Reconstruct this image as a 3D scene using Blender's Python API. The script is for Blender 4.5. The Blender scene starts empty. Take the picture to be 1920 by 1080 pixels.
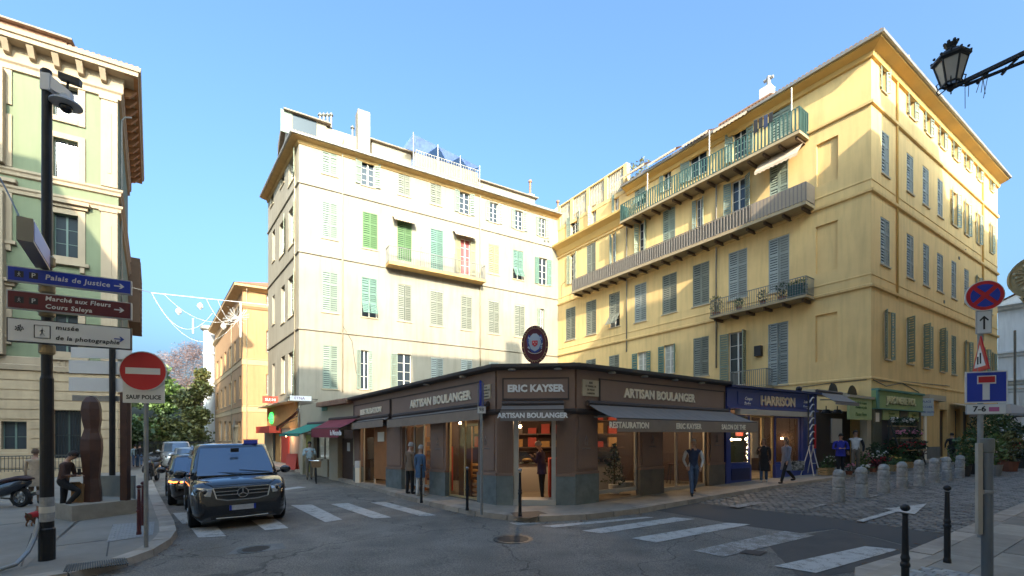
import bpy, bmesh, math, random
from mathutils import Vector, Matrix
random.seed(7)
R = math.radians
scene = bpy.context.scene
COL = scene.collection
# ------------------------------------------------------------------ camera
F, CX, HZ, CAMH, SL = 853.3, 960.0, 815.0, 2.0, 0.017     # SL: the street falls gently towards the west (-X)
cd = bpy.data.cameras.new('camera'); cam = bpy.data.objects.new('camera', cd); COL.objects.link(cam)
cam.location = (0, 0, CAMH); cam.rotation_euler = (R(90), 0, 0)
cd.sensor_width = 36; cd.lens = 36 * F / 1920; cd.shift_y = (HZ - 540) / 1920
cd.clip_start = .05; cd.clip_end = 3000
scene.camera = cam
# ------------------------------------------------------------------ daylight
SUN_EL, SUN_AZ = 24.5, 163.8
world = bpy.data.worlds.new('World'); scene.world = world; world.use_nodes = True
wn = world.node_tree.nodes; bg = wn['Background']
sky = wn.new('ShaderNodeTexSky'); sky.sky_type = 'NISHITA'; sky.sun_disc = False
sky.sun_elevation = R(SUN_EL); sky.sun_rotation = R(SUN_AZ); sky.altitude = 0; sky.air_density = 1.0; sky.dust_density = 10.0; sky.ozone_density = 4
tint = wn.new('ShaderNodeMix'); tint.data_type = 'RGBA'; tint.blend_type = 'MULTIPLY'; tint.inputs[0].default_value = 1; tint.inputs[7].default_value = (.58, .74, .80, 1)
world.node_tree.links.new(sky.outputs[0], tint.inputs[6]); world.node_tree.links.new(tint.outputs[2], bg.inputs[0]); bg.inputs[1].default_value = 0.15
sd = bpy.data.lights.new('sun', 'SUN'); sun = bpy.data.objects.new('sun', sd); COL.objects.link(sun)
sd.energy = 2.0; sd.angle = R(.53); sd.color = (1, .87, .67)
_e, _a = R(SUN_EL), R(SUN_AZ)
sun.rotation_euler = Vector((math.sin(_a) * math.cos(_e), math.cos(_a) * math.cos(_e), math.sin(_e))).to_track_quat('Z', 'Y').to_euler()
sun.location = (0, -30, 60)
vs = scene.view_settings; vs.view_transform = 'Standard'; vs.look = 'None'; vs.gamma = 1; vs.use_curve_mapping = False; vs.exposure = 2.35
scene.cycles.max_bounces = 8; scene.cycles.diffuse_bounces = 6; scene.cycles.glossy_bounces = 3; scene.cycles.transmission_bounces = 4
scene.cycles.transparent_max_bounces = 12
scene.cycles.caustics_reflective = False; scene.cycles.caustics_refractive = False
scene.cycles.sample_clamp_indirect = 4

# ------------------------------------------------------------------ places: a pixel of the survey photo to a point on the street
def G(px, py, off=0.0):
    u, w = (px - CX) / F, (HZ - py) / F
    t = (CAMH - off) / (SL * u - w)
    return Vector((u * t, t, SL * u * t + off))
def gz(x): return SL * x
def at(px, py, Y): return Vector(((px - CX) / F * Y, Y, CAMH + Y * (HZ - py) / F))

# ------------------------------------------------------------------ materials
MATS = {}
def M(name, col, rough=.6, metal=0, spec=.5, var=0., vscale=2., bump=0., bscale=30., coat=0, emit=None, estr=1., streak=0., rnd=0., col2=None, alpha=1.):
    if name in MATS: return MATS[name]
    m = bpy.data.materials.new(name); m.use_nodes = True; nt = m.node_tree; n = nt.nodes; L = nt.links
    b = n['Principled BSDF']
    b.inputs['Roughness'].default_value = rough; b.inputs['Metallic'].default_value = metal
    b.inputs['Specular IOR Level'].default_value = spec; b.inputs['Coat Weight'].default_value = coat
    b.inputs['Coat Roughness'].default_value = .04
    c4 = (*col, 1); b.inputs['Base Color'].default_value = c4
    tc = n.new('ShaderNodeTexCoord'); out = None
    def mul(a, fac_socket):
        mx = n.new('ShaderNodeMix'); mx.data_type = 'RGBA'; mx.blend_type = 'MULTIPLY'; mx.inputs[0].default_value = 1
        if a is None: mx.inputs[6].default_value = c4
        else: L.new(a, mx.inputs[6])
        L.new(fac_socket, mx.inputs[7]); return mx.outputs[2]
    def rng(sock, lo, hi, a=.3, z=.7):
        r = n.new('ShaderNodeMapRange'); r.inputs[1].default_value = a; r.inputs[2].default_value = z
        r.inputs[3].default_value = lo; r.inputs[4].default_value = hi; L.new(sock, r.inputs[0]); return r.outputs[0]
    if col2 is not None:
        ns = n.new('ShaderNodeTexNoise'); ns.inputs['Scale'].default_value = vscale * .45; ns.inputs['Detail'].default_value = 6
        L.new(tc.outputs['Object'], ns.inputs['Vector'])
        mx = n.new('ShaderNodeMix'); mx.data_type = 'RGBA'; mx.inputs[6].default_value = c4; mx.inputs[7].default_value = (*col2, 1)
        L.new(rng(ns.outputs['Fac'], 0, 1, .4, .65), mx.inputs[0]); out = mx.outputs[2]
    if var:
        ns = n.new('ShaderNodeTexNoise'); ns.inputs['Scale'].default_value = vscale; ns.inputs['Detail'].default_value = 8; ns.inputs['Roughness'].default_value = .65
        L.new(tc.outputs['Object'], ns.inputs['Vector'])
        out = mul(out, rng(ns.outputs['Fac'], 1 - var, 1 + var * .35))
    if streak:
        mp = n.new('ShaderNodeMapping'); mp.inputs['Scale'].default_value = (2.2, 2.2, .22); L.new(tc.outputs['Object'], mp.inputs[0])
        ns = n.new('ShaderNodeTexNoise'); ns.inputs['Scale'].default_value = 1.6; ns.inputs['Detail'].default_value = 7; L.new(mp.outputs[0], ns.inputs['Vector'])
        out = mul(out, rng(ns.outputs['Fac'], 1.04, 1 - streak, .45, .75))
    if rnd:
        oi = n.new('ShaderNodeObjectInfo'); out = mul(out, rng(oi.outputs['Random'], 1 - rnd, 1 + rnd * .5, 0, 1))
    if out is not None: L.new(out, b.inputs['Base Color'])
    if bump:
        ns = n.new('ShaderNodeTexNoise'); ns.inputs['Scale'].default_value = bscale; ns.inputs['Detail'].default_value = 4
        L.new(tc.outputs['Object'], ns.inputs['Vector'])
        bp = n.new('ShaderNodeBump'); bp.inputs['Strength'].default_value = bump; bp.inputs['Distance'].default_value = .02
        L.new(ns.outputs['Fac'], bp.inputs['Height']); L.new(bp.outputs[0], b.inputs['Normal'])
    if emit: b.inputs['Emission Color'].default_value = (*emit, 1); b.inputs['Emission Strength'].default_value = estr
    if alpha < 1: b.inputs['Alpha'].default_value = alpha
    MATS[name] = m; return m

def glass(name, clear=.85, tint=(.9, .95, .95), rough=.0):
    if name in MATS: return MATS[name]
    m = bpy.data.materials.new(name); m.use_nodes = True; nt = m.node_tree; n = nt.nodes; L = nt.links
    n.remove(n['Principled BSDF']); o = n['Material Output']
    tr = n.new('ShaderNodeBsdfTransparent'); tr.inputs[0].default_value = (tint[0] * clear, tint[1] * clear, tint[2] * clear, 1)
    gl = n.new('ShaderNodeBsdfGlossy'); gl.inputs['Roughness'].default_value = rough
    fr = n.new('ShaderNodeFresnel'); fr.inputs[0].default_value = 1.5
    mx = n.new('ShaderNodeMixShader'); L.new(fr.outputs[0], mx.inputs[0]); L.new(tr.outputs[0], mx.inputs[1]); L.new(gl.outputs[0], mx.inputs[2]); L.new(mx.outputs[0], o.inputs[0])
    MATS[name] = m; return m

# ------------------------------------------------------------------ mesh building
class MB:
    def __init__(s): s.v = []; s.f = []; s.m = []; s.mi = 0; s.smooth = False
    def quad(s, a, b, c, d): s.poly([a, b, c, d])
    def poly(s, pts):
        k = len(s.v); s.v += [tuple(p) for p in pts]; s.f.append(tuple(range(k, k + len(pts)))); s.m.append(s.mi)
    def hexa(s, p):           # 8 points: 0-3 bottom loop, 4-7 top loop
        k = len(s.v); s.v += [tuple(q) for q in p]
        for f in ((3, 2, 1, 0), (4, 5, 6, 7), (0, 1, 5, 4), (1, 2, 6, 5), (2, 3, 7, 6), (3, 0, 4, 7)):
            s.f.append(tuple(k + i for i in f)); s.m.append(s.mi)
    def box(s, x0, y0, z0, x1, y1, z1):
        s.hexa([(x0, y0, z0), (x1, y0, z0), (x1, y1, z0), (x0, y1, z0), (x0, y0, z1), (x1, y0, z1), (x1, y1, z1), (x0, y1, z1)])
    def ring(s, rings, closed_u=True, cap0=True, cap1=True):   # loft through rings of points
        k = len(s.v); n = len(rings[0])
        for r in rings: s.v += [tuple(p) for p in r]
        for i in range(len(rings) - 1):
            for j in range(n if closed_u else n - 1):
                a, b = k + i * n + j, k + i * n + (j + 1) % n
                s.f.append((a, b, b + n, a + n)); s.m.append(s.mi)
        if cap0: s.f.append(tuple(k + j for j in reversed(range(n)))); s.m.append(s.mi)
        if cap1: s.f.append(tuple(k + (len(rings) - 1) * n + j for j in range(n))); s.m.append(s.mi)
    def lathe(s, prof, c=(0, 0, 0), seg=16):   # prof: (radius, z)
        s.ring([[(c[0] + r * math.cos(2 * math.pi * i / seg), c[1] + r * math.sin(2 * math.pi * i / seg), c[2] + z) for i in range(seg)] for r, z in prof])
    def tube(s, pts, r, seg=8, r1=None):
        pts = [Vector(p) for p in pts]; rings = []; up = None; n = len(pts)
        for i, p in enumerate(pts):
            t = (pts[min(i + 1, n - 1)] - pts[max(i - 1, 0)]).normalized()
            if up is None: up = Vector((0, 0, 1)) if abs(t.z) < .9 else Vector((1, 0, 0))
            x = t.cross(up).normalized(); y = x.cross(t).normalized(); up = y
            rr = r if r1 is None else r + (r1 - r) * i / max(1, n - 1)
            if callable(r): rr = r(i / max(1, n - 1))
            rings.append([p + x * rr * math.cos(2 * math.pi * k / seg) + y * rr * math.sin(2 * math.pi * k / seg) for k in range(seg)])
        s.ring(rings)
    def bar(s, a, b, w, h=None):   # square bar between two points
        a, b = Vector(a), Vector(b); t = (b - a).normalized(); h = h or w
        up = Vector((0, 0, 1)) if abs(t.z) < .95 else Vector((1, 0, 0))
        x = t.cross(up).normalized() * w / 2; y = x.cross(t).normalized() * h / 2
        s.hexa([a - x - y, a + x - y, a + x + y, a - x + y, b - x - y, b + x - y, b + x + y, b - x + y])
    def ball(s, c, r, seg=10, rings=6, sz=(1, 1, 1)):
        c = Vector(c); s.ring([[(c.x + r * sz[0] * math.sin(a) * math.cos(2 * math.pi * i / seg), c.y + r * sz[1] * math.sin(a) * math.sin(2 * math.pi * i / seg), c.z - r * sz[2] * math.cos(a)) for i in range(seg)] for a in [math.pi * (j + .02) / (rings + .04) for j in range(rings + 1)]])
    def mesh(s, name, mats, smooth=None):
        me = bpy.data.meshes.new(name); me.from_pydata(s.v, [], s.f)
        for m in (mats if isinstance(mats, (list, tuple)) else [mats]): me.materials.append(m)
        if any(s.m): me.polygons.foreach_set('material_index', s.m)
        if smooth if smooth is not None else s.smooth: me.polygons.foreach_set('use_smooth', [True] * len(me.polygons))
        me.update(); return me

def wloc(o):
    v = Vector((0, 0, 0))
    while o is not None: v = v + o.location; o = o.parent
    return v
def link(name, me, parent=None, loc=None, rz=None):
    o = bpy.data.objects.new(name, me); COL.objects.link(o); o.parent = parent
    if loc is not None: o.location = Vector(loc)
    if rz is not None: o.rotation_euler = (0, 0, rz)
    return o
def obj(name, mb, mats, parent=None, smooth=None, world=True):
    """mb holds world coordinates; the object's origin is its parent's (unrotated) origin, or the centre of its base"""
    if parent is None:
        xs = [v[0] for v in mb.v]; ys = [v[1] for v in mb.v]; o0 = Vector(((min(xs) + max(xs)) / 2, (min(ys) + max(ys)) / 2, min(v[2] for v in mb.v)))
        if not world: o0 = Vector((0, 0, 0))
    else: o0 = wloc(parent) if world else Vector((0, 0, 0))
    mb.v = [(v[0] - o0.x, v[1] - o0.y, v[2] - o0.z) for v in mb.v]
    return link(name, mb.mesh(name, mats, smooth), parent, o0 if parent is None else None)
def tag(o, label=None, cat=None, group=None, kind=None):
    if label: o['label'] = label
    if cat: o['category'] = cat
    if group: o['group'] = group
    if kind: o['kind'] = kind
    return o
def thing(name, label, cat, loc=(0, 0, 0), rz=0, group=None):
    o = bpy.data.objects.new(name, None); COL.objects.link(o); o.location = loc; o.rotation_euler = (0, 0, rz); o.empty_display_size = .2
    return tag(o, label, cat, group)
def dup(root, loc, rz=None, label=None, group=None):
    def cp(o, par):
        c = o.copy(); COL.objects.link(c); c.parent = par
        for ch in kids.get(o.name, []): cp(ch, c)
        return c
    kids = {}
    for o in list(bpy.data.objects):
        if o.parent is not None: kids.setdefault(o.parent.name, []).append(o)
    r = cp(root, None); r.location = loc
    if rz is not None: r.rotation_euler = (0, 0, rz)
    if label: r['label'] = label
    if group: r['group'] = group
    return r

# ------------------------------------------------------------------ facades
class Fac:
    def __init__(s, O, d, n=None, k=0.):
        s.O = Vector((O[0], O[1])); s.d = Vector((d[0], d[1])).normalized()
        n = Vector((s.d.y, -s.d.x))
        if n.dot(-s.O - s.d * .1) < 0: n = -n
        s.n = n; s.k = k; s.ang = math.atan2(s.d.y, s.d.x)
    def s(s, px, o=0.):
        u = (px - CX) / F; q = s.O + s.n * o
        return (u * q.y - q.x) / (s.d.x - u * s.d.y)
    def z(s, px, py, o=0.):
        a = s.s(px, o); Y = (s.O + s.n * o + s.d * a).y
        return CAMH + Y * (HZ - py) / F - s.k * a
    def P(s, a, z, o=0.):
        q = s.O + s.d * a + s.n * o
        return Vector((q.x, q.y, z + s.k * a))
    def box(s, mb, a0, a1, z0, z1, o0, o1):
        mb.hexa([s.P(a0, z0, o0), s.P(a1, z0, o0), s.P(a1, z0, o1), s.P(a0, z0, o1), s.P(a0, z1, o0), s.P(a1, z1, o0), s.P(a1, z1, o1), s.P(a0, z1, o1)])
    def wall(s, mb, a0, a1, z0, z1, holes, depth=.22, skip_back=True):
        xs = sorted({a0, a1, *[h[0] for h in holes], *[h[1] for h in holes]}); zs = sorted({z0, z1, *[h[2] for h in holes], *[h[3] for h in holes]})
        xs = [x for x in xs if a0 <= x <= a1]; zs = [z for z in zs if z0 <= z <= z1]
        for i in range(len(xs) - 1):
            for j in range(len(zs) - 1):
                cx, cz = (xs[i] + xs[i + 1]) / 2, (zs[j] + zs[j + 1]) / 2
                if any(h[0] < cx < h[1] and h[2] < cz < h[3] for h in holes): continue
                mb.quad(s.P(xs[i], zs[j]), s.P(xs[i + 1], zs[j]), s.P(xs[i + 1], zs[j + 1]), s.P(xs[i], zs[j + 1]))
        for h in holes:
            dp = h[4] if len(h) > 4 else depth
            q = [(h[0], h[2]), (h[1], h[2]), (h[1], h[3]), (h[0], h[3])]
            for i in range(4):
                a, b = q[i], q[(i + 1) % 4]
                mb.quad(s.P(a[0], a[1], 0), s.P(b[0], b[1], 0), s.P(b[0], b[1], -dp), s.P(a[0], a[1], -dp))
            if len(h) > 5 and h[5]: mb.quad(*[s.P(a, z, -dp) for a, z in q])

# shared shutter leaf: x from the hinge 0..w, z 0..h
_sh = {}
def shutter_mesh(w, h, mat, flapped=False):
    w = round(w / .05) * .05; h = round(h / .1) * .1
    key = (w, h, mat.name)
    if key in _sh: return _sh[key]
    mb = MB(); t = .02; st = .055
    mb.box(0, -t, 0, st, t, h); mb.box(w - st, -t, 0, w, t, h)
    rails = [0, .36, .68, 1.] if h > 1.6 else [0, .5, 1.]
    zr = [max(0, min(h - .08, r * h - .04)) for r in rails]
    for z in zr: mb.box(st, -t, z, w - st, t, z + .08)
    for i in range(len(zr) - 1):
        a, b = zr[i] + .08, zr[i + 1]; k = max(2, int((b - a) / .135)); p = (b - a) / k
        for j in range(k):
            z = a + j * p
            mb.quad((st, -t * .9, z), (w - st, -t * .9, z), (w - st, t * .6, z + p * .76), (st, t * .6, z + p * .76))
    me = mb.mesh('shutter', mat); _sh[key] = me; return me

def put_shutter(fac, win, root0, hinge, z0, h, w, ang, right, mat, o=.03):
    d = fac.d * math.cos(ang) * (-1 if right else 1) + fac.n * math.sin(ang)
    p = fac.P(hinge, z0, o) - wloc(win)
    return link('shutter', shutter_mesh(w, h, mat), win, p, math.atan2(d.y, d.x))

def window(fac, root, a0, a1, z0, z1, kind='closed', mat=None, frame=None, pane=None, sill=True, depth=.2, left=None, right=None, bars=3, double=True, sillm=None):
    """a0<a1 along the facade. kind closed / open / flap. left,right: shutter angle in degrees at a0 / a1 (None: no leaf)"""
    frame = frame or MATS['window_frame_white']; pane = pane or MATS['window_glass']
    w, h = a1 - a0, z1 - z0; mb = MB()
    if kind == 'closed': left = 0 if left is None else left; right = 0 if right is None else right
    fd = -.045 if kind == 'closed' and left == 0 and right == 0 else -depth + .06
    t = .05
    fac.box(mb, a0 + .003, a0 + t, z0 + .003, z1 - .003, fd - .05, fd); fac.box(mb, a1 - t, a1 - .003, z0 + .003, z1 - .003, fd - .05, fd)
    fac.box(mb, a0 + t, a1 - t, z1 - t, z1 - .003, fd - .05, fd); fac.box(mb, a0 + t, a1 - t, z0 + .003, z0 + t, fd - .05, fd)
    if kind != 'closed' or left or right:
        if double:
            c = (a0 + a1) / 2; fac.box(mb, c - .045, c + .045, z0 + t, z1 - t, fd - .045, fd + .012)
        for i in range(1, bars + 1):
            z = z0 + h * i / (bars + 1); fac.box(mb, a0 + t, a1 - t, z - .014, z + .014, fd - .04, fd - .008)
    wi = obj('window', mb, frame, root)
    pb = MB(); pb.quad(fac.P(a0, z0, fd - .03), fac.P(a1, z0, fd - .03), fac.P(a1, z1, fd - .03), fac.P(a0, z1, fd - .03))
    obj('pane', pb, pane, wi)
    hw = w / 2 - .012; mat = mat or MATS['shutter_sage']
    if kind == 'flap':
        zf = z0 + h * .36
        for r in (0, 1):
            put_shutter(fac, wi, root, a1 - .006 if r else a0 + .006, zf, z1 - zf, hw, 0, r, mat, -.02)
            fb = MB(); b0, b1 = (a0 + .03, a0 + w / 2 - .03) if not r else (a0 + w / 2 + .03, a1 - .03)
            hh = h * .34
            for i in range(6):
                f0, f1 = i / 6, (i + .75) / 6
                fb.quad(fac.P(b0, zf - hh * .86 * f0, .0 + hh * .5 * f0), fac.P(b1, zf - hh * .86 * f0, .0 + hh * .5 * f0), fac.P(b1, zf - hh * .86 * f1, .0 + hh * .5 * f1), fac.P(b0, zf - hh * .86 * f1, .0 + hh * .5 * f1))
            for bb in (b0, b1 - .04):
                fb.hexa([fac.P(bb, zf, 0), fac.P(bb + .04, zf, 0), fac.P(bb + .04, zf, .03), fac.P(bb, zf, .03)][::1] + [fac.P(bb, zf - hh * .86, hh * .5), fac.P(bb + .04, zf - hh * .86, hh * .5), fac.P(bb + .04, zf - hh * .86, hh * .5 + .03), fac.P(bb, zf - hh * .86, hh * .5 + .03)])
            obj('shutter_flap', fb, mat, wi)
    else:
        if left is not None: put_shutter(fac, wi, root, a0 + .006, z0 + .01, h - .02, hw, R(left), 0, mat, .035 if left else -.02)
        if right is not None: put_shutter(fac, wi, root, a1 - .006, z0 + .01, h - .02, hw, R(right), 1, mat, .035 if right else -.02)
    if sill:
        sb = MB(); fac.box(sb, a0 - .08, a1 + .08, z0 - .07, z0 - .003, -.02, .07); obj('sill', sb, sillm or MATS['sill_stone'], wi)
    return wi

def railing(fac, balc, a0, a1, z0, z1, o, step, mat, ends=True, r=.011, o_in=.02, name='baluster', rail=.035):
    """a railing of single bars on the front and the two ends of a balcony"""
    mb = MB(); fac.box(mb, a0, a1, z1 - .04, z1, o - rail, o); fac.box(mb, a0, a1, z0 + .06, z0 + .09, o - rail, o)
    if ends:
        for a in (a0, a1 - rail): fac.box(mb, a, a + rail, z1 - .039, z1 - .001, o_in, o - rail); fac.box(mb, a, a + rail, z0 + .061, z0 + .089, o_in, o - rail)
    obj('rail', mb, mat, balc)
    b = MB(); b.box(-r, -r, 0, r, r, z1 - z0 - .045); me = b.mesh(name, mat); w0 = wloc(balc); n = int((a1 - a0) / step)
    for i in range(n + 1):
        p = fac.P(a0 + rail / 2 + (a1 - a0 - rail) * i / n, z0 + .003, o - rail / 2)
        link(name, me, balc, p - w0, fac.ang)
    if ends:
        m = max(1, int((o - o_in) / step))
        for a in (a0 + rail / 2, a1 - rail / 2):
            for i in range(m): link(name, me, balc, fac.P(a, z0 + .003, o_in + (o - o_in) * (i + .3) / m) - w0, fac.ang)

def text(s, parent, P, d, up, size, mat, ext=.012, align='CENTER', sx=1., bold=.0, name='lettering', shear=0., spacing=1.):
    """lettering on a plane through P: d along the line, up upwards"""
    c = bpy.data.curves.new(name, 'FONT'); c.body = s; c.size = size; c.align_x = align; c.align_y = 'CENTER'; c.extrude = ext; c.offset = bold; c.shear = shear; c.space_character = spacing
    c.resolution_u = 2
    c.materials.append(mat); o = bpy.data.objects.new(name, c); COL.objects.link(o)
    d = Vector(d).normalized(); up = Vector(up); up = (up - d * up.dot(d)).normalized(); n = d.cross(up)
    m = Matrix(((d.x * sx, up.x, n.x, 0), (d.y * sx, up.y, n.y, 0), (d.z * sx, up.z, n.z, 0), (0, 0, 0, 1)))
    m.translation = Vector(P); o.parent = parent
    if parent is not None:
        pm = Matrix.Identity(4); q = parent; chain = []
        while q is not None: chain.append(q); q = q.parent
        for q in reversed(chain): pm = pm @ Matrix.LocRotScale(q.location, q.rotation_euler, q.scale)
        m = pm.inverted() @ m
    o.matrix_local = m
    return o

# ------------------------------------------------------------------ palette
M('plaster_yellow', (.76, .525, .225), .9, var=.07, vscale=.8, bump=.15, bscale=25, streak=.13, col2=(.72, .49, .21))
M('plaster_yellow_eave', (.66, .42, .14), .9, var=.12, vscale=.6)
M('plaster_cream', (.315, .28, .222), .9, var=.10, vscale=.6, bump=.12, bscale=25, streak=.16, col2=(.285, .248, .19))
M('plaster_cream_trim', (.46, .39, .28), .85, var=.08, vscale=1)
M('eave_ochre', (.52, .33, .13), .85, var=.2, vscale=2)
M('plaster_pale', (.82, .72, .56), .9, var=.06, streak=.1)  # unseen houses behind the viewer, made pale to bounce fill into the street
M('plaster_green', (.165, .19, .115), .9, var=.08, vscale=.6, bump=.1, streak=.07)
M('stucco_pale', (.35, .27, .185), .88, var=.08, vscale=.8, bump=.1, streak=.08)
M('stone_rusticated', (.44, .33, .21), .9, var=.15, vscale=1.2, bump=.2, streak=.12)
M('plaster_orange', (.42, .24, .115), .9, var=.12, vscale=.5, bump=.1, streak=.12)
M('plaster_orange_trim', (.5, .34, .18), .9, var=.1, vscale=1)
M('plaster_white', (.62, .61, .60), .9, var=.1, vscale=.5, streak=.15)
M('roof_tile', (.30, .17, .11), .9, var=.35, vscale=3, bump=.3)
M('roof_tile_grey', (.27, .22, .17), .9, var=.35, vscale=3, bump=.3)
M('roof_tile_red', (.42, .14, .07), .9, var=.3, vscale=3)
M('gutter_zinc', (.33, .31, .28), .5, metal=.4, var=.2)
M('shutter_sage', (.27, .32, .26), .7, var=.12, vscale=4, rnd=.12)
M('shutter_pale', (.215, .265, .22), .75, var=.08, vscale=4, rnd=.05)
M('shutter_grey', (.205, .215, .175), .75, var=.12, vscale=4, rnd=.12)
M('shutter_green', (.085, .165, .065), .7, var=.12, vscale=4, rnd=.1)
M('shutter_teal', (.12, .21, .17), .7, var=.12, vscale=4, rnd=.1)
M('shutter_cream', (.29, .265, .16), .7, var=.12, vscale=4, rnd=.1)
M('shutter_blue', (.30, .325, .30), .7, var=.12, vscale=4, rnd=.1)
M('shutter_olive', (.25, .29, .21), .7, var=.15, vscale=4, rnd=.12)
M('window_frame_white', (.68, .66, .60), .6, var=.06)
M('window_frame_dark', (.10, .15, .13), .6)
M('window_glass', (.03, .04, .05), .06, spec=.6)
M('window_curtain', (.42, .42, .36), .35, spec=.6, var=.3, vscale=5)
M('door_red', (.34, .06, .06), .5, var=.1)
M('sill_stone', (.52, .42, .28), .9, var=.15)
M('iron_grey', (.20, .20, .18), .6, metal=.2, var=.2, vscale=6)
M('iron_black', (.016, .016, .018), .42, metal=.2, var=.2, vscale=8)
M('iron_dark', (.06, .065, .06), .55, var=.2, vscale=6)
M('balcony_green', (.035, .085, .075), .55, var=.15, vscale=5)
M('balcony_grey', (.19, .165, .14), .8, var=.2, vscale=5)
M('slab_stone', (.36, .28, .17), .9, var=.2)
M('bracket_wood', (.10, .065, .04), .9)
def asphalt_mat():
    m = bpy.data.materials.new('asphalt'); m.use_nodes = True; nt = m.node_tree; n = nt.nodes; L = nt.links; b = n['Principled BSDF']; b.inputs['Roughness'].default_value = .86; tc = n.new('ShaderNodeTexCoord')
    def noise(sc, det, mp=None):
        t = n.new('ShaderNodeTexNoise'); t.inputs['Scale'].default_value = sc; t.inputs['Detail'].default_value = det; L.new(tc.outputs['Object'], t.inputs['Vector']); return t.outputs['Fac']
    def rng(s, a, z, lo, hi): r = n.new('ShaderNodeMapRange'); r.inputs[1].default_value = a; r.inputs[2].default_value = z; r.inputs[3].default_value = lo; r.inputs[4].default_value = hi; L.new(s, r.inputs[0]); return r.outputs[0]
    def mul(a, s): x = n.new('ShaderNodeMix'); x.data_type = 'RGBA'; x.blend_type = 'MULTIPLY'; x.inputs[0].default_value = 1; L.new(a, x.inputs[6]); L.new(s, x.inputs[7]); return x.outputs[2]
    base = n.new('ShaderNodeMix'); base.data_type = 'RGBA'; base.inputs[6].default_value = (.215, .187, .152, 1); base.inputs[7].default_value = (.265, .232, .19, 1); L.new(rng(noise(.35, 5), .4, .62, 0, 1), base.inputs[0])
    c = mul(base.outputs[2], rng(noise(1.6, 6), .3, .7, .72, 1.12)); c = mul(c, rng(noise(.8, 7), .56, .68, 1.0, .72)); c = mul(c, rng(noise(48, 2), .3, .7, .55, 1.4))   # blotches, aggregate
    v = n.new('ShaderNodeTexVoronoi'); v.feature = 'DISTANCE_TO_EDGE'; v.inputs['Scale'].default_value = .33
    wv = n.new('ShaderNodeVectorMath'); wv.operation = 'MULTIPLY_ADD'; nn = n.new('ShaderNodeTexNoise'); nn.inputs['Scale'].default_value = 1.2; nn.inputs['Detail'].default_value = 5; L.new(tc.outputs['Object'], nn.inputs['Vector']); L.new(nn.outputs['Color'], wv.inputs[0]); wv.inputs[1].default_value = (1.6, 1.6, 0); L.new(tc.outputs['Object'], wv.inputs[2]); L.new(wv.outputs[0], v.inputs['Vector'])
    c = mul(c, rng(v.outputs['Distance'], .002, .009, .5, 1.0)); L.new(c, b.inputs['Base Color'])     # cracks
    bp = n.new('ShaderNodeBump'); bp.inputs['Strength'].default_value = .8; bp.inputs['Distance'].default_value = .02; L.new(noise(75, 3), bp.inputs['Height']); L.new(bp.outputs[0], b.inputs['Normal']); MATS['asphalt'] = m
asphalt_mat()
M('asphalt_patch', (.11, .096, .082), .9, var=.2, vscale=2, bump=.6, bscale=80)
M('asphalt_left', (.265, .235, .195), .9, var=.25, vscale=1.2, bump=.4, bscale=60)
M('pavement_grey', (.34, .295, .24), .85, var=.3, vscale=1.3, bump=.3, bscale=40)
M('slab_paving', (.34, .295, .235), .8, var=.3, vscale=2.5, bump=.2, bscale=30, rnd=.35)
M('kerb_granite', (.42, .35, .275), .75, var=.3, vscale=3, bump=.2, bscale=40, rnd=.2)
M('sett_stone', (.20, .18, .155), .55, var=.35, vscale=2.2, bump=.3, bscale=30, rnd=.4)
M('joint_sand', (.085, .078, .07), .95)
def paint_mat(name, col, cover):
    m = bpy.data.materials.new(name); m.use_nodes = True; nt = m.node_tree; n = nt.nodes; L = nt.links; b = n['Principled BSDF']; b.inputs['Roughness'].default_value = .8; tc = n.new('ShaderNodeTexCoord'); f = []
    for sc, det in ((5, 8), (55, 3)):
        t = n.new('ShaderNodeTexNoise'); t.inputs['Scale'].default_value = sc; t.inputs['Detail'].default_value = det; t.inputs['Roughness'].default_value = .7; L.new(tc.outputs['Object'], t.inputs['Vector']); f.append(t.outputs['Fac'])
    ad = n.new('ShaderNodeMath'); ad.operation = 'ADD'; L.new(f[0], ad.inputs[0]); L.new(f[1], ad.inputs[1])
    r = n.new('ShaderNodeMapRange'); r.inputs[1].default_value = cover - .07; r.inputs[2].default_value = cover + .07; L.new(ad.outputs[0], r.inputs[0])
    x = n.new('ShaderNodeMix'); x.data_type = 'RGBA'; x.inputs[6].default_value = (*col, 1); x.inputs[7].default_value = (.20, .175, .143, 1); L.new(r.outputs[0], x.inputs[0]); L.new(x.outputs[2], b.inputs['Base Color']); MATS[name] = m
paint_mat('paint_white', (.52, .49, .44), 1.10)
paint_mat('paint_worn', (.42, .39, .35), .99)
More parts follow.
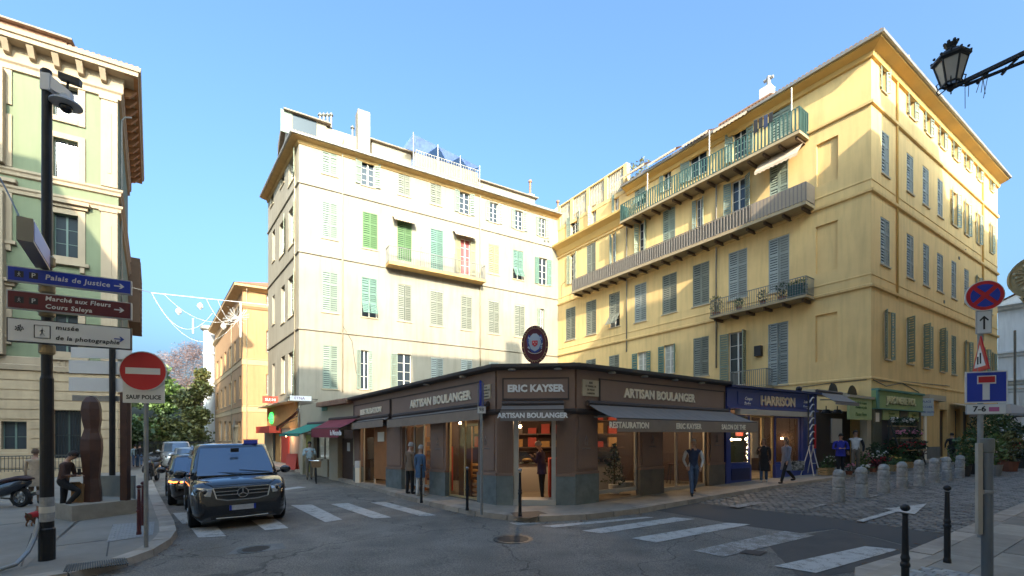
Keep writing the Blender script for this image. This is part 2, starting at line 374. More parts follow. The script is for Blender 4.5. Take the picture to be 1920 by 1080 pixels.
# ================================================================== BUILDINGS
def offset_path(pts, o, side):
    pts = [Vector(p) for p in pts]; out = []
    for i, p in enumerate(pts):
        ns = []
        for a, b in ((i - 1, i), (i, i + 1)):
            if 0 <= a and b < len(pts):
                t = (pts[b] - pts[a]).normalized(); ns.append(Vector((t.y, -t.x)) * side)
        if len(ns) == 1: out.append(p + ns[0] * o)
        else:
            m = (ns[0] + ns[1]); m = m / max(.2, m.dot(ns[0])); out.append(p + m * o)
    return out
def sweep(mb, pts, prof, side):
    rows = [[(q.x, q.y, z) for q in offset_path(pts, o, side)] for o, z in prof]
    for r0, r1 in zip(rows, rows[1:]):
        for i in range(len(pts) - 1): mb.quad(r0[i], r0[i + 1], r1[i + 1], r1[i])
    for i in (0, len(pts) - 1): mb.poly([r[i] for r in rows])
def tile_row(mb, pts, o, z, side, pitch=.2, ln=.5, r=.085, drop=.1):
    q = offset_path(pts, o, side); qi = offset_path(pts, o - ln, side)
    for i in range(len(pts) - 1):
        a, b, ai, bi = q[i], q[i + 1], qi[i], qi[i + 1]; n = max(1, int((b - a).length / pitch)); t = (b - a).normalized()
        for k in range(n):
            f = (k + .5) / n; c = a.lerp(b, f); ci = ai.lerp(bi, f); rings = []
            for p, dz in ((c, 0), (ci, drop)):
                rings.append([(p.x + t.x * r * math.cos(math.pi * j / 4), p.y + t.y * r * math.cos(math.pi * j / 4), z + dz + r * math.sin(math.pi * j / 4)) for j in range(5)])
            mb.ring(rings, closed_u=False, cap0=True, cap1=False)
def downpipe(fac, root, px, y0, y1, mat=None, name='downpipe', o=.07, s=None):
    a = fac.s(px) if s is None else s; mb = MB()
    z0, z1 = (fac.z(px, y1), fac.z(px, y0)) if s is None else (y0, y1)
    mb.tube([fac.P(a, z0, o), fac.P(a, z1 - .4, o), fac.P(a, z1 - .12, o + .15), fac.P(a, z1, o + .5)], .05, 8)
    obj(name, mb, mat or MATS['gutter_zinc'], root, smooth=True)
def px_windows(fac, root, rows, flip=False, **kw):
    """rows: (x0, x1, ytop, ybottom, kind, {options}) in survey pixels; returns the holes for the wall"""
    holes = []
    for r in rows:
        x0, x1, y0, y1, kind = r[:5]; op = dict(kw); op.update(r[5] if len(r) > 5 else {})
        a = sorted((fac.s(x0), fac.s(x1))); c = (x0 + x1) / 2
        z1, z0 = fac.z(c, y0), fac.z(c, y1)
        if 'z0' in op: z0 = op.pop('z0')
        if flip and ('left' in op or 'right' in op): op['left'], op['right'] = op.get('right'), op.get('left')
        d = op.get('depth', .2)
        holes.append((a[0], a[1], z0, z1, d)); window(fac, root, a[0], a[1], z0, z1, kind, **op)
    return holes
def volume(mb, base, z0, z1, skip=()):
    """plain closed prism: side walls (those not in skip), top"""
    n = len(base)
    for i in range(n):
        if i in skip: continue
        a, b = base[i], base[(i + 1) % n]; mb.quad((*a, z0), (*b, z0), (*b, z1), (*a, z1))
    mb.poly([(*p, z1) for p in base])

S_ = lambda n: MATS['shutter_' + n]
# ------------------------------------------------------------------ yellow corner building
K = G(1633.5, 874, .12).to_2d()
DL, DR = Vector((-575, F)).normalized(), Vector((1355, F)).normalized()
YL, YR = Fac(K, DL), Fac(K, DR)
LJ, LR = YL.s(1046.5), YR.s(1870)
J, KR = YL.O + DL * LJ, K + DR * LR
zc = [YR.z(1633.5, y) for y in (194.7, 359, 537.6, 709.9)]
ZE = YL.z(1633.5, 92)
yel = thing('apartment_building', 'yellow five-storey corner building with long green and grey balconies', 'building', (*K, 0))
yl_rows = [
 # floor 1
 (1300, 1329, 633, 705, 'closed', dict(mat=S_('grey'))), (1195, 1213, 660, 708, 'open', dict(mat=S_('teal'), left=172, right=165, pane=MATS['window_curtain'])),
 (1245, 1266, 646, 700, 'open', dict(mat=S_('teal'), left=175, right=120, pane=MATS['window_curtain'])),
 (1142, 1161, 666, 720, 'closed', dict(mat=S_('grey'))), (1099, 1117, 674, 724, 'closed', dict(mat=S_('grey'))), (1061, 1078, 680, 728, 'closed', dict(mat=S_('grey'))),
 (1366, 1399, 622, 722, 'open', dict(mat=S_('olive'), left=175, right=100, bars=3)), (1441, 1478, 605, 722, 'closed', dict(mat=S_('blue'), left=4)),
 # floor 2
 (1061, 1079, 577, 637, 'closed', dict(mat=S_('grey'))), (1099, 1118, 564, 627, 'closed', dict(mat=S_('grey'))), (1142, 1162, 550, 613, 'flap', dict(mat=S_('grey'))),
 (1190, 1212, 532, 603, 'closed', dict(mat=S_('blue'))), (1242, 1269, 514, 587, 'closed', dict(mat=S_('grey'))), (1299, 1330, 494, 572, 'closed', dict(mat=S_('grey'))),
 (1366, 1401, 470, 560, 'closed', dict(mat=S_('blue'))), (1441, 1480, 444, 546, 'closed', dict(mat=S_('blue'))),
 # floor 3
 (1069, 1079, 476, 530, 'open', dict(mat=S_('olive'), left=165, right=150)), (1100, 1117, 458, 516, 'closed', dict(mat=S_('grey'))),
 (1147, 1155, 438, 496, 'open', dict(mat=S_('pale'), left=95, right=130)), (1198, 1212, 416, 476, 'open', dict(mat=S_('olive'), left=120, right=110)),
 (1243, 1266, 391, 460, 'closed', dict(mat=S_('sage'))), (1305, 1318, 372, 440, 'open', dict(mat=S_('sage'), left=165, right=130)),
 (1371, 1398, 336, 412, 'open', dict(mat=S_('pale'), left=165, right=150)), (1443, 1478, 298, 380, 'closed', dict(mat=S_('sage'))),
 # top floor
 (1070, 1083, 402, 440, 'open', dict(mat=S_('pale'), left=170, right=160)), (1109, 1118, 385, 424, 'open', dict(mat=S_('pale'), left=120, right=None)),
 (1152, 1160, 362, 402, 'open', dict(mat=S_('pale'), left=160, right=None)), (1190, 1210, 334, 386, 'flap', dict(mat=S_('sage'))),
 (1244, 1258, 305, 356, 'open', dict(mat=S_('sage'), left=170, right=None)), (1293, 1325, 268, 330, 'open', dict(mat=S_('pale'), left=172, right=None)),
 (1374, 1400, 240, 296, 'open', dict(mat=S_('pale'), left=160, right=172)), (1443, 1483, 190, 258, 'closed', dict(mat=S_('sage'))),
]
yh = px_windows(YL, yel, yl_rows, flip=True)
for (x0, x1, y0, y1) in ((1531, 1571.5, 262, 342), (1529.5, 1570.5, 419, 509), (1529, 1570, 588, 677)):   # blind windows
    a = sorted((YL.s(x0), YL.s(x1))); c = (x0 + x1) / 2; yh.append((a[0], a[1], YL.z(c, y1), YL.z(c, y0), .125, True))
ZT = zc[0] + .55                                          # terrace cornice level
mb = MB(); YL.wall(mb, 0, LJ, -.5, ZE, yh)
yr_rows = []
def yrr(x0, x1, tl, bl, tr, br, kind, **o):   # opening given by both ends' heights in pixels
    yr_rows.append((x0, x1, (tl + tr) / 2, (bl + br) / 2, kind, o))
om = dict(mat=S_('pale'), left=168, right=172)
yrr(1652.5, 1660.5, 122, 169, 130, 176, 'open', mat=S_('pale'), left=168, right=150)
for x0, x1, t, b in ((1704, 1714, 185, 221), (1735.5, 1744, 213, 252), (1762, 1770, 236, 277), (1787.5, 1795, 262, 299), (1810.5, 1817.5, 284, 318), (1832.5, 1838.5, 304, 338), (1856.5, 1861, 327, 358)):
    yrr(x0, x1, t - 1, b, t + 1, b + 1, 'open', **om)
for x0, x1, t, b in ((1653, 1667, 249, 329), (1700, 1712.5, 290, 362), (1730, 1741.5, 314, 386), (1758, 1767.5, 338, 407)):
    yrr(x0, x1, t, b, t, b, 'closed', mat=S_('blue'))
for x0, x1, t, b in ((1785, 1794, 360, 423), (1809, 1815.5, 380, 441), (1831, 1836.5, 400, 457), (1856, 1860.5, 420, 474)):
    yrr(x0, x1, t, b, t, b, 'open', mat=S_('sage'), left=165, right=168)
for x0, x1, t, b in ((1651, 1668, 410, 498), (1700, 1713, 440, 522), (1731, 1742, 458, 536), (1757, 1768.5, 476, 547), (1784, 1793, 490, 560), (1808, 1816.5, 505, 570)):
    yrr(x0, x1, t, b, t, b, 'closed', mat=S_('blue'))
yrr(1830, 1836, 518, 578, 518, 578, 'open', mat=S_('sage'), left=165, right=168); yrr(1855, 1861, 535, 588, 535, 588, 'closed', mat=S_('blue'))
for x0, x1, t, b in ((1659, 1670, 584, 674), (1700, 1712, 598, 682), (1731.5, 1741.5, 610, 690), (1762, 1770, 619, 697)):
    yrr(x0, x1, t, b, t, b, 'open', mat=S_('olive'), left=150 if x0 < 1690 else 120, right=172 if x0 != 1700 else None)
yrr(1784, 1793, 630, 702, 630, 702, 'closed', mat=S_('olive'))
for x0, x1, t, b in ((1810, 1817, 640, 707), (1845, 1851, 655, 716), (1860, 1864, 662, 720)): yrr(x0, x1, t, b, t, b, 'open', mat=S_('olive'), left=165, right=168)
yrh = px_windows(YR, yel, yr_rows)
# ground-floor bays of the right face
for x0, x1, y0, y1 in ((1762, 1776, 768, 862), (1791, 1801, 766, 855), (1806, 1820, 772, 850)):
    a = sorted((YR.s(x0), YR.s(x1))); c = (x0 + x1) / 2; yrh.append((a[0], a[1], gz(K.x + 10) + .12, YR.z(c, y0), .3))
YR.wall(mb, 0, LR, -.5, ZE, yrh)
back = [tuple(K), tuple(KR), tuple(KR - DR * 2 + DL * 12), tuple(J + DR * 14), tuple(J)]
for i in (1, 2, 3): mb.quad((*back[i], -.5), (*back[(i + 1) % 5], -.5), (*back[(i + 1) % 5], ZE), (*back[i], ZE))
obj('wall', mb, MATS['plaster_yellow'], yel)
path = [J, K, KR]
mb = MB()
for z in zc[:3]: sweep(mb, path, [(0, z), (.11, z + .02), (.13, z + .14), (0, z + .2)], 1)
for z in zc[1:3]: sweep(mb, path, [(0, z + .62), (.03, z + .64), (.03, z + .7), (0, z + .72)], 1)
sweep(mb, path, [(0, zc[3]), (.05, zc[3] + .01), (.05, zc[3] + .09), (0, zc[3] + .12)], 1)
obj('string_course', mb, MATS['plaster_yellow'], yel)
ST = YL.s(1176)                                            # where the roof ends and the flat terrace begins
Tt = YL.O + DL * ST
epath = [Tt, K, KR]
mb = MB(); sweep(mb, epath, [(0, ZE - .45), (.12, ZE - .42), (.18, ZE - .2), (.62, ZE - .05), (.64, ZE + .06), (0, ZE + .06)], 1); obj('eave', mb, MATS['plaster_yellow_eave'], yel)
mb = MB(); sweep(mb, epath, [(.64, ZE + .02), (.76, ZE + .02), (.78, ZE + .14), (.64, ZE + .14)], 1); obj('gutter', mb, MATS['gutter_zinc'], yel)
mb = MB(); tile_row(mb, epath, .74, ZE + .15, 1); tag(obj('roof_tiles', mb, MATS['roof_tile'], yel), kind='stuff')
mb = MB(); e = offset_path(epath, .7, 1); ins = offset_path(epath, -5, 1)
for i in range(2): mb.quad((*e[i], ZE + .16), (*e[i + 1], ZE + .16), (*ins[i + 1], ZE + 1.5), (*ins[i], ZE + 1.5))
mb.poly([(*ins[0], ZE + 1.5), (*ins[1], ZE + 1.5), (*ins[2], ZE + 1.5), (*(KR - DR * 2 + DL * 12), ZE + 1.5), (*(Tt + DR * 14), ZE + 1.5)])
mb.poly([(*e[0], ZE + .16), (*ins[0], ZE + 1.5), (*ins[0], ZE), (*e[0], ZE)])
mb.poly([(*e[2], ZE + .16), (*ins[2], ZE + 1.5), (*ins[2], ZE), (*e[2], ZE)])
obj('roof', mb, MATS['roof_tile'], yel)
# terrace: cornice one storey down, flat roof and balustrade
mb = MB(); sweep(mb, [J + DL * -.0, Tt - DL * 0], [(0, zc[0] + .2), (.1, zc[0] + .25), (.3, zc[0] + .7), (.75, zc[0] + .95), (.78, zc[0] + 1.1), (0, zc[0] + 1.15)], 1); obj('terrace_cornice', mb, MATS['plaster_yellow_eave'], yel)
mb = MB(); mb.poly([(*Tt, ZE), (*J, ZE), (*(J + DR * 14), ZE), (*(Tt + DR * 14), ZE)]); obj('terrace_floor', mb, MATS['slab_stone'], yel)
mb = MB(); zp0, zp1 = ZE, YL.z(1063.6, 377)
for i in range(5):
    a = ST + (LJ - ST) * i / 4.0; a0 = min(a, LJ - .35); YL.box(mb, a0, a0 + .35, zp0 - .1, zp1, -.3, .05)
YL.box(mb, ST, LJ, zp0 - .1, zp0 + .2, -.28, .03); YL.box(mb, ST + .35, LJ, zp1 - .12, zp1 - .004, -.29, .04)
bt = obj('balustrade', mb, MATS['plaster_yellow'], yel)
mb = MB(); mb.lathe([(.08, 0), (.11, .2 * (zp1 - zp0 - .32)), (.055, .6 * (zp1 - zp0 - .32)), (.08, zp1 - zp0 - .32)], seg=6); bm_ = mb.mesh('baluster', MATS['plaster_cream_trim'])
for i in range(44):
    a = ST + .4 + (LJ - ST - .5) * i / 43
    link('baluster', bm_, bt, YL.P(a, zp0 + .2, -.12) - wloc(yel))
for px, y0, y1 in ((1344, 322, 690), (1176, 400, 660)): downpipe(YL, yel, px, y0, y1)
for px, y0, y1 in ((1680, 118, 560), (1841, 300, 640)): downpipe(YR, yel, px, y0, y1, MATS['plaster_yellow_eave'])
# roof storeys and chimneys on the yellow building
def roof_box(root, fac, a0, a1, o0, o1, z0, z1, mat, roofm, name='roof_room', oh=.25, slope=.25):
    mb = MB(); fac.box(mb, a0, a1, z0, z1, o0, o1); r = obj(name, mb, mat, root)
    mb = MB(); mb.hexa([fac.P(a0 - oh, z1 + .003, o0 - oh), fac.P(a1 + oh, z1 + .003, o0 - oh), fac.P(a1 + oh, z1 + .003, o1 + oh), fac.P(a0 - oh, z1 + .003, o1 + oh),
        fac.P(a0 - oh, z1 + .1 + slope, o0 - oh), fac.P(a1 + oh, z1 + .1 + slope, o0 - oh), fac.P(a1 + oh, z1 + .1, o1 + oh), fac.P(a0 - oh, z1 + .1, o1 + oh)]); obj('roof', mb, roofm, r); return r
roof_box(yel, YL, YL.s(1409), YL.s(1322), -4.5, -2.2, ZE + .5, ZE + 2.2, MATS['plaster_cream_trim'], MATS['roof_tile'])
roof_box(yel, YL, YL.s(1535), YL.s(1462), -6, -2.2, ZE + .6, ZE + 1.9, MATS['plaster_orange_trim'], MATS['roof_tile_grey'])
mb = MB(); a = YL.s(1396); YL.box(mb, a - .25, a + .45, ZE + 2.2, ZE + 3.4, -3.2, -2.6); ch = obj('chimney', mb, MATS['plaster_white'], yel)
mb = MB(); mb.tube([YL.P(a, ZE + 3.4, -2.9), YL.P(a, ZE + 4.1, -2.9)], .13); mb.tube([YL.P(a - .3, ZE + 3.95, -2.9), YL.P(a + .3, ZE + 3.95, -2.9)], .1); obj('chimney_cowl', mb, MATS['gutter_zinc'], ch)

def balcony(fac, root, name, a0, a1, zf, depth, th, mat_rail, n_br, zr, step, solid=None, br_h=.16, rb=.011):
    mb = MB(); fac.box(mb, a0, a1, zf - th, zf, .0, depth + .06); b = obj(name, mb, MATS['slab_stone'], root)
    for i in range(n_br):
        a = a0 + .25 + (a1 - a0 - .5) * i / max(1, n_br - 1); m = MB(); fac.box(m, a - .06, a + .06, zf - th - br_h, zf - th - .003, .0, depth * .86); obj('bracket', m, MATS['bracket_wood'], b)
    if step: railing(fac, b, a0 + .02, a1 - .02, zf, zr, depth, step, mat_rail, r=rb)
    return b
# green balcony on the top floor
a0, a1 = sorted((YL.s(1500, 1.05), YL.s(1163, 1.05))); zf = YL.z(1333, 329, 1.05) ; zr = YL.z(1333, 290, 1.05)
gb = balcony(YL, yel, 'balcony', a0, a1, zf, 1.05, .16, MATS['balcony_green'], 15, zr, .2, rb=.034)
gb['label'] = 'green top-floor balcony'
# grey balcony
a0, a1 = sorted((YL.s(1512, 1.05), YL.s(1072, 1.05))); zf2 = YL.z(1292, 462, 1.05); zr2 = YL.z(1292, 432, 1.05)
yb = balcony(YL, yel, 'balcony', a0, a1, zf2, 1.05, .17, MATS['balcony_grey'], 19, zr2, .2, rb=.03)
yb['label'] = 'long grey third-floor balcony'
mb = MB(); b0 = YL.s(1408, 1.05); YL.box(mb, b0 + .02, a1 - .03, zf2 + .09, zr2 - .06, .97, .98); obj('screen', mb, M('screen_reed', (.21, .185, .155), .9, var=.35, vscale=6), yb)
mb = MB(); YL.box(mb, a0 + .02, b0 - .02, zf2 + .07, zr2 - .02, .99, 1.06); YL.box(mb, a0 + .0, a0 + .03, zf2 + .07, zr2 - .02, .06, .99); obj('screen', mb, M('screen_tan', (.30, .235, .175), .85, var=.15), yb)
# small second-floor balcony with flowers
a0, a1 = sorted((YL.s(1512, 1.0), YL.s(1331, 1.0))); zf3 = YL.z(1421, 573, 1.0); zr3 = YL.z(1421, 540, 1.0)
fb = balcony(YL, yel, 'balcony', a0, a1, zf3, 1.0, .13, MATS['iron_grey'], 6, zr3, .13)
fb['label'] = 'short second-floor balcony with plants'
a2, a3 = sorted((YL.s(1437, .8), YL.s(1368, .8))); zf4 = YL.z(1400, 727, .8); zr4 = YL.z(1400, 694, .8)
balcony(YL, yel, 'balcony', a2, a3, zf4, .8, .12, MATS['iron_grey'], 2, zr4, .12)
# awnings of the top-floor flats
def awning(fac, root, a0, a1, z1, z0, proj, mat, name='awning', val=.25, o0=.05, valm=None, scal=0):
    mb = MB(); n = 8
    for i in range(n):
        p0, p1 = a0 + (a1 - a0) * i / n, a0 + (a1 - a0) * (i + 1) / n; mb.quad(fac.P(p0, z1, o0), fac.P(p1, z1, o0), fac.P(p1, z0, proj), fac.P(p0, z0, proj))
    o = obj(name, mb, mat, root)
    vb = MB(); k = max(1, int((a1 - a0) / .22)) if scal else 1
    for i in range(k):
        p0, p1 = a0 + (a1 - a0) * i / k, a0 + (a1 - a0) * (i + 1) / k
        if scal: vb.poly([fac.P(p0, z0, proj), fac.P(p1, z0, proj), fac.P(p1, z0 - val * .7, proj + .01), fac.P((p0 + p1) / 2, z0 - val, proj + .01), fac.P(p0, z0 - val * .7, proj + .01)])
        else: vb.hexa([fac.P(p0, z0 - val, proj), fac.P(p1, z0 - val, proj), fac.P(p1, z0 - val, proj + .012), fac.P(p0, z0 - val, proj + .012), fac.P(p0, z0, proj), fac.P(p1, z0, proj), fac.P(p1, z0, proj + .012), fac.P(p0, z0, proj + .012)])
    obj('valance', vb, valm or mat, o); return o
aw = M('awning_cream', (.58, .45, .32), .9, var=.2, vscale=3)
for x0, x1, yt, yb_ in ((1345, 1408, 222, 246), (1286, 1335, 254, 272), (1222, 1275, 288, 306), (1168, 1216, 316, 338)):
    a = sorted((YL.s(x0, .5), YL.s(x1, .5))); z = YL.z((x0 + x1) / 2, yt, .3); awning(YL, yel, a[0], a[1], z, z - .45, .95, aw, val=.18, scal=1)
a = sorted((YL.s(1421, .5), YL.s(1502, .5))); awning(YL, yel, a[0], a[1], YL.z(1463, 284, .1), YL.z(1463, 300, .9), .9, aw, val=.2, scal=1)
for pa in (0.02, ): 
    mb = MB()
    for px, y0, y1 in ((1484, 165, 235), (1330, 245, 330), (1214, 325, 390)):
        p = YL.s(px, 1.03); mb.bar(YL.P(p, YL.z(px, y1, 1.03), 1.03), YL.P(p, YL.z(px, y0, 1.03), 1.03), .05)
    obj('post', mb, MATS['gutter_zinc'], gb)

# ------------------------------------------------------------------ cream building
DC = Vector((1440, F)).normalized()
Fj = Fac(J, -DC); LC = Fj.s(560.5)
C = J - DC * LC
CF = Fac(C, DC)
DCL = Vector((-682, F)).normalized(); CL = Fac(C, DCL); LCL = CL.s(502.5); D = C + DCL * LCL
zk = [CF.z(561.4, 343.3), CF.z(562.5, 473), CF.z(562.5, 617.5)]
ZC = CF.z(560.5, 262)
crm = thing('apartment_building', 'cream five-storey building with sage shutters and rooftop penthouses', 'building', (*C, 0))
P_ = S_('pale')
cf_rows = [
 (604, 632.5, 277, 328, 'closed', dict(mat=P_)), (678, 702, 304, 349, 'open', dict(mat=P_, left=172, right=170)), (746.5, 769, 325, 367, 'closed', dict(mat=S_('grey'))),
 (807, 827.5, 343, 384, 'closed', dict(mat=S_('grey'))), (861.5, 880.5, 361, 401, 'open', dict(mat=P_, left=172, right=172)), (918, 934, 380, 417, 'open', dict(mat=S_('sage'), left=172, right=172)),
 (965.5, 980.5, 395, 431, 'open', dict(mat=P_, left=172, right=172)), (1010.5, 1023, 409, 444, 'open', dict(mat=P_, left=172, right=172)),
 (604, 633, 380, 448, 'closed', dict(mat=P_)), (680, 708, 399.5, 467, 'closed', dict(mat=S_('green'))), (745, 772, 417, 489, 'closed', dict(mat=S_('green'), sill=False)),
 (807, 831, 431, 507, 'closed', dict(mat=S_('teal'), sill=False)), (863, 882, 448, 514, 'open', dict(mat=S_('cream'), left=172, right=172, pane=MATS['door_red'], sill=False)),
 (916, 936, 459, 514, 'closed', dict(mat=S_('cream'))), (962, 981, 470, 524, 'flap', dict(mat=S_('teal'))), (1010, 1026, 484, 534, 'open', dict(mat=S_('teal'), left=172, right=172)),
 (604, 634, 510.5, 586, 'closed', dict(mat=P_)), (678, 707, 522, 595, 'flap', dict(mat=S_('teal'))), (746, 771, 534, 602.5, 'closed', dict(mat=S_('grey'))),
 (807, 831, 545, 611.5, 'closed', dict(mat=S_('grey'))), (864.5, 885, 555, 619, 'closed', dict(mat=S_('grey'))), (916, 936, 564, 626, 'closed', dict(mat=S_('grey'))),
 (965, 984, 572, 632, 'closed', dict(mat=S_('grey'))), (1011, 1020, 579, 640, 'open', dict(mat=S_('sage'), left=172, right=172)),
 (605, 633.5, 648.5, 729, 'closed', dict(mat=P_)), (676, 691, 657, 730, 'open', dict(mat=S_('pale'), left=172, right=172, bars=2)), (745, 771, 664, 730, 'open', dict(mat=S_('pale'), left=172, right=None)),
 (808, 831, 671, 735, 'closed', dict(mat=S_('blue'))), (864.5, 885.5, 674, 738, 'closed', dict(mat=S_('blue'))), (917, 936, 680, 740, 'closed', dict(mat=S_('blue'))),
]
ch_ = px_windows(CF, crm, cf_rows)
mb = MB(); CF.wall(mb, 0, LC, -1, ZC, ch_)
cl_rows = []
for (t, b) in ((322, 370), (412, 480), (528, 602), (660, 742)):
    pass
clh = []
def clw(x0, x1, yt, yb_, **o):
    a = sorted((CL.s(x0), CL.s(x1))); c = (x0 + x1) / 2; z0, z1 = CL.z(c, yb_), CL.z(c, yt)
    clh.append((a[0], a[1], z0, z1, .28)); window(CL, crm, a[0], a[1], z0, z1, 'open', depth=.28, **o)
oo = dict(mat=S_('olive'), left=168, right=None)
for x0, x1, yt, yb_ in ((541, 551.5, 297, 343), (526, 533, 325, 348), (507.5, 513, 352, 385), (541, 551, 390, 462), (524, 533, 416, 480), (510.5, 515.5, 432, 490),
                        (540, 551, 518, 594), (527, 534, 536, 606), (510.5, 515, 554, 608), (540, 551, 660, 742), (527, 534, 668, 738), (510.5, 515, 682, 745)):
    clw(x0, x1, yt, yb_, **(oo if x0 in (524, 540, 541) else dict(mat=S_('olive'), left=None, right=None)))
CL.wall(mb, 0, LCL, -1, ZC, clh)
bk = [tuple(D), tuple(D + DC * 9), tuple(J + Vector((-3, 14)))]
for a, b in ((bk[0], bk[1]), (bk[1], bk[2]), (bk[2], tuple(J))): mb.quad((*a, -1), (*b, -1), (*b, ZC), (*a, ZC))
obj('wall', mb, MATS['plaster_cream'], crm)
cpath = [D, C, J]
mb = MB()
for z in zk: sweep(mb, cpath, [(0, z), (.09, z + .02), (.1, z + .1), (0, z + .14)], 1)
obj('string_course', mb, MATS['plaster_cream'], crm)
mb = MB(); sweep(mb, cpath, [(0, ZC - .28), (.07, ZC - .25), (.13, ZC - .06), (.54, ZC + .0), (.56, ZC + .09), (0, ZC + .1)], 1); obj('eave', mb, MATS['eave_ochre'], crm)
mb = MB(); sweep(mb, cpath, [(.56, ZC + .04), (.66, ZC + .04), (.68, ZC + .14), (.56, ZC + .14)], 1); obj('gutter', mb, MATS['gutter_zinc'], crm)
mb = MB(); tile_row(mb, cpath, .64, ZC + .16, 1); tag(obj('roof_tiles', mb, MATS['roof_tile_grey'], crm), kind='stuff')
mb = MB(); e = offset_path(cpath, .6, 1); ins = offset_path(cpath, -2.6, 1)
for i in range(2): mb.quad((*e[i], ZC + .17), (*e[i + 1], ZC + .17), (*ins[i + 1], ZC + .9), (*ins[i], ZC + .9))
mb.poly([(*ins[0], ZC + .9), (*ins[1], ZC + .9), (*ins[2], ZC + .9), (*bk[2], ZC + .9), (*bk[1], ZC + .9)])
mb.poly([(*e[0], ZC + .17), (*ins[0], ZC + .9), (*bk[1], ZC + .9), (*D, ZC)])
obj('roof', mb, MATS['roof_tile_grey'], crm)
mb = MB(); sweep(mb, cpath[:2], [(0, .0), (.0, 0)], 1)
for px, y0, y1 in ((642, 268, 735), (900, 352, 690)): downpipe(CF, crm, px, y0, y1, MATS['plaster_cream_trim'])
downpipe(CL, crm, 554.5, 262, 760, MATS['plaster_cream_trim'])
# balcony of three doors
a0, a1 = CF.s(729, .9), CF.s(911, .9); z0 = CF.z(820, 507, .9); z1 = CF.z(820, 478, .9)
mb = MB(); CF.box(mb, a0, a1, z0 - .2, z0, 0, .95); cb = obj('balcony', mb, MATS['eave_ochre'], crm); railing(CF, cb, a0 + .02, a1 - .02, z0, z1, .88, .17, MATS['iron_grey'], r=.014, rail=.045)
mb = MB()
for px in (792, 855):
    p = CF.s(px, .45); q = [CF.P(p, z0 + .05, .1), CF.P(p, z0 + .05, .86), CF.P(p, z0 + 1.7, .5), CF.P(p, z0 + 1.9, .1)]
    for i in range(4): mb.bar(q[i], q[(i + 1) % 4], .025)
obj('partition', mb, MATS['iron_grey'], cb)
for x0, x1, yt in ((737, 779, 409), (851, 892, 437)):
    z = CF.z((x0 + x1) / 2, yt, .1); awning(CF, crm, CF.s(x0, .3), CF.s(x1, .3), z, z - .3, .6, aw, val=.2, scal=1)
# penthouses, chimneys and roof terrace
def lvl(px, py, o): return CF.z(px, py, o)
r1 = roof_box(crm, CF, CF.s(540, -2.0), CF.s(612, -2.0), -8, -2.0, ZC + .2, lvl(575, 222, -2.0), MATS['plaster_cream'], MATS['roof_tile_grey'], 'penthouse', .3, .8)
mb = MB(); w0 = CF.s(549, -2.0); CF.box(mb, w0, w0 + 1.6, ZC + 1.5, ZC + 2.9, -2.0, -1.95); obj('window', mb, MATS['window_glass'], r1)
mb = MB(); CF.box(mb, w0 - .8, w0 - .05, ZC + 1.4, ZC + 3.0, -1.99, -1.94); obj('shutter', mb, P_, r1)
mb = MB(); CF.box(mb, CF.s(612, -2), CF.s(690, -2), ZC + .2, lvl(640, 246, -2), -7, -2.1); obj('parapet', mb, MATS['plaster_cream'], crm)
mb = MB(); CF.box(mb, CF.s(671, -1.6), CF.s(694, -1.6), ZC + .2, lvl(682, 207, -1.6), -2.5, -1.6); obj('chimney', mb, MATS['plaster_cream'], crm)
def vents(fac, pxs, o, y0, y1, root):
    for px in pxs:
        m = MB(); a = fac.s(px, o); m.tube([fac.P(a, fac.z(px, y1, o), o), fac.P(a, fac.z(px, y0 + 3, o), o)], .09); m.lathe([(.17, 0), (.17, .06), (.02, .28)], fac.P(a, fac.z(px, y0 + 3, o), o), 8); obj('flue', m, MATS['iron_grey'], root)
vents(CF, (600, 607, 614, 621), -3.5, 214, 240, crm); vents(CF, (661,), -3, 238, 262, crm)
r2 = roof_box(crm, CF, CF.s(697, -2.0), CF.s(771, -2.0), -7, -2.0, ZC + .2, lvl(733, 276, -2.0), MATS['plaster_cream'], MATS['roof_tile_grey'], 'penthouse')
r3 = roof_box(crm, CF, CF.s(896, -2.0), CF.s(1003, -2.0), -7, -2.0, ZC + .2, lvl(950, 356, -2.0), MATS['plaster_cream'], MATS['roof_tile_grey'], 'penthouse')
mb = MB()
for px0, px1 in ((906, 914), (928, 936), (940, 956)): CF.box(mb, CF.s(px0, -2), CF.s(px1, -2), ZC + .9, ZC + 2.0, -2.0, -1.95)
obj('shutter', mb, S_('sage'), r3)
mb = MB(); a0, a1 = CF.s(780, -1.0), CF.s(900, -1.0); zt = lvl(840, 330, -1.0); CF.box(mb, a0, a1, zt - .15, zt, -5, -1.0); ter = obj('roof_terrace', mb, MATS['slab_stone'], crm)
railing(CF, ter, a0, a1, zt, zt + 1.35, -1.02, .22, MATS['gutter_zinc'], r=.014, o_in=-3)
mb = MB(); CF.box(mb, a0 + .1, a1 - .1, zt + .1, zt + 1.2, -1.25, -1.2); obj('screen', mb, MATS['screen_tan'], ter)
net = M('blue_net', (.10, .16, .38), .8, alpha=.72, var=.3, vscale=2)
mb = MB(); zn = zt + 2.6; xs = [a0 - .2, a0 + (a1 - a0) * .33, a0 + (a1 - a0) * .68, a1]
for i in range(3):
    b0, b1 = xs[i], xs[i + 1]; m_ = (b0 + b1) / 2
    mb.poly([CF.P(b0, zn - .3 * i, -1.1), CF.P(b1, zn - .3 * (i + 1), -1.1), CF.P(m_, zt + 1.3, -1.3)]); mb.poly([CF.P(b0, zn - .3 * i, -1.1), CF.P(b1, zn - .3 * (i + 1), -1.1), CF.P(b1, zn - .3 * (i + 1) - .2, -4), CF.P(b0, zn - .3 * i - .2, -4)])
    if i == 0: mb.poly([CF.P(b0, zn, -1.1), CF.P(m_, zt + 1.3, -1.3), CF.P(b0 - .8, zt + 1.3, -1.2)])
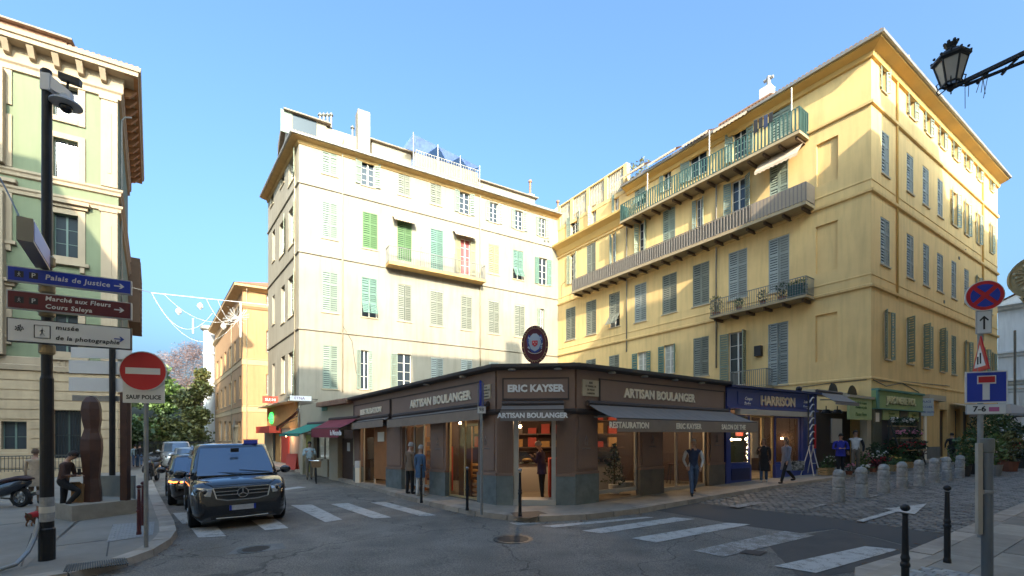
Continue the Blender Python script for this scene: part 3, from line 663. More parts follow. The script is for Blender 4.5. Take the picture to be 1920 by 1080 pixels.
obj('shade_net', mb, net, ter)
mb = MB()
for i, b in enumerate(xs): mb.bar(CF.P(b, zt, -1.05), CF.P(b, zn - .3 * i + .1, -1.05), .05)
obj('net_post', mb, MATS['gutter_zinc'], ter)
for px, y0, y1 in ((994, 342, 372), (1046, 380, 398)):
    mb = MB(); a = CF.s(px, -2.4); CF.box(mb, a - .3, a + .3, ZC + .5, CF.z(px, y1 - 6, -2.4), -2.7, -2.1); c_ = obj('chimney', mb, MATS['plaster_white'], crm)
    m = MB(); m.tube([CF.P(a, CF.z(px, y1 - 6, -2.4), -2.4), CF.P(a, CF.z(px, y0, -2.4), -2.4)], .1); m.lathe([(.18, 0), (.16, .2)], CF.P(a, CF.z(px, y0, -2.4), -2.4), 8); obj('chimney_pot', m, MATS['roof_tile'], c_)

# ------------------------------------------------------------------ green palace on the left
E = G(222, 885, .12).to_2d()
GF, GR = Fac(E, -DC), Fac(E, Vector((-.62, .784)))
ZG = GF.z(222, 150)
grn = thing('palace_building', 'pale green palace with cream pilasters, corbelled cornice and rusticated base', 'building', (*E, 0))
gl = GF.s(-330)
zb = [GF.z(12, 325), GF.z(12, 690)]
def gfw(x0, x1, y0, y1, **o):
    a = sorted((GF.s(x0), GF.s(x1))); c = (x0 + x1) / 2; z0, z1 = GF.z(c, y1), GF.z(c, y0)
    w = window(GF, grn, a[0], a[1], z0, z1, 'open', depth=.3, sill=False, **o)
    mb = MB(); f = .32
    GF.box(mb, a[0] - f, a[0], z0 - .3, z1 + f, .003, .09); GF.box(mb, a[1], a[1] + f, z0 - .3, z1 + f, .003, .09); GF.box(mb, a[0], a[1], z1, z1 + f, .003, .09); GF.box(mb, a[0], a[1], z0 - .3, z0, .003, .12)
    obj('surround', mb, MATS['stucco_pale'], w); return (a[0], a[1], z0, z1, .3), w
gh = []
bay = [(100, 147), (-52, 8)]
for x0, x1 in bay:
    sh = 0 if x0 > 0 else -46
    for (y0, y1) in ((160, 222), (262, 340), (402, 482), (590, 660)):
        h, w = gfw(x0, x1, y0 + sh * (1 if y0 > 400 else 1), y1 + sh, frame=MATS['window_frame_white'] if y0 < 390 else MATS['window_frame_dark'], bars=3 if y0 < 390 else 2); gh.append(h)
        if y0 in (402, 590):
            for nm, q0, q1, y0_, y1_, o_ in (('hood', h[0] - .55, h[1] + .55, h[3] + .55, h[3] + .75, .38), ('frieze', h[0] - .45, h[1] + .45, h[3] + .35, h[3] + .549, .2), ('sill', h[0] - .5, h[1] + .5, h[2] - .5, h[2] - .32, .25), ('bracket', h[0] - .3, h[0] - .1, h[2] - .85, h[2] - .501, .18), ('bracket', h[1] + .1, h[1] + .3, h[2] - .85, h[2] - .501, .18)):
                mb = MB(); GF.box(mb, q0, q1, y0_, y1_, .003, o_); obj(nm, mb, MATS['stucco_pale'], w)
zr0 = zb[1] - .1
a = sorted((GF.s(100), GF.s(152))); gw = (a[0], a[1], GF.z(126, 862), GF.z(126, 770), .35); gh2 = [gw]
window(GF, grn, *gw[:4], kind='open', depth=.35, frame=MATS['window_frame_dark'], bars=1)
mb = MB()
for i in range(9): q = gw[0] + .08 + (gw[1] - gw[0] - .16) * i / 8; mb.tube([GF.P(q, gw[2], -.1), GF.P(q, gw[3], -.1)], .02, 6)
for z in (gw[2] + .3, (gw[2] + gw[3]) / 2, gw[3] - .2): GF.box(mb, gw[0], gw[1], z, z + .03, -.11, -.09)
obj('window_grille', mb, MATS['iron_black'], grn)
a = sorted((GF.s(2), GF.s(50))); gw2 = (a[0], a[1], GF.z(26, 848), GF.z(26, 790), .35); gh2.append(gw2); window(GF, grn, *gw2[:4], kind='open', depth=.35, frame=MATS['window_frame_dark'], bars=1)
mb = MB(); GF.wall(mb, 0, gl, zr0, ZG, [h for h in gh])
GRL = 14.; mb.quad(GR.P(0, zr0), GR.P(GRL, zr0), GR.P(GRL, ZG), GR.P(0, ZG))
Eb, Ec = GR.P(GRL, 0).to_2d(), GF.P(gl, 0).to_2d()
mb.quad((*Eb, -1), (*(Eb + Vector((-24, -14.3))), -1), (*(Eb + Vector((-24, -14.3))), ZG), (*Eb, ZG)); obj('wall', mb, MATS['plaster_green'], grn)
# rusticated base: single courses with open joints
mb = MB(); GF.wall(mb, 0, gl, -1.2, zr0, gh2, .3); mb.quad(GR.P(0, -1.2), GR.P(GRL, -1.2), GR.P(GRL, zr0), GR.P(0, zr0)); obj('base_wall', mb, MATS['stone_rusticated'], grn)
nC = 11; zlo = -.45
for i in range(nC):
    z0 = zlo + (zr0 - zlo) * i / nC + .03; z1 = zlo + (zr0 - zlo) * (i + 1) / nC - .02; mb = MB(); segs = []
    cuts = sorted([0, gl, *[v for h in gh2 if h[2] < (z0 + z1) / 2 < h[3] for v in (h[0] - .15, h[1] + .15)]])
    for c0, c1 in zip(cuts[::2], cuts[1::2]): GF.box(mb, c0 + .003, c1, z0, z1, .002, .06)
    GR.box(mb, .003, GRL, z0, z1, .002, .06); obj('stone', mb, MATS['stone_rusticated'], grn)
gp = [Ec, E, Eb]
mb = MB()
for z in (zb[0], GF.z(222, 400) if 0 else zb[0] - 1.0): sweep(mb, gp, [(0, z - .1), (.12, z - .05), (.14, z + .12), (.22, z + .2), (.22, z + .32), (0, z + .4)], 1)
sweep(mb, gp, [(0, zr0), (.18, zr0 + .03), (.22, zr0 + .3), (.1, zr0 + .36), (.1, zr0 + .75), (0, zr0 + .8)], 1)
obj('string_course', mb, MATS['stucco_pale'], grn)
mb = MB(); pa = sorted((GF.s(190), 0))
for z0, z1 in ((zr0 + .82, zb[0] - 1.15), (zb[0] + .42, ZG - 1.5)):
    GF.box(mb, .02, pa[1], z0, z1, .002, .14); GF.box(mb, .0, pa[1] + .08, z1, z1 + .25, .002, .2); GF.box(mb, .3, pa[1] - .3, z0 + .8, z1 - .8, .14, .17)
    q0 = GF.s(12); GF.box(mb, q0, q0 + 3.2, z0, z1, .002, .5)
obj('pilaster', mb, MATS['stucco_pale'], grn)
mb = MB(); sweep(mb, gp, [(0, ZG - 1.35), (.14, ZG - 1.3), (.14, ZG - 1.0), (.24, ZG - .9), (.24, ZG - .25), (.3, ZG - .05), (.95, ZG - .02), (.97, ZG + .2), (1.06, ZG + .24), (1.1, ZG + .45), (0, ZG + .5)], 1); obj('cornice', mb, MATS['stucco_pale'], grn); mb = MB(); mb.quad(GR.P(-.9, ZG - .03, .3), GR.P(GRL, ZG - .03, .3), GR.P(GRL, ZG - .03, .94), GR.P(-.9, ZG - .03, .94)); obj('soffit', mb, MATS['corbel_warm_shade'] if 'corbel_warm_shade' in MATS else M('corbel_warm_shade', (.36, .17, .07), .85, var=.2), grn)  # warm shade under the side eave is put into the soffit and corbel colour
mb = MB(); mb.hexa([(-.13, 0, -.55), (.13, 0, -.55), (.13, .25, -.5), (-.13, .25, -.5), (-.15, 0, 0), (.15, 0, 0), (.15, .62, 0), (-.15, .62, 0)]); cm = mb.mesh('corbel', MATS['stucco_pale']); cm2 = mb.mesh('corbel', M('corbel_warm_shade', (.36, .17, .07), .85, var=.2))
for fac, ln in ((GF, 13.5), (GR, GRL)):
    n = int(ln / 1.02)
    for i in range(n):
        ang = math.atan2(fac.n.y, fac.n.x) - math.pi / 2
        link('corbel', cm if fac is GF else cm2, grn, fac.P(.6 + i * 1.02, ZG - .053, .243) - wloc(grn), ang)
mb = MB(); e = offset_path(gp, 1.05, 1); ins = offset_path(gp, -4, 1)
for i in range(2): mb.quad((*e[i], ZG + .46), (*e[i + 1], ZG + .46), (*ins[i + 1], ZG + 1.6), (*ins[i], ZG + 1.6))
mb.poly([(*p, ZG + 1.6) for p in (ins[0], ins[1], ins[2], Eb + Vector((-24, -14.3)))]); obj('roof', mb, MATS['roof_tile'], grn)
mb = MB(); tile_row(mb, gp, 1.05, ZG + .47, 1, pitch=.25); tag(obj('roof_tiles', mb, MATS['roof_tile'], grn), kind='stuff')
r_ = roof_box(grn, GF, GF.s(125, -1.5), GF.s(-200, -1.5), -5, -1.5, ZG + .8, ZG + 2.3, MATS['roof_tile'], MATS['roof_tile_grey'], 'attic', .3, .2)
downpipe(GR, grn, 0, -.3, ZG - 1.4, MATS['gutter_zinc'], o=.1, s=1.2)
# balustrade panels below the first-floor windows
mb = MB(); mb.lathe([(.07, 0), (.1, .2), (.05, .5), (.08, .68)], seg=8); bmh = mb.mesh('baluster', MATS['stucco_pale'])
for i in range(7): link('baluster', bmh, grn, GF.P(GF.s(186) + .25 + i * .25, GF.z(150, 690) - .55 + .2, .1) - wloc(grn))

# brown bay beyond the palace, orange building, round tower at the end of the street
br = thing('house', 'narrow house with a brown shuttered bay beside the green palace', 'building', GR.P(GRL + .1, 0))
mb = MB(); GR.box(mb, GRL + .1, GRL + 9, -1.5, GR.z(240, 470), -8, .0); obj('wall', mb, MATS['stucco_pale'], br)
mb = MB(); GR.box(mb, GRL + .6, GRL + 8, GR.z(240, 600), GR.z(240, 478), .003, .8); ba = obj('bay', mb, M('bay_brown', (.16, .09, .05), .7, var=.2), br)
mb = MB()
for i in range(14): z = GR.z(240, 600) + (GR.z(240, 478) - GR.z(240, 600)) * i / 14; GR.box(mb, GRL + .62, GRL + 7.9, z, z + .1, .8, .84)
obj('louvre', mb, M('louvre_ochre', (.35, .22, .1), .8), ba)

Oc = Vector(((455 - CX) / F * 52, 52)); DO = Vector((-.62, .784)); OL, OR = Fac(Oc, DO), Fac(Oc, DC)
org = thing('orange_building', 'orange three-storey building with red tile roof down the left street', 'building', (*Oc, -.5))
ZO = OL.z(455, 540); OLL = OL.s(403)
oh1 = []
def olw(fac, holes, x0, x1, y0, y1, **o):
    a = sorted((fac.s(x0), fac.s(x1))); c = (x0 + x1) / 2; z0, z1 = fac.z(c, y1), fac.z(c, y0); holes.append((a[0], a[1], z0, z1, .3)); window(fac, org, a[0], a[1], z0, z1, 'open', depth=.3, mat=S_('cream'), bars=2, **o)
for x, yt, yb_ in ((450.5, 628, 672), (440.5, 640, 681), (431.2, 650, 691), (422.5, 660, 698), (415, 669, 705), (407.5, 677, 712)):
    olw(OL, oh1, x - 1.7, x + 1.7, yt, yb_, pane=MATS['window_curtain'])
for x, yt, yb_ in ((450.5, 704, 748), (440.5, 713, 756), (431.2, 719, 759), (422.5, 725, 763), (415, 731, 766), (407.5, 737, 769)):
    olw(OL, oh1, x - 1.7, x + 1.7, yt, yb_, pane=MATS['window_curtain'])
for x in (449, 440, 431, 422, 413): olw(OL, oh1, x - 2.2, x + 2.2, 790, 826)
oh2 = []
for yt, yb_ in ((545, 578), (620, 660), (702, 740)): olw(OR, oh2, 499.5, 506, yt, yb_)
mb = MB(); OL.wall(mb, 0, OLL, -2, ZO, oh1); OR.wall(mb, 0, 12, -2, ZO, oh2); e2 = OL.P(OLL, 0).to_2d(); f2 = OR.P(12, 0).to_2d()
mb.quad((*e2, -2), (*(f2 + DO * OLL), -2), (*(f2 + DO * OLL), ZO), (*e2, ZO)); obj('wall', mb, MATS['plaster_orange'], org)
op = [e2, Oc, f2]; mb = MB()
for y in (676, 766):
    z = OL.z(457, y); sweep(mb, op, [(0, z - .35), (.06, z - .33), (.06, z + .28), (.12, z + .33), (0, z + .4)], 1)
z = OL.z(455, 578); sweep(mb, op, [(0, z), (.1, z + .03), (.35, z + .3), (.38, z + .45), (0, z + .5)], 1)
obj('string_course', mb, MATS['plaster_orange_trim'], org)
mb = MB(); sweep(mb, op, [(0, ZO - .3), (.2, ZO - .2), (.9, ZO), (.95, ZO + .25), (0, ZO + .3)], 1); obj('eave', mb, MATS['plaster_orange_trim'], org)
mb = MB(); e = offset_path(op, 1, 1); ins = offset_path(op, -4, 1)
for i in range(2): mb.quad((*e[i], ZO + .28), (*e[i + 1], ZO + .28), (*ins[i + 1], ZO + 2.3), (*ins[i], ZO + 2.3))
mb.poly([(*p, ZO + 2.3) for p in (ins[0], ins[1], ins[2], f2 + DO * OLL)]); obj('roof', mb, MATS['roof_tile_red'], org)
downpipe(OR, org, 0, -.5, ZO - .2, MATS['plaster_cream_trim'], s=.4); downpipe(OL, org, 0, -.5, ZO - .2, MATS['plaster_cream_trim'], s=9)
mb = MB(); a = OL.s(444.5); zd = gz(Oc.x) ; OL.box(mb, a - .9, a - .6, zd, zd + 3.4, .003, .3); OL.box(mb, a + .6, a + .9, zd, zd + 3.4, .003, .3); OL.box(mb, a - 1.1, a + 1.1, zd + 3.4, zd + 3.7, .003, .4)
mb.poly([OL.P(a - 1.1, zd + 3.7, .3), OL.P(a + 1.1, zd + 3.7, .3), OL.P(a, zd + 4.7, .3)]); pt = obj('portal', mb, MATS['stucco_pale'], org)
mb = MB(); OL.box(mb, a - .6, a + .6, zd, zd + 3.4, .003, .05); obj('door', mb, MATS['bracket_wood'], pt)
tw = thing('round_tower', 'white round tower at the far end of the orange building', 'tower', (0, 0, 0))
tc_ = at(392.5, 820, 76.); tw.location = (tc_.x, tc_.y, gz(tc_.x)); r = 9.5 / F * 76; zt = CAMH + 76 * (HZ - 622) / F - gz(tc_.x)
mb = MB(); mb.lathe([(r, -1), (r, zt)], seg=24); obj('wall', mb, MATS['plaster_white'], tw, smooth=False, world=False)
mb = MB(); mb.lathe([(r, zt), (r * 1.5, zt + .3), (r * 1.55, zt + .7), (r * 1.2, zt + .9), (.1, zt + 1.1)], seg=24); obj('roof', mb, MATS['gutter_zinc'], tw, world=False)
mb = MB()
for zz in (zt - 4, zt - 9.5): mb.lathe([(r, zz), (r * 1.2, zz + .2), (r * 1.2, zz + .4), (r, zz + .6)], seg=24)
obj('cornice', mb, MATS['plaster_white'], tw, world=False)

# ------------------------------------------------------------------ white church at the end of the right street
Wo = Vector(((1871 - CX) / F * 44, 44)); WF = Fac(Wo, Vector((.5588, -.8293)))
chu = thing('church', 'pale church front with cornices and red tile roof closing the right street', 'church', (*Wo, .5))
zw = lambda px, py: WF.z(px, py)
mb = MB(); WL = 16.; z1 = zw(1871, 585)
WF.box(mb, 0, WL, -1, z1, -6, 0); obj('wall', mb, MATS['plaster_white'], chu)
mb = MB(); zg = zw(1895, 560)
mb.poly([WF.P(-.3, z1 + .6, .3), WF.P(WL, z1 + .6, .3), WF.P(WL / 2, z1 + 4.4, .3)]); mb.poly([WF.P(-.3, z1 + .6, -6), WF.P(WL / 2, z1 + 4.4, -6), WF.P(WL, z1 + .6, -6)])
obj('pediment', mb, MATS['plaster_white'], chu)
mb = MB()
mb.quad(WF.P(-.6, z1 + .55, .5), WF.P(WL / 2, z1 + 4.7, .5), WF.P(WL / 2, z1 + 4.7, -7), WF.P(-.6, z1 + .55, -7)); mb.quad(WF.P(WL + .6, z1 + .55, .5), WF.P(WL / 2, z1 + 4.7, .5), WF.P(WL / 2, z1 + 4.7, -7), WF.P(WL + .6, z1 + .55, -7)); obj('roof', mb, MATS['roof_tile_red'], chu)
mb = MB()
wp = [WF.P(-.0, 0, 0).to_2d(), WF.P(WL, 0, 0).to_2d()]
sd_ = 1 if (offset_path(wp, 1, 1)[0] - wp[0]).dot(WF.n) > 0 else -1
for zz, o in ((z1, .7), (zw(1871, 672), .35), (zw(1871, 724), .5), (zw(1871, 738), .25)): sweep(mb, wp, [(0, zz), (o * .4, zz + .1), (o * .5, zz + .3), (o, zz + .4), (o, zz + .6), (0, zz + .65)], sd_)
for i in range(5): a = .6 + i * 3.4; WF.box(mb, a, a + .8, 1, zw(1871, 740), .003, .2)
obj('cornice', mb, MATS['plaster_white'], chu)

# ------------------------------------------------------------------ the south side of the square, behind the viewer: it keeps the street in shade
def shade_house(label, base, h, mat, win=True, bays=5):
    c = sum((Vector(p) for p in base), Vector((0, 0))) / len(base)
    t = thing('town_house', label, 'building', (c.x, c.y, 0)); mb = MB(); volume(mb, base, -1.5, h); obj('wall', mb, mat, t)
    mb = MB(); sweep(mb, [Vector(base[0]), Vector(base[1])], [(0, h - .6), (.2, h - .5), (.6, h - .1), (.6, h + .1), (0, h + .15)], 1 if (offset_path([base[0], base[1]], 1, 1)[0] - Vector(base[0])).dot(Vector(base[0]) - c) > 0 else -1); obj('cornice', mb, MATS['plaster_cream_trim'], t)
    f = Fac(base[0], Vector(base[1]) - Vector(base[0])); f.n = f.n if f.n.dot(Vector(base[0]) - c) > 0 else -f.n
    L_ = (Vector(base[1]) - Vector(base[0])).length
    for fl in range(int((h - 5) / 4.4)):
        for i in range(int(L_ / 3)):
            a = 1.5 + i * 3.0; z = 5 + fl * 4.4; m = MB(); f.box(m, a - .6, a + .6, z, z + 2.4, .003, .06); obj('shutter', m, MATS['shutter_sage'], t)
    return t

for fac, root, pts in ((YR, yel, ((1636, 712), (1660, 724), (1690, 718), (1722, 736))), (YR, yel, ((1640, 714), (1700, 716), (1780, 724))), (YL, yel, ((1625, 712), (1560, 718), (1500, 726))), (CF, crm, ((642, 610), (660, 640), (668, 700))), (YL, yel, ((1053, 560), (1053, 535), (1060, 528)))):
    m = MB(); m.tube([fac.P(fac.s(x), fac.z(x, y), .03) for x, y in pts], .018, 5); obj('cable', m, MATS['iron_dark'], root)
DAc = DR; NA = Vector((-DR.y, DR.x))                       # NA: towards the north
A0 = Vector((3.0, 0.0))
def apt(s, back=0.): return tuple(A0 + DR * s - NA * back)
sc_ = (sun_dir_h := Vector((math.sin(_a), math.cos(_a))))
def row(label, s0, s1, h, mat, back=12): return shade_house(label, [apt(s0 + .05), apt(s1 - .05), apt(s1 - .05, back), apt(s0 + .05, back)], h, mat)
row('pale town house along the south pavement close behind the viewer', 17, 22.8, 22.3, MATS['plaster_pale'])
row('taller pale town house next along the south pavement', 22.8, 31.4, 24.6, MATS['plaster_pale'])
row('long low town house at the east end of the south pavement', 31.4, 66, 21.9, MATS['plaster_pale'])
row('pale town house right behind the viewer', 9.3, 17, 24.2, MATS['plaster_pale'])
cst = row('pale town house with a wide chimney behind the viewer', -.5, 9.3, 25.0, MATS['plaster_pale'])
fa = Fac(A0, DR); mb = MB(); mb.hexa([(*apt(s, b), z) for z in (24.8, 27.4) for s, b in ((7.9, 2), (9.2, 2), (9.2, .5), (7.9, .5))]); obj('chimney', mb, MATS['plaster_white'], cst)
row('low pale house in the row behind the viewer', -6.5, -.5, 21.8, MATS['plaster_pale'])
row('pale house at the west end of the row behind the viewer', -22, -6.5, 23.5, MATS['plaster_pale'])
gbl = thing('gabled_house', 'tall gabled house on the west side of the square outside the view', 'building', (-24, -3, 0))
mb = MB(); fr = [(-34, -7.4), (-19.9, 1.1), (-16.9, 2.9)]; bk_ = [(-31, -14), (-15.5, -6), (-13.5, -4.8)]; hs = [29.7, 29.7, 24.0]
for i in range(2):
    mb.quad((*fr[i], -1), (*fr[i + 1], -1), (*fr[i + 1], hs[i + 1]), (*fr[i], hs[i])); mb.quad((*bk_[i], -1), (*bk_[i + 1], -1), (*bk_[i + 1], hs[i + 1]), (*bk_[i], hs[i]))
    mb.quad((*fr[i], hs[i]), (*fr[i + 1], hs[i + 1]), (*bk_[i + 1], hs[i + 1]), (*bk_[i], hs[i]))
for i in (0, 2): mb.quad((*fr[i], -1), (*bk_[i], -1), (*bk_[i], hs[i]), (*fr[i], hs[i]))
obj('wall', mb, MATS['plaster_pale'], gbl)
# ================================================================== GROUND
def V3(p, dz=0.): return Vector((p[0], p[1], gz(p[0]) + dz))
def sheet(name, pts, dz, mat, parent=None, kind='structure'):
    mb = MB(); mb.poly([V3(p, dz) for p in pts]); o = obj(name, mb, mat, parent)
    if parent is None: tag(o, kind=kind)
    return o
mb = MB()
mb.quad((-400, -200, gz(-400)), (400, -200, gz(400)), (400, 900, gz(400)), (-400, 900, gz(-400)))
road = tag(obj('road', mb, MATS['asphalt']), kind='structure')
NKp = [(470, 868), (530, 880), (600, 893), (680, 914), (760, 937), (830, 955), (890, 968), (950, 976), (1010, 979), (1100, 975), (1200, 963), (1330, 939), (1450, 918), (1565, 901), (1636, 888), (1745, 868)]
NK = [G(*p).to_2d() for p in NKp]; NK.append(NK[-1] + DR * 18)
LKp = [(20, 1110), (130, 1091), (240, 1062), (290, 1043), (322, 1022), (333, 1005), (328, 985), (311, 955), (297, 928), (285, 900), (275, 880)]
LK = [G(*p).to_2d() for p in LKp]; LK.append(LK[-1] + Vector((-.62, .784)) * 25)
SKp = [(1600, 1080), (1700, 1048), (1757, 1022), (1840, 985), (1920, 950)]
SK = [G(*p).to_2d() for p in SKp]; SK = [SK[0] + Vector((-1.2, -1.6))] + SK; SK.append(SK[-1] + DR * 30)
def pavement(name, kerb, rest, mat, inner):
    """raised pavement: top sheet, and its kerb as single stones"""
    o = sheet(name, offset_path(kerb, .26, inner) + [Vector(p) for p in rest], .12, mat)
    inn = offset_path(kerb, .30, inner); k = 0
    for i in range(len(kerb) - 1):
        a, b, ai, bi = kerb[i], kerb[i + 1], inn[i], inn[i + 1]; L = (b - a).length; n = max(1, round(L / .95))
        if min(a.y, b.y) > 45: n = max(1, int(L / 4))
        for j in range(n):
            f0, f1 = j / n + .012 / L, (j + 1) / n - .012 / L; jz = random.uniform(-.004, .006); mb = MB()
            q = [a.lerp(b, f0), a.lerp(b, f1), ai.lerp(bi, f1), ai.lerp(bi, f0)]
            if q[0].x * 0 + q[0].y < .2: continue
            top = [q[0].lerp(q[3], .07), q[1].lerp(q[2], .07), q[2], q[3]]
            mb.hexa([V3(p, -.05) for p in q] + [V3(p, .126 + jz) for p in top]); obj('kerb_stone', mb, MATS['kerb_granite'], o)
    return o
npv = pavement('pavement', NK, [K + DR * 45 - DR * 0 + DL * 3, K + DL * 3, C + Vector((4, 4)), D + Vector((4, 3)), D + Vector((-1.2, 2.2))], MATS['pavement_grey'], -1)
lpv = pavement('pavement', LK, [E + Vector((-14.5, 21)), E + Vector((2, -1.5)) * 0 + Vector((-.5, .5)), E + Vector((-22, -13)), Vector((-30, 0)), Vector((-12, 1))], MATS['asphalt_left'], -1)
spv = pavement('pavement', SK, [A0 + DR * 62, A0 - DR * 3, Vector((3, 0))], MATS['pavement_grey'], 1)
# gutter line of pale stones along the south kerb
# slabs of the south pavement: single stones in courses along the kerb
s0 = SK[3]; nS = Vector((DR.y, -DR.x)); ds = (SK[5] - SK[3]).normalized(); nS = Vector((ds.y, -ds.x)); k = 0
for r in range(11):
    ln, wd = (.95, .55) if r % 3 else (1.2, .42); t0 = .32 + r * .53
    for c in range(-4, 10):
        a = c * ln + (r % 2) * ln * .5 + random.uniform(-.03, .03); q = [s0 + ds * (a + e) + nS * (t0 + f) for e, f in ((.008, .008), (ln - .008, .008), (ln - .008, .522), (.008, .522))]
        if q[0].y < 4.3 or q[0].x / q[0].y < .8 or q[0].x / max(.1, q[0].y) > 1.3: continue
        mb = MB(); mb.hexa([V3(p, .1) for p in q] + [V3(p, .128 + random.uniform(-.003, .003)) for p in q]); obj('paving_slab', mb, MATS['slab_paving'], spv)
mb = MB(); bl_ = [G(1590, 1092, .12).to_2d(), G(1692, 1052, .12).to_2d(), G(1768, 1050, .12).to_2d(), G(1690, 1085, .12).to_2d()]
mb.hexa([V3(p, .1) for p in bl_] + [V3(p, .136) for p in bl_]); obj('dropped_kerb', mb, M('stone_beige', (.40, .33, .25), .8, var=.2, vscale=3), spv)
wm = M('sett_white', (.42, .41, .38), .8, var=.3, vscale=4, rnd=.3)
b0 = G(1665, 1082, .12).to_2d(); b1 = G(1760, 1052, .12).to_2d(); bd = (b1 - b0).normalized(); bn = Vector((bd.y, -bd.x))
for i in range(8):
    for j in range(16):
        p = b0 + bd * i * .12 + bn * (.03 + j * .13 + (i % 2) * .06); q = [p, p + bd * .11, p + bd * .11 + bn * .12, p + bn * .12]
        if p.y < 4.6: continue
        mb = MB(); mb.hexa([V3(v, .1) for v in q] + [V3(v, .138 + random.uniform(-.004, .004)) for v in q]); obj('tactile_stone', mb, wm, spv)
# setts of the right street
pv = lambda p: G(*p).to_2d()
edge = [pv((1228, 957)), pv((1390, 985)), pv((1500, 1000)), pv((1565, 992)), pv((1640, 1008)), pv((1747, 1036))]
cob = tag(sheet('paved_street', [edge[0]] + edge[1:] + [SK[3], SK[4], SK[5], SK[6]] + [NK[-1], NK[-2], NK[-3], NK[-4], NK[-5], NK[11]], .004, MATS['joint_sand']), kind='structure')
def inside(p, poly):
    c = False; n = len(poly)
    for i in range(n):
        a, b = poly[i], poly[(i + 1) % n]
        if (a.y > p.y) != (b.y > p.y) and p.x < (b.x - a.x) * (p.y - a.y) / (b.y - a.y) + a.x: c = not c
    return c
cp = [edge[0]] + edge[1:] + [SK[3], SK[4], SK[5], SK[6]] + [NK[-1], NK[-2], NK[-3], NK[-4], NK[-5], NK[11]]
rr = random.Random(3); setts = []; o0 = NK[11]; dn = Vector((DR.y, -DR.x))
for i in range(-4, 190):                                  # rows across the street, slightly arched
    for j in range(-8, 62):
        w = .2; p = o0 + DR * (i * .155 + .35 * math.sin(j * .09) + .03 * math.sin(i * 1.7 + j * .5)) + dn * (j * w + (i % 2) * .1)
        if not inside(p, cp) or p.y > 34 or p.x / p.y > 1.2: continue
        setts.append((p.y, p, rr.uniform(.165, .19), rr.uniform(.118, .138), rr.uniform(-.006, .008), rr.uniform(-.05, .05)))
setts.sort(key=lambda q: q[0])
def sett(mb, p, w, l, dz, a):
    ca, sa = math.cos(a), math.sin(a); X = (DR * ca + dn * sa) * l / 2; Y = (dn * ca - DR * sa) * w / 2
    lo = [p - X - Y, p + X - Y, p + X + Y, p - X + Y]; hi = [p + (q - p) * .84 for q in lo]
    mb.hexa([V3(q, .005) for q in lo] + [V3(q, .024 + dz) for q in hi])
for i, (y, p, w, l, dz, a) in enumerate(setts[:290]): mb = MB(); sett(mb, p, w, l, dz, a); obj('paving_sett', mb, MATS['sett_stone'], cob)
groups = [MB() for _ in range(3)]
for y, p, w, l, dz, a in setts[290:]: sett(groups[rr.randrange(3)], p, w, l, dz, a)
mb = MB()
for k, g in enumerate(groups):
    off = len(mb.v); mb.v += g.v; mb.f += [tuple(i + off for i in f) for f in g.f]; mb.m += [k] * len(g.f)
tag(obj('paving_setts', mb, [MATS['sett_stone'], M('sett_pale', (.24, .22, .19), .5, var=.3, vscale=3), M('sett_dark', (.15, .138, .122), .6, var=.3, vscale=3)], cob), kind='stuff')
# painted markings
def paint(name, polys, dz=.008, mat=None, parent=None):
    for pl in polys:
        mb = MB(); mb.poly([G(x, y, dz) for x, y in pl]); obj(name, mb, mat or MATS['paint_white'], parent)
zc1 = tag(sheet('road_markings', [pv((575, 914)), pv((535, 919)), pv((533, 916)), pv((560, 912.5))], .006, MATS['paint_white']), kind='structure')
paint('crossing_stripe', [[(545, 947), (585, 946), (642, 974), (610, 979)], [(620, 945), (652, 943), (734, 970), (700, 972)], [(695, 942), (722, 941), (818, 966), (790, 968)],
  [(358, 990), (407, 987), (424, 1005), (372, 1008)], [(470, 975), (515, 972), (541, 990), (497, 994)], [(324, 962), (352, 960), (366, 980), (342, 982)]], parent=zc1)
pw = MATS['paint_worn']
paint('crossing_stripe', [[(955, 980), (985, 978), (1016, 981), (968, 984)], [(1015, 986), (1210, 969), (1228, 970), (1040, 989)], [(1091, 995), (1264, 970), (1303, 973), (1128, 1000)], [(1184, 1009), (1363, 980), (1407, 983), (1230, 1017)]], parent=zc1)
paint('crossing_stripe', [[(1299, 1032), (1472, 995.5), (1527, 1004), (1357, 1044)]], .009, pw, zc1)
paint('crossing_stripe', [[(1451, 1061), (1622, 1024), (1685, 1030), (1530, 1074)]], .012, None, zc1)
paint('road_arrow', [[(1605, 976), (1619, 978), (1684, 959), (1676, 956)], [(1656, 954), (1738, 944), (1715, 964), (1684, 959), (1676, 956)]], .042, MATS['paint_white'], zc1)
paint('road_arrow', [[(1366, 949), (1384, 952), (1420, 945), (1447, 941), (1408, 942)]], .042, pw, zc1)
paint('lane_dash', [[(1513, 951), (1520, 953), (1550, 946), (1544, 944)], [(1472, 931), (1478, 932.5), (1500, 929), (1496, 927.5)], [(1620, 932), (1626, 934), (1650, 928), (1645, 927)]], .042, pw, zc1)
sheet('asphalt_patch', [pv(p) for p in ((1440, 1022), (1505, 1003), (1566, 993), (1640, 1009), (1744, 1037), (1700, 1049), (1640, 1066), (1560, 1079), (1500, 1085))], .0045, MATS['asphalt_patch'], road)
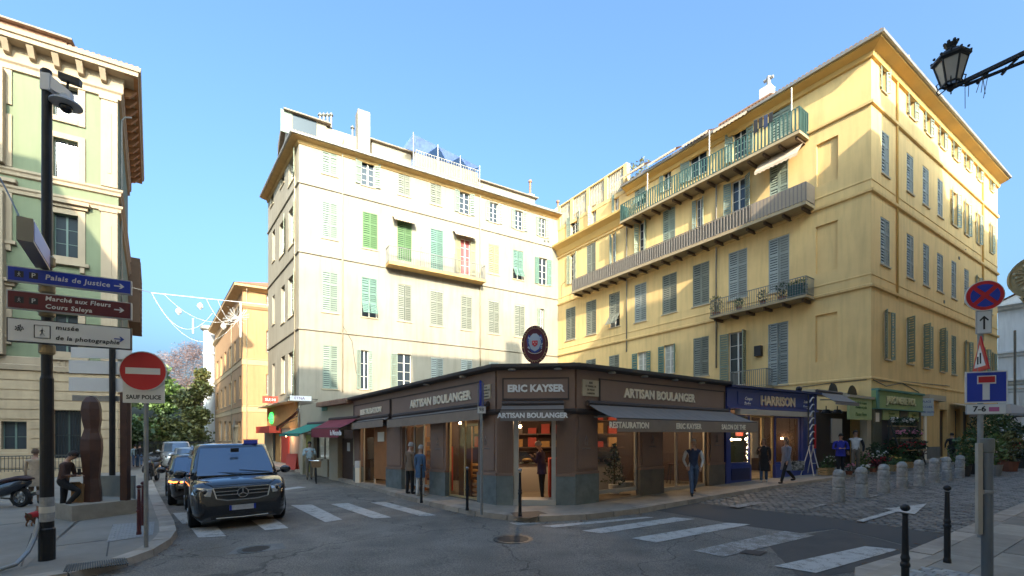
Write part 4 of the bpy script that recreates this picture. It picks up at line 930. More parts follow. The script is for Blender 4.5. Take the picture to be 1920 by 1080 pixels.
def manhole(px, py, r, label, ring_mat=None):
    c = G(px, py); t = thing('manhole_cover', label, 'manhole cover', (c.x, c.y, c.z)); mb = MB(); mb.lathe([(r, 0.0), (r, .007), (r - .05, .008)], seg=28); obj('frame', mb, MATS['iron_dark'], t, world=False)
    mb = MB(); mb.lathe([(r - .06, 0), (r - .06, .0075)], seg=28)
    for i in range(-4, 5):
        h = math.sqrt(max(0, (r - .08) ** 2 - (i * r / 5) ** 2)); mb.box(-h, i * r / 5 - .012, .0077, h, i * r / 5 + .012, .013); 
    obj('lid', mb, M('iron_rust', (.07, .055, .045), .7, var=.3, vscale=8), t, world=False); return t
manhole(962, 1011, .38, 'round iron manhole cover in the asphalt before the bakery corner')
t = manhole(480, 1030, .30, 'round manhole cover set in a pale concrete patch left of the crossing')
mb = MB(); mb.poly([G(x, y, .005) for x, y in ((425, 1040), (447, 1025), (530, 1018), (536, 1029))]); obj('concrete_collar', mb, M('concrete', (.23, .22, .20), .9, var=.3, vscale=5), t)
c = G(1410, 1034); t = thing('drain_cover', 'square rusty drain cover on the worn crossing stripe', 'drain cover', c); mb = MB(); q = [Vector(p) for p in ((1385, 1036), (1398, 1030), (1438, 1034), (1426, 1041))]
mb.hexa([G(p.x, p.y, .001) for p in q] + [G(p.x, p.y, .013) for p in q]); obj('lid', mb, MATS['iron_rust'], t)
c = G(1000, 966, .12); t = thing('drain_cover', 'dark drain cover in the pavement at the bakery corner', 'drain cover', c); mb = MB(); q = [Vector(p) for p in ((955, 961), (1010, 958), (1030, 964), (990, 972), (968, 970))]
mb.poly([G(p.x, p.y, .126) for p in q]); obj('lid', mb, MATS['iron_rust'], t)
# left pavement fittings
t = thing('tactile_plate', 'pale studded tactile plate in the left pavement', 'paving', G(250, 995, .12)); mb = MB(); q = [(200, 1016), (212, 983), (290, 978), (287, 1003)]
mb.hexa([G(*p, .11) for p in q] + [G(*p, .13) for p in q]); obj('plate', mb, M('plate_grey', (.30, .29, .27), .8, var=.2, vscale=6), t); mb = MB()
qa, qb, qc, qd = [G(*p, .13) for p in q]
for i in range(12):
    for j in range(9):
        f, g = (i + .5) / 12, (j + .5) / 9; p = qa.lerp(qd, f).lerp(qb.lerp(qc, f), g); mb.lathe([(.018, 0), (.012, .008)], p, 6)
obj('studs', mb, MATS['plate_grey'], t)['kind'] = 'stuff'
t = thing('drain_grate', 'long slotted iron drain grate beside the left kerb', 'drain grate', G(180, 1060, .12)); q = [G(*p, .135) for p in ((118, 1072), (124, 1058), (236, 1045), (243, 1056))]; mb = MB()
for i in range(26):
    f0, f1 = i / 26, (i + .55) / 26; a_, b_, c_, d_ = q[0].lerp(q[3], f0), q[0].lerp(q[3], f1), q[1].lerp(q[2], f1), q[1].lerp(q[2], f0); dz = Vector((0, 0, .012)); mb.hexa([a_ - dz, b_ - dz, c_ - dz, d_ - dz, a_, b_, c_, d_])
obj('slots', mb, MATS['iron_dark'], t)
mb = MB()
for pts in (((100, 1025), (205, 1012), (212, 984)), ((205, 1012), (200, 1043)), ((0, 985), (190, 962)), ((60, 1000), (40, 1062))):
    for a_, b_ in zip(pts, pts[1:]): mb.bar(G(*a_, .118), G(*b_, .118), .02, .012)
obj('paving_joint', mb, MATS['joint_sand'], lpv)

rl = random.Random(12); m = MB()                        # dry leaves and scraps in the gutters
for kerb, sgn, n in ((NK, 1, 150), (LK, 1, 90), (SK, -1, 70)):
    out = offset_path(kerb, .12, sgn)
    for i in range(n):
        k = rl.randrange(len(kerb) - 2); p = out[k].lerp(out[k + 1], rl.random()) + Vector((rl.gauss(0, .09), rl.gauss(0, .09))); a = rl.uniform(0, 6.28); s = rl.uniform(.015, .045); d = Vector((math.cos(a), math.sin(a))) * s; e = Vector((-d.y, d.x)) * .5
        m.poly([V3(p - d, .012), V3(p + e, .02), V3(p + d, .014), V3(p - e, .012)])
tag(obj('fallen_leaves', m, M('dry_leaf', (.20, .11, .05), .9, var=.4, vscale=6)), kind='stuff')
# ================================================================== SHOPS
M('brown_paint', (.255, .16, .118), .55, var=.12, vscale=2); M('brown_dark', (.065, .047, .042), .6); M('brown_roof', (.085, .07, .062), .7, var=.3)
M('stone_blue', (.17, .20, .195), .6, var=.35, vscale=3, bump=.1, col2=(.19, .21, .20)); M('stone_brown', (.17, .145, .115), .7, var=.25, vscale=3)
M('letter_cream', (.88, .78, .62), .6); M('letter_white', (.85, .84, .82), .6); M('door_beige', (.46, .42, .36), .5, var=.08)
M('awning_grey', (.225, .195, .175), .9, var=.1, vscale=3); M('valance_brown', (.29, .225, .175), .9, var=.12, vscale=4)
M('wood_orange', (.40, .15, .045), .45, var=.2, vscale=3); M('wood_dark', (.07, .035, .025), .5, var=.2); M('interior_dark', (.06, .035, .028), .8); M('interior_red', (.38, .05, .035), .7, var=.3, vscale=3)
M('bread', (.42, .24, .09), .8, var=.3, vscale=10); M('counter', (.38, .36, .33), .5); M('plaque_stone', (.55, .47, .34), .8, var=.15); M('letter_dark', (.10, .08, .06), .7)
M('bulb', (.9, .7, .4), .4, emit=(1, .62, .28), estr=14); M('harrison_blue', (.038, .062, .27), .38, var=.12, vscale=2, coat=.2); M('harrison_dark', (.016, .025, .10), .45)
M('gold_frame', (.45, .33, .16), .5); M('flower_green', (.27, .36, .14), .7, var=.12, vscale=3); M('flower_green_pale', (.40, .46, .20), .75, var=.1); M('flower_teal', (.10, .23, .17), .6)
M('olive_paint', (.13, .12, .075), .7, var=.15); M('awning_red', (.24, .045, .06), .9, var=.12); M('awning_green', (.03, .22, .16), .9, var=.1); M('red_paint', (.45, .05, .03), .5); M('shop_orange', (.46, .25, .09), .85, var=.15)
glass('shop_glass', .92)
def PB(fac, mb, x0, x1, y0, y1, o0, o1):
    a = sorted((fac.s(x0), fac.s(x1))); c = (x0 + x1) / 2; fac.box(mb, a[0], a[1], fac.z(c, y1), fac.z(c, y0), o0, o1)
def pxbox(name, fac, root, x0, x1, y0, y1, o0, o1, mat):
    mb = MB(); PB(fac, mb, x0, x1, y0, y1, o0, o1); return obj(name, mb, mat, root)
def sweep3(mb, pts, zs, prof, side):
    rows = [[(q.x, q.y, z + zz) for q, zz in zip(offset_path(pts, o, side), zs)] for o, z in prof]
    for r0, r1 in zip(rows, rows[1:]):
        for i in range(len(pts) - 1): mb.quad(r0[i], r0[i + 1], r1[i + 1], r1[i])
    for i in (0, len(pts) - 1): mb.poly([r[i] for r in rows])
def point_light(name, p, w, col=(1, .68, .38), r=.12):
    l = bpy.data.lights.new(name, 'POINT'); l.energy = w; l.color = col; l.shadow_soft_size = r; o = bpy.data.objects.new(name, l); COL.objects.link(o); o.location = p; return o

BL, BR = G(932, 947, .12).to_2d(), G(1078, 947, .12).to_2d(); B1 = G(1358, 907, .12).to_2d(); u_ = (664 - CX) / F; P1 = Vector((u_ * 19.6, 19.6))
kb = .028
bakery = thing('bakery', 'brown corner bakery with grey awnings and lettered fascias', 'shop', (*BL, gz(BL.x) + .12))
FLb, FDb, FRb = Fac(P1, BL - P1, k=kb), Fac(BL, BR - BL), Fac(BR, B1 - BR)
LB, LDo, LRb = (BL - P1).length, (BR - BL).length, (B1 - BR).length
Z0, ZST, ZMO, ZSG0, ZSG1, ZRO = .10, .92, 2.62, 2.96, 3.47, 3.72
def zl(z): return z - kb * LB                       # height on the falling left front
def wall_piece(fac, root, a0, a1, zb, zst, zm, stone, panel=True, off=lambda z: z, flute=False):
    mb = MB(); fac.box(mb, a0 + .002, a1 - .002, off(zst), off(zm), -.12, 0)
    if panel and a1 - a0 > .3: fac.box(mb, a0 + .1, a1 - .1, off(zst + .12), off(zm - .15), .0, .025)
    if flute:
        n = int((a1 - a0) / .045)
        for i in range(n): q = a0 + .02 + i * (a1 - a0 - .04) / n; fac.box(mb, q, q + .02, off(zst + .05), off(zm - .06), .0, .02)
    fac.box(mb, a0, a1, off(zst) - .02, off(zst) + .05, 0, .05)
    p = obj('pillar', mb, MATS['brown_paint'], root); mb = MB(); fac.box(mb, a0 - .01, a1 + .01, off(zb) - .15, off(zst) - .022, -.12, .035); obj('stone_base', mb, stone, p); return p
def glazed(fac, root, x0, x1, z0, z1, frame, n=2, o=-.1, name='shop_window', bars=0, rail=0., fw=.05, a=None):
    q = sorted((fac.s(x0), fac.s(x1))) if a is None else a; mb = MB()
    fac.box(mb, q[0], q[1], z1 - fw, z1, o - .06, o); fac.box(mb, q[0], q[1], z0, z0 + fw * 1.6, o - .06, o)
    for i in range(n + 1): p = q[0] + (q[1] - q[0] - fw) * i / n; fac.box(mb, p, p + fw, z0 + fw * 1.6, z1 - fw, o - .058, o - .002)
    w = obj(name, mb, frame, root); mb = MB(); mb.quad(fac.P(q[0], z0 + .02, o - .03), fac.P(q[1], z0 + .02, o - .03), fac.P(q[1], z1, o - .03), fac.P(q[0], z1, o - .03)); obj('pane', mb, MATS['shop_glass'], w); return w
sb, sw_ = MATS['stone_blue'], MATS['stone_brown']
# left front
for x0, x1 in ((664, 676), (725, 754), (807, 836), (896.5, 931.8)):
    a = sorted((FLb.s(x0), min(LB, FLb.s(x1)))); wall_piece(FLb, bakery, a[0], a[1], Z0, ZST, ZMO, sb, off=zl)
glazed(FLb, bakery, 754, 807, zl(.35), zl(ZMO - .05), MATS['door_beige'], 3, -.12); glazed(FLb, bakery, 836, 896, zl(.14), zl(ZMO - .05), MATS['gold_frame'], 2, -.12)
glazed(FLb, bakery, 676, 697, zl(.12), zl(ZMO - .05), MATS['door_beige'], 1, -.12, 'door')
w = pxbox('door', FLb, bakery, 697, 725, 790, 899, -.16, -.1, MATS['wood_orange']); pxbox('notice', FLb, w, 704, 716, 810, 828, -.1, -.09, MATS['letter_cream'])
pxbox('wood_panel', FLb, bakery, 757, 783, 800, 922, -.35, -.3, MATS['wood_orange']); pxbox('wood_panel', FLb, bakery, 845, 868, 800, 938, -.35, -.3, MATS['wood_orange'])
rk = pxbox('display_shelf', FLb, bakery, 784, 806, 838, 925, -.9, -.8, MATS['interior_red'])
for i in range(5): mb = MB(); z = zl(.6 + i * .32); a = FLb.s(784, -.7); FLb.box(mb, a, FLb.s(806, -.7), z, z + .05, -.8, -.5); FLb.box(mb, a + .1, FLb.s(806, -.7) - .1, z + .05, z + .16, -.75, -.55); obj('bread_row', mb, MATS['bread'], rk)
rk = pxbox('bread_rack', FLb, bakery, 870, 895, 870, 936, -.8, -.7, MATS['interior_dark'])
for i in range(6): mb = MB(); z = zl(.25 + i * .17); FLb.box(mb, FLb.s(870, -.6), FLb.s(895, -.6), z, z + .06, -.7, -.4); obj('bread_row', mb, MATS['bread'], rk)
# corner front
wall_piece(FDb, bakery, 0, FDb.s(962), Z0, ZST, ZMO, sb, panel=False, flute=True); wall_piece(FDb, bakery, FDb.s(1043), LDo, Z0, ZST, ZMO, sb, panel=False, flute=True)
mb = MB()
for x0, x1 in ((963, 972), (1034, 1042)): a0, a1 = FDb.s(x0), FDb.s(x1); FDb.box(mb, a0, a1, Z0 - .1, ZMO - .2, -.14, -.02)
FDb.box(mb, FDb.s(972), FDb.s(1034), 2.38, 2.5, -.14, -.02); obj('door_frame', mb, MATS['door_beige'], bakery)
pxbox('doorstep', FDb, bakery, 963, 1042, 937, 948, -.5, .06, MATS['door_beige'])
# right front
for x0, x1, st in ((1078.4, 1121, sb), (1199, 1243, sw_), (1328, 1357.5, sw_)):
    a = sorted((max(0, FRb.s(x0)), FRb.s(x1))); wall_piece(FRb, bakery, a[0], min(LRb, a[1]), Z0 + .02, ZST + .05, ZMO, st)
glazed(FRb, bakery, 1121, 1199, .34, ZMO - .05, MATS['door_beige'], 1, -.1, fw=.07); glazed(FRb, bakery, 1243, 1328, .2, ZMO - .05, MATS['door_beige'], 3, -.1, 'glass_door', fw=.08)
# fascia with lettering
def fascia(fac, a0, a1, z0, z1, off=lambda z: z): mb = MB(); fac.box(mb, a0, a1, off(z0), off(z1), -.15, .04); return obj('fascia', mb, MATS['brown_paint'], bakery)
f1, f2, f3 = fascia(FLb, 0, LB - .03, ZMO, ZRO, zl), fascia(FDb, -.0, LDo, ZMO, ZRO), fascia(FRb, .03, LRb, ZMO, ZRO + .02)
def sign(fac, root, a0, a1, z0, z1, s, size, o=.04, off=lambda z: z, ym=None, mat='letter_white', sx=1., ac=None):
    mb = MB(); fac.box(mb, a0, a1, off(z0), off(z1), o, o + .025); mb2 = MB(); t = .035
    p = obj('sign_panel', mb, M('brown_panel', (.27, .18, .142), .55, var=.08), root)
    fac.box(mb2, a0 - t, a1 + t, off(z1), off(z1) + t, o, o + .045); fac.box(mb2, a0 - t, a1 + t, off(z0) - t, off(z0), o, o + .045); fac.box(mb2, a0 - t, a0, off(z0), off(z1), o, o + .045); fac.box(mb2, a1, a1 + t, off(z0), off(z1), o, o + .045); obj('moulding', mb2, MATS['brown_dark'], p)
    c = (a0 + a1) / 2 if ac is None else ac; d = fac.P(c + 1, 0) - fac.P(c, 0); text(s, p, fac.P(c, off((z0 + z1) / 2 if ym is None else ym), o + .045), d, (0, 0, 1), size, MATS[mat], .015, sx=sx, bold=.012); return p
sign(FDb, f2, FDb.s(945), FDb.s(1064.5), ZSG0, ZSG1, 'ERIC KAYSER', .255, sx=1.0)
sign(FLb, f1, FLb.s(667), FLb.s(734), ZSG0 - .12, ZSG1, 'RESTAURATION', .30, off=zl, sx=.92, mat='letter_cream'); sign(FLb, f1, FLb.s(738), FLb.s(904), ZSG0 - .12, ZSG1, 'ARTISAN BOULANGER', .36, off=zl, sx=.97, mat='letter_cream', ac=FLb.s(825))
sign(FRb, f3, FRb.s(1122), FRb.s(1354), ZSG0 - .1, ZSG1 + .03, 'ARTISAN BOULANGER', .36, sx=.95, mat='letter_cream', ac=FRb.s(1237))
for fac, x0, x1, y0, y1, r_o in ((FRb, 1089, 1119, 713, 743, f3), (FLb, 907, 923, 722, 748, f1)):
    p = pxbox('street_plaque', fac, r_o, x0, x1, y0, y1, .04, .075, MATS['plaque_stone']); c = (x0 + x1) / 2; a = fac.s(c); zt, zb2 = fac.z(c, y0), fac.z(c, y1); d = fac.P(a + 1, 0) - fac.P(a, 0); w = abs(fac.s(x1) - fac.s(x0))
    for i, sline in enumerate(('RUE', 'ST FRANCOIS', 'DE PAULE', 'CARRIERA')): text(sline, p, fac.P(a, zt - (zt - zb2) * (.18 + .22 * i), .08), d, (0, 0, 1), (zt - zb2) * .17, MATS['letter_dark'], .003, sx=.9 if i else 1)
# thin dark moulding and roof edge with lamps
zs = [zl(ZRO), ZRO, ZRO, ZRO + .02]
mb = MB(); sweep3(mb, [P1, BL, BR, B1], zs, [(.03, 0), (.26, .02), (.3, .05), (.3, .13), (0, .17)], 1 if (offset_path([P1, BL], 1, 1)[0] - P1).dot(FLb.n) > 0 else -1); obj('roof_edge', mb, MATS['brown_roof'], bakery)
mb = MB(); mb.poly([(*P1, zl(ZRO) + .17), (*BL, ZRO + .17), (*BR, ZRO + .17), (*B1, ZRO + .19), (*(B1 + (J - B1) * .55), ZRO + .8), (*(P1 + (J - P1) * .3), ZRO + .5)]); obj('roof', mb, MATS['roof_tile_grey'], bakery)
mb = MB(); sd1 = 1 if (offset_path([P1, BL], 1, 1)[0] - P1).dot(FLb.n) > 0 else -1
sweep3(mb, [P1, BL, BR, B1], [zl(ZMO), ZMO, ZMO, ZMO], [(.0, -.08), (.05, -.06), (.09, .0), (.09, .06), (0, .08)], sd1); obj('moulding', mb, MATS['brown_dark'], bakery)
lb = MB(); lb.lathe([(.10, 0), (.11, .03), (.08, .05)], seg=10); lme = lb.mesh('spotlight', MATS['counter'])
for fac, pxs, zz in ((FDb, (960, 1046), ZRO), (FRb, (1147, 1208, 1265, 1315), ZRO), (FLb, (868, 800), None)):
    for px in pxs: a = fac.s(px, .15); link('spotlight', lme, bakery, fac.P(a, (zl(ZRO) if zz is None else zz) - .03, .16) - wloc(bakery))
# small oven-tower emblem on the pillars
for fac, px in ((FDb, 0), (FLb, 912), (FRb, 1098), (FLb, 822), (FRb, 1222), (FRb, 1343)):
    if not px: continue
    a = fac.s(px); k_ = zl if fac is FLb else (lambda z: z); mb = MB(); q = lambda s, z: fac.P(a + s, k_(z), .034)
    for s0, z0, s1, z1 in ((-.05, 1.72, -.05, 1.85), (.05, 1.72, .05, 1.85), (-.05, 1.85, 0, 1.97), (.05, 1.85, 0, 1.97), (-.07, 1.72, .07, 1.72), (0, 1.97, 0, 2.0), (-.025, 1.74, -.025, 1.8), (.025, 1.74, .025, 1.8), (-.025, 1.8, .025, 1.8)): mb.bar(q(s0, z0), q(s1, z1), .012, .006)
    e = obj('emblem', mb, M('emblem_grey', (.30, .27, .25), .6), bakery); d = fac.P(a + 1, 0) - fac.P(a, 0); text('ERIC KAYSER', e, fac.P(a, k_(1.63), .034), d, (0, 0, 1), .055, MATS['emblem_grey'], .002)
# awnings
def shop_awning(fac, root, a0, a1, z_top, z_out, proj, val, mat, vmat, o0=.12, off=lambda z: z, sides=True, text_items=()):
    mb = MB(); n = max(4, int((a1 - a0) / .35))
    for i in range(n):
        p0, p1 = a0 + (a1 - a0) * i / n, a0 + (a1 - a0) * (i + 1) / n; m = (p0 + p1) / 2
        rw = lambda x, f: fac.P(x, off(z_top) + (off(z_out) - off(z_top)) * f - .05 * math.sin(math.pi * f) * (.6 + .4 * math.sin(x * 2.3)) - (.014 if abs(x - m) < 1e-6 else 0) * f, o0 + (proj - o0) * f)
        for u, v in ((p0, m), (m, p1)):
            for f0, f1 in ((0, .33), (.33, .67), (.67, 1)): mb.quad(rw(u, f0), rw(v, f0), rw(v, f1), rw(u, f1))
    o = obj('awning', mb, mat, root); mb = MB(); fac.box(mb, a0, a1, off(z_out) - val, off(z_out) - .0, proj, proj + .015); v = obj('valance', mb, vmat, o)
    mb = MB(); mb.tube([fac.P(a0, off(z_top) + .02, o0), fac.P(a1, off(z_top) + .02, o0)], .075, 8); fac.box(mb, a0, a1, off(z_out) - .01, off(z_out) + .03, proj - .03, proj - .002); obj('roller', mb, MATS['brown_dark'], o)
    mb = MB()
    for a in (a0 + .25, a1 - .25): mb.tube([fac.P(a, off(z_top) - .35, o0), fac.P(a + (.25 if a == a0 + .25 else -.25), (off(z_top) + off(z_out)) / 2 - .12, (o0 + proj) / 2), fac.P(a, off(z_out) - .02, proj - .03)], .025, 6)
    obj('arm', mb, MATS['iron_grey'], o)
    for s, ac, sz, mt in text_items: d = fac.P(ac + 1, 0) - fac.P(ac, 0); text(s, v, fac.P(ac, off(z_out) - val * .5, proj + .02), d, (0, 0, 1), sz, MATS[mt], .003, bold=.008)
    return o
zt_, zo_ = FRb.z(1235, 765), FRb.z(1270, 789, 1.05)
shop_awning(FRb, bakery, FRb.s(1103, .15), FRb.s(1366, .15), zt_, zo_, 1.15, .32, MATS['awning_grey'], MATS['valance_brown'], text_items=(('RESTAURATION', FRb.s(1180, 1.15), .21, 'letter_cream'), ('ERIC KAYSER', FRb.s(1291, 1.15), .21, 'letter_cream'), ('SALON DE THE', FRb.s(1375, 1.15), .21, 'letter_cream')))
shop_awning(FDb, bakery, FDb.s(941, .2), FDb.s(1057, .2), 2.80, 2.62, .5, .27, MATS['awning_grey'], MATS['awning_grey'], text_items=(('ARTISAN BOULANGER', FDb.s(998, .5), .175, 'letter_white'),))
shop_awning(FLb, bakery, FLb.s(655, .3), FLb.s(722, .3), 2.86, 2.72, .38, .25, MATS['awning_grey'], MATS['valance_brown'], off=zl); shop_awning(FLb, bakery, FLb.s(730, .3), FLb.s(905, .3), 2.82, 2.68, .38, .27, MATS['awning_grey'], MATS['valance_brown'], off=zl)
# inside
bw = [P1 + Vector((.3, .1)), Vector((-3.2, 19.3)), Vector((1.0, 17.6)), Vector((5.6, 18.0)), B1 + Vector((-.1, .2))]; mb = MB()
for a, b in zip(bw, bw[1:]): mb.quad((*a, -.2), (*b, -.2), (*b, 3.5), (*a, 3.5))
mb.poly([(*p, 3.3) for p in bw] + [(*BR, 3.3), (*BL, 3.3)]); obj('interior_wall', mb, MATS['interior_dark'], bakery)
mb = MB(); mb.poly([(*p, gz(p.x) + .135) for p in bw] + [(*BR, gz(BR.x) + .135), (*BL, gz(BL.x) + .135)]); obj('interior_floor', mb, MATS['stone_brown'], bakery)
mb = MB(); mb.box(-.6, 14.9, .14, 3.6, 15.5, 1.05); ct = obj('counter', mb, MATS['counter'], bakery)
mb = MB(); mb.box(-.55, 14.85, 1.05, 3.5, 15.3, 1.45); obj('display_case', mb, MATS['shop_glass'], ct)
for i in range(9): m = MB(); m.ball((-.4 + i * .45, 15.1, 1.14), .12, 8, 5, (1.5, 1, .7)); obj('bread_loaf', m, MATS['bread'], ct, smooth=True)
for r_ in range(3):
    m = MB(); m.box(-1.5, 16.9, 1.5 + r_ * .5, 4.2, 17.3, 1.54 + r_ * .5); sh = obj('shelf', m, MATS['wood_dark'], bakery)
    for i in range(11): m = MB(); h = random.uniform(.2, .4); m.box(-1.4 + i * .5, 16.95, 1.543 + r_ * .5, -1.1 + i * .5, 17.2, 1.54 + r_ * .5 + h); obj('box', m, MATS[random.choice(['interior_red', 'interior_red', 'bread', 'wood_dark'])], sh)
m = MB(); m.box(1.1, 13.4, .14, 1.45, 13.9, 1.3); obj('display_stand', m, MATS['interior_red'], bakery)
for x, y, z in ((.25, 13.8, 2.25), (.1, 14.6, 2.1), (1.5, 14.4, 2.3), (-1.8, 15.8, 2.4), (-3.8, 17.8, 2.4), (4.2, 15.6, 2.4), (6.3, 16.4, 2.4)):
    m = MB(); m.ball((x, y, z), .045, 8, 6); b = obj('pendant_bulb', m, MATS['bulb'], bakery, smooth=True); m = MB(); m.tube([(x, y, z + .05), (x, y, 3.28)], .008, 5); obj('flex', m, MATS['iron_black'], b)
for p, w in (((.4, 14.2, 2.5), 30), ((-3.6, 18.0, 2.5), 26), ((5.0, 15.9, 2.5), 22)): point_light('shop_light', p, w)
# table tops and stools in the tea room, wrapped tree in its window
def plant_mesh(mb, c, r, h, n, leaf=.09, rnd=None, cone=0.):
    rnd = rnd or random
    for i in range(n):
        a, z = rnd.uniform(0, 6.28), rnd.random(); rr = r * math.sqrt(rnd.random()) * ((1 - z) if cone else math.sqrt(max(.05, 1 - (2 * z - 1) ** 2))); p = Vector((c[0] + rr * math.cos(a), c[1] + rr * math.sin(a), c[2] + h * z))
        d = Vector((rnd.gauss(0, 1), rnd.gauss(0, 1), rnd.gauss(.3, .8))).normalized(); e = d.cross(Vector((rnd.gauss(0, 1), rnd.gauss(0, 1), rnd.gauss(0, 1)))).normalized(); s = leaf * rnd.uniform(.6, 1.4)
        mb.poly([p - e * s * .35, p + d * s * .5 - e * s * .1, p + d * s * 1.1, p + d * s * .5 + e * s * .4])
M('leaf_dark', (.035, .065, .025), .6, var=.4, vscale=8); M('leaf_mid', (.06, .11, .03), .6, var=.4, vscale=8); M('leaf_light', (.11, .17, .04), .6, var=.4, vscale=8)
tr = FRb.P(FRb.s(1152, -.7), .2, -.7); t = thing('christmas_tree', 'small dark christmas tree behind the tea-room window', 'christmas tree', tr); m = MB(); plant_mesh(m, (0, 0, .3), .42, 1.2, 420, .1, cone=1); obj('foliage', m, MATS['leaf_dark'], t, world=False)
m = MB(); m.lathe([(.15, 0), (.19, .28), (.0, .29)], seg=12); obj('pot', m, MATS['plaster_white'], t, world=False); m = MB(); m.lathe([(.03, .2), (.02, 1.4)], seg=6); obj('trunk', m, MATS['bracket_wood'], t, world=False)
bl = FRb.P(FRb.s(1172, -.5), .3, -.5); t = thing('display_box', 'pale gift box on the sill of the tea-room window', 'box', bl); m = MB(); m.box(-.22, -.12, .05, .22, .12, .22); obj('carton', m, MATS['plaster_white'], t, world=False); m = MB(); m.box(-.23, -.13, .22, .23, .13, .26); obj('lid', m, MATS['plaster_white'], t, world=False)
for px in (1262, 1300):
    q = FRb.P(FRb.s(px, -1.2), gz(5) + .14, -1.2); t = thing('bar_stool', 'dark stool inside the glass doors, %s of the two' % ('left' if px == 1262 else 'right'), 'stool', q, 0, 'stools inside the tea room'); m = MB(); m.lathe([(.17, .68), (.19, .72), (.0, .73)], seg=14); obj('seat', m, MATS['wood_dark'], t, world=False)
    for sx in (-1, 1):
        for sy in (-1, 1): m = MB(); m.tube([(sx * .17, sy * .17, 0), (sx * .1, sy * .1, .7)], .015, 6); obj('leg', m, MATS['iron_black'], t, world=False)
# oval crest above the door
oc = at(1003, 683, 12.3); crest = thing('oval_crest_sign', 'oval burgundy crest sign standing on the bakery roof', 'sign', oc); n_ = FDb.n; d_ = FDb.d
def cP(u, v, o): return Vector((d_.x * u + n_.x * o, d_.y * u + n_.y * o, v + .53))
def oval(mb, a, b, o0, o1, n=36):
    r0 = [cP(a * math.cos(2 * math.pi * i / n), b * math.sin(2 * math.pi * i / n), o0) for i in range(n)]; r1 = [cP(a * math.cos(2 * math.pi * i / n), b * math.sin(2 * math.pi * i / n), o1) for i in range(n)]; mb.ring([r0, r1])
def flat(mb, pts, o0, o1): mb.ring([[cP(u, v, o0) for u, v in pts], [cP(u, v, o1) for u, v in pts]])
m = MB(); oval(m, .36, .51, -.03, .03); obj('board', m, M('burgundy', (.10, .012, .028), .45), crest, world=False); gold = M('gold_leaf', (.50, .36, .17), .45, metal=.3)
m = MB()
for i in range(36):
    a0, a1 = 2 * math.pi * i / 36, 2 * math.pi * (i + 1) / 36; m.bar(cP(.30 * math.cos(a0), .44 * math.sin(a0), .034), cP(.30 * math.cos(a1), .44 * math.sin(a1), .034), .008)
    if abs(math.sin(a0)) > .35 or i % 2: m.ball(cP(.33 * math.cos(a0) + random.uniform(-.01, .01), .47 * math.sin(a0), .035), random.uniform(.010, .022), 6, 4)
obj('border_ornament', m, gold, crest, world=False)
m = MB(); flat(m, [(-.17, .27), (-.22, .12), (-.19, -.08), (-.09, -.2), (0, -.24), (.09, -.2), (.19, -.08), (.22, .12), (.17, .27), (.08, .2), (-.08, .2)][::-1], .03, .04); obj('mantle', m, M('crest_blue', (.03, .07, .30), .5), crest, world=False)
m = MB(); flat(m, [(-.12, .22), (-.17, .05), (-.11, -.12), (0, -.19), (.11, -.12), (.17, .05), (.12, .22), (.05, .29), (-.05, .29)][::-1], .041, .05)
for i in range(14): sg = -1 if i % 2 else 1; m.ball(cP(sg * random.uniform(.13, .2), random.uniform(-.12, .2), .045), random.uniform(.015, .03), 6, 4)
obj('shield', m, M('crest_pale', (.42, .50, .60), .5), crest, world=False)
m = MB(); flat(m, [(-.075, .1), (-.075, -.01), (0, -.07), (.075, -.01), (.075, .1)][::-1], .051, .058); obj('escutcheon', m, M('crest_red', (.60, .04, .06), .5), crest, world=False)
m = MB()
for u, v in ((-.035, .05), (.035, .05), (0, 0)): m.ball(cP(u, v, .06), .016, 6, 4)
for i in range(10): a0, a1 = math.pi * (1.12 + .076 * i), math.pi * (1.12 + .076 * (i + 1)); m.bar(cP(.2 * math.cos(a0), -.12 + .13 * math.sin(a0), .045), cP(.2 * math.cos(a1), -.12 + .13 * math.sin(a1), .045), .04, .01)
obj('ribbon', m, M('crest_white', (.70, .68, .64), .5), crest, world=False)
m = MB(); m.bar(cP(-.1, -.6, -.05), cP(-.1, -.2, -.05), .04); m.bar(cP(.1, -.6, -.05), cP(.1, -.2, -.05), .04); obj('stand', m, MATS['iron_grey'], crest, world=False)

# ------------------------------------------------------------------ blue barber shop
HE = G(1527, 888, .12).to_2d(); HB = Fac(B1 + (HE - B1).normalized() * .02, HE - B1); LH = (HE - B1).length - .02
bs = thing('barber_shop', 'deep blue shop front with a gold-lettered fascia beside the bakery', 'shop', (*B1, gz(B1.x) + .12)); hb, hd = MATS['harrison_blue'], MATS['harrison_dark']
zg = gz(B1.x) + .1; zA, zB = HB.z(1445, 776), HB.z(1450, 731.5)
def HBb(name, x0, x1, z0, z1, o0, o1, mat, root=bs): m = MB(); a = sorted((HB.s(x0), HB.s(x1))); HB.box(m, max(a[0], .0), min(a[1], LH), z0, z1, o0, o1); return obj(name, m, mat, root)
fs = HBb('fascia', 1350, 1540, zA + .2, zB - .06, -.2, .1, hb); HBb('cornice', 1350, 1540, zB - .059, zB + .02, -.2, .3, hd, fs); HBb('moulding', 1350, 1540, zA + .14, zA + .199, -.15, .17, hb, fs)
m = MB(); x0, x1 = HB.s(1378), HB.s(1519)
for z0, z1, q0, q1 in ((zA + .3, zA + .33, x0, x1), (zB - .2, zB - .17, x0, x1), (zA + .33, zB - .2, x0, x0 + .03), (zA + .33, zB - .2, x1 - .03, x1)): HB.box(m, q0, q1, z0, z1, .1, .125)
obj('panel_frame', m, hb, fs); dH = HB.P(1, 0) - HB.P(0, 0); zc_ = HB.z(1453, 754)
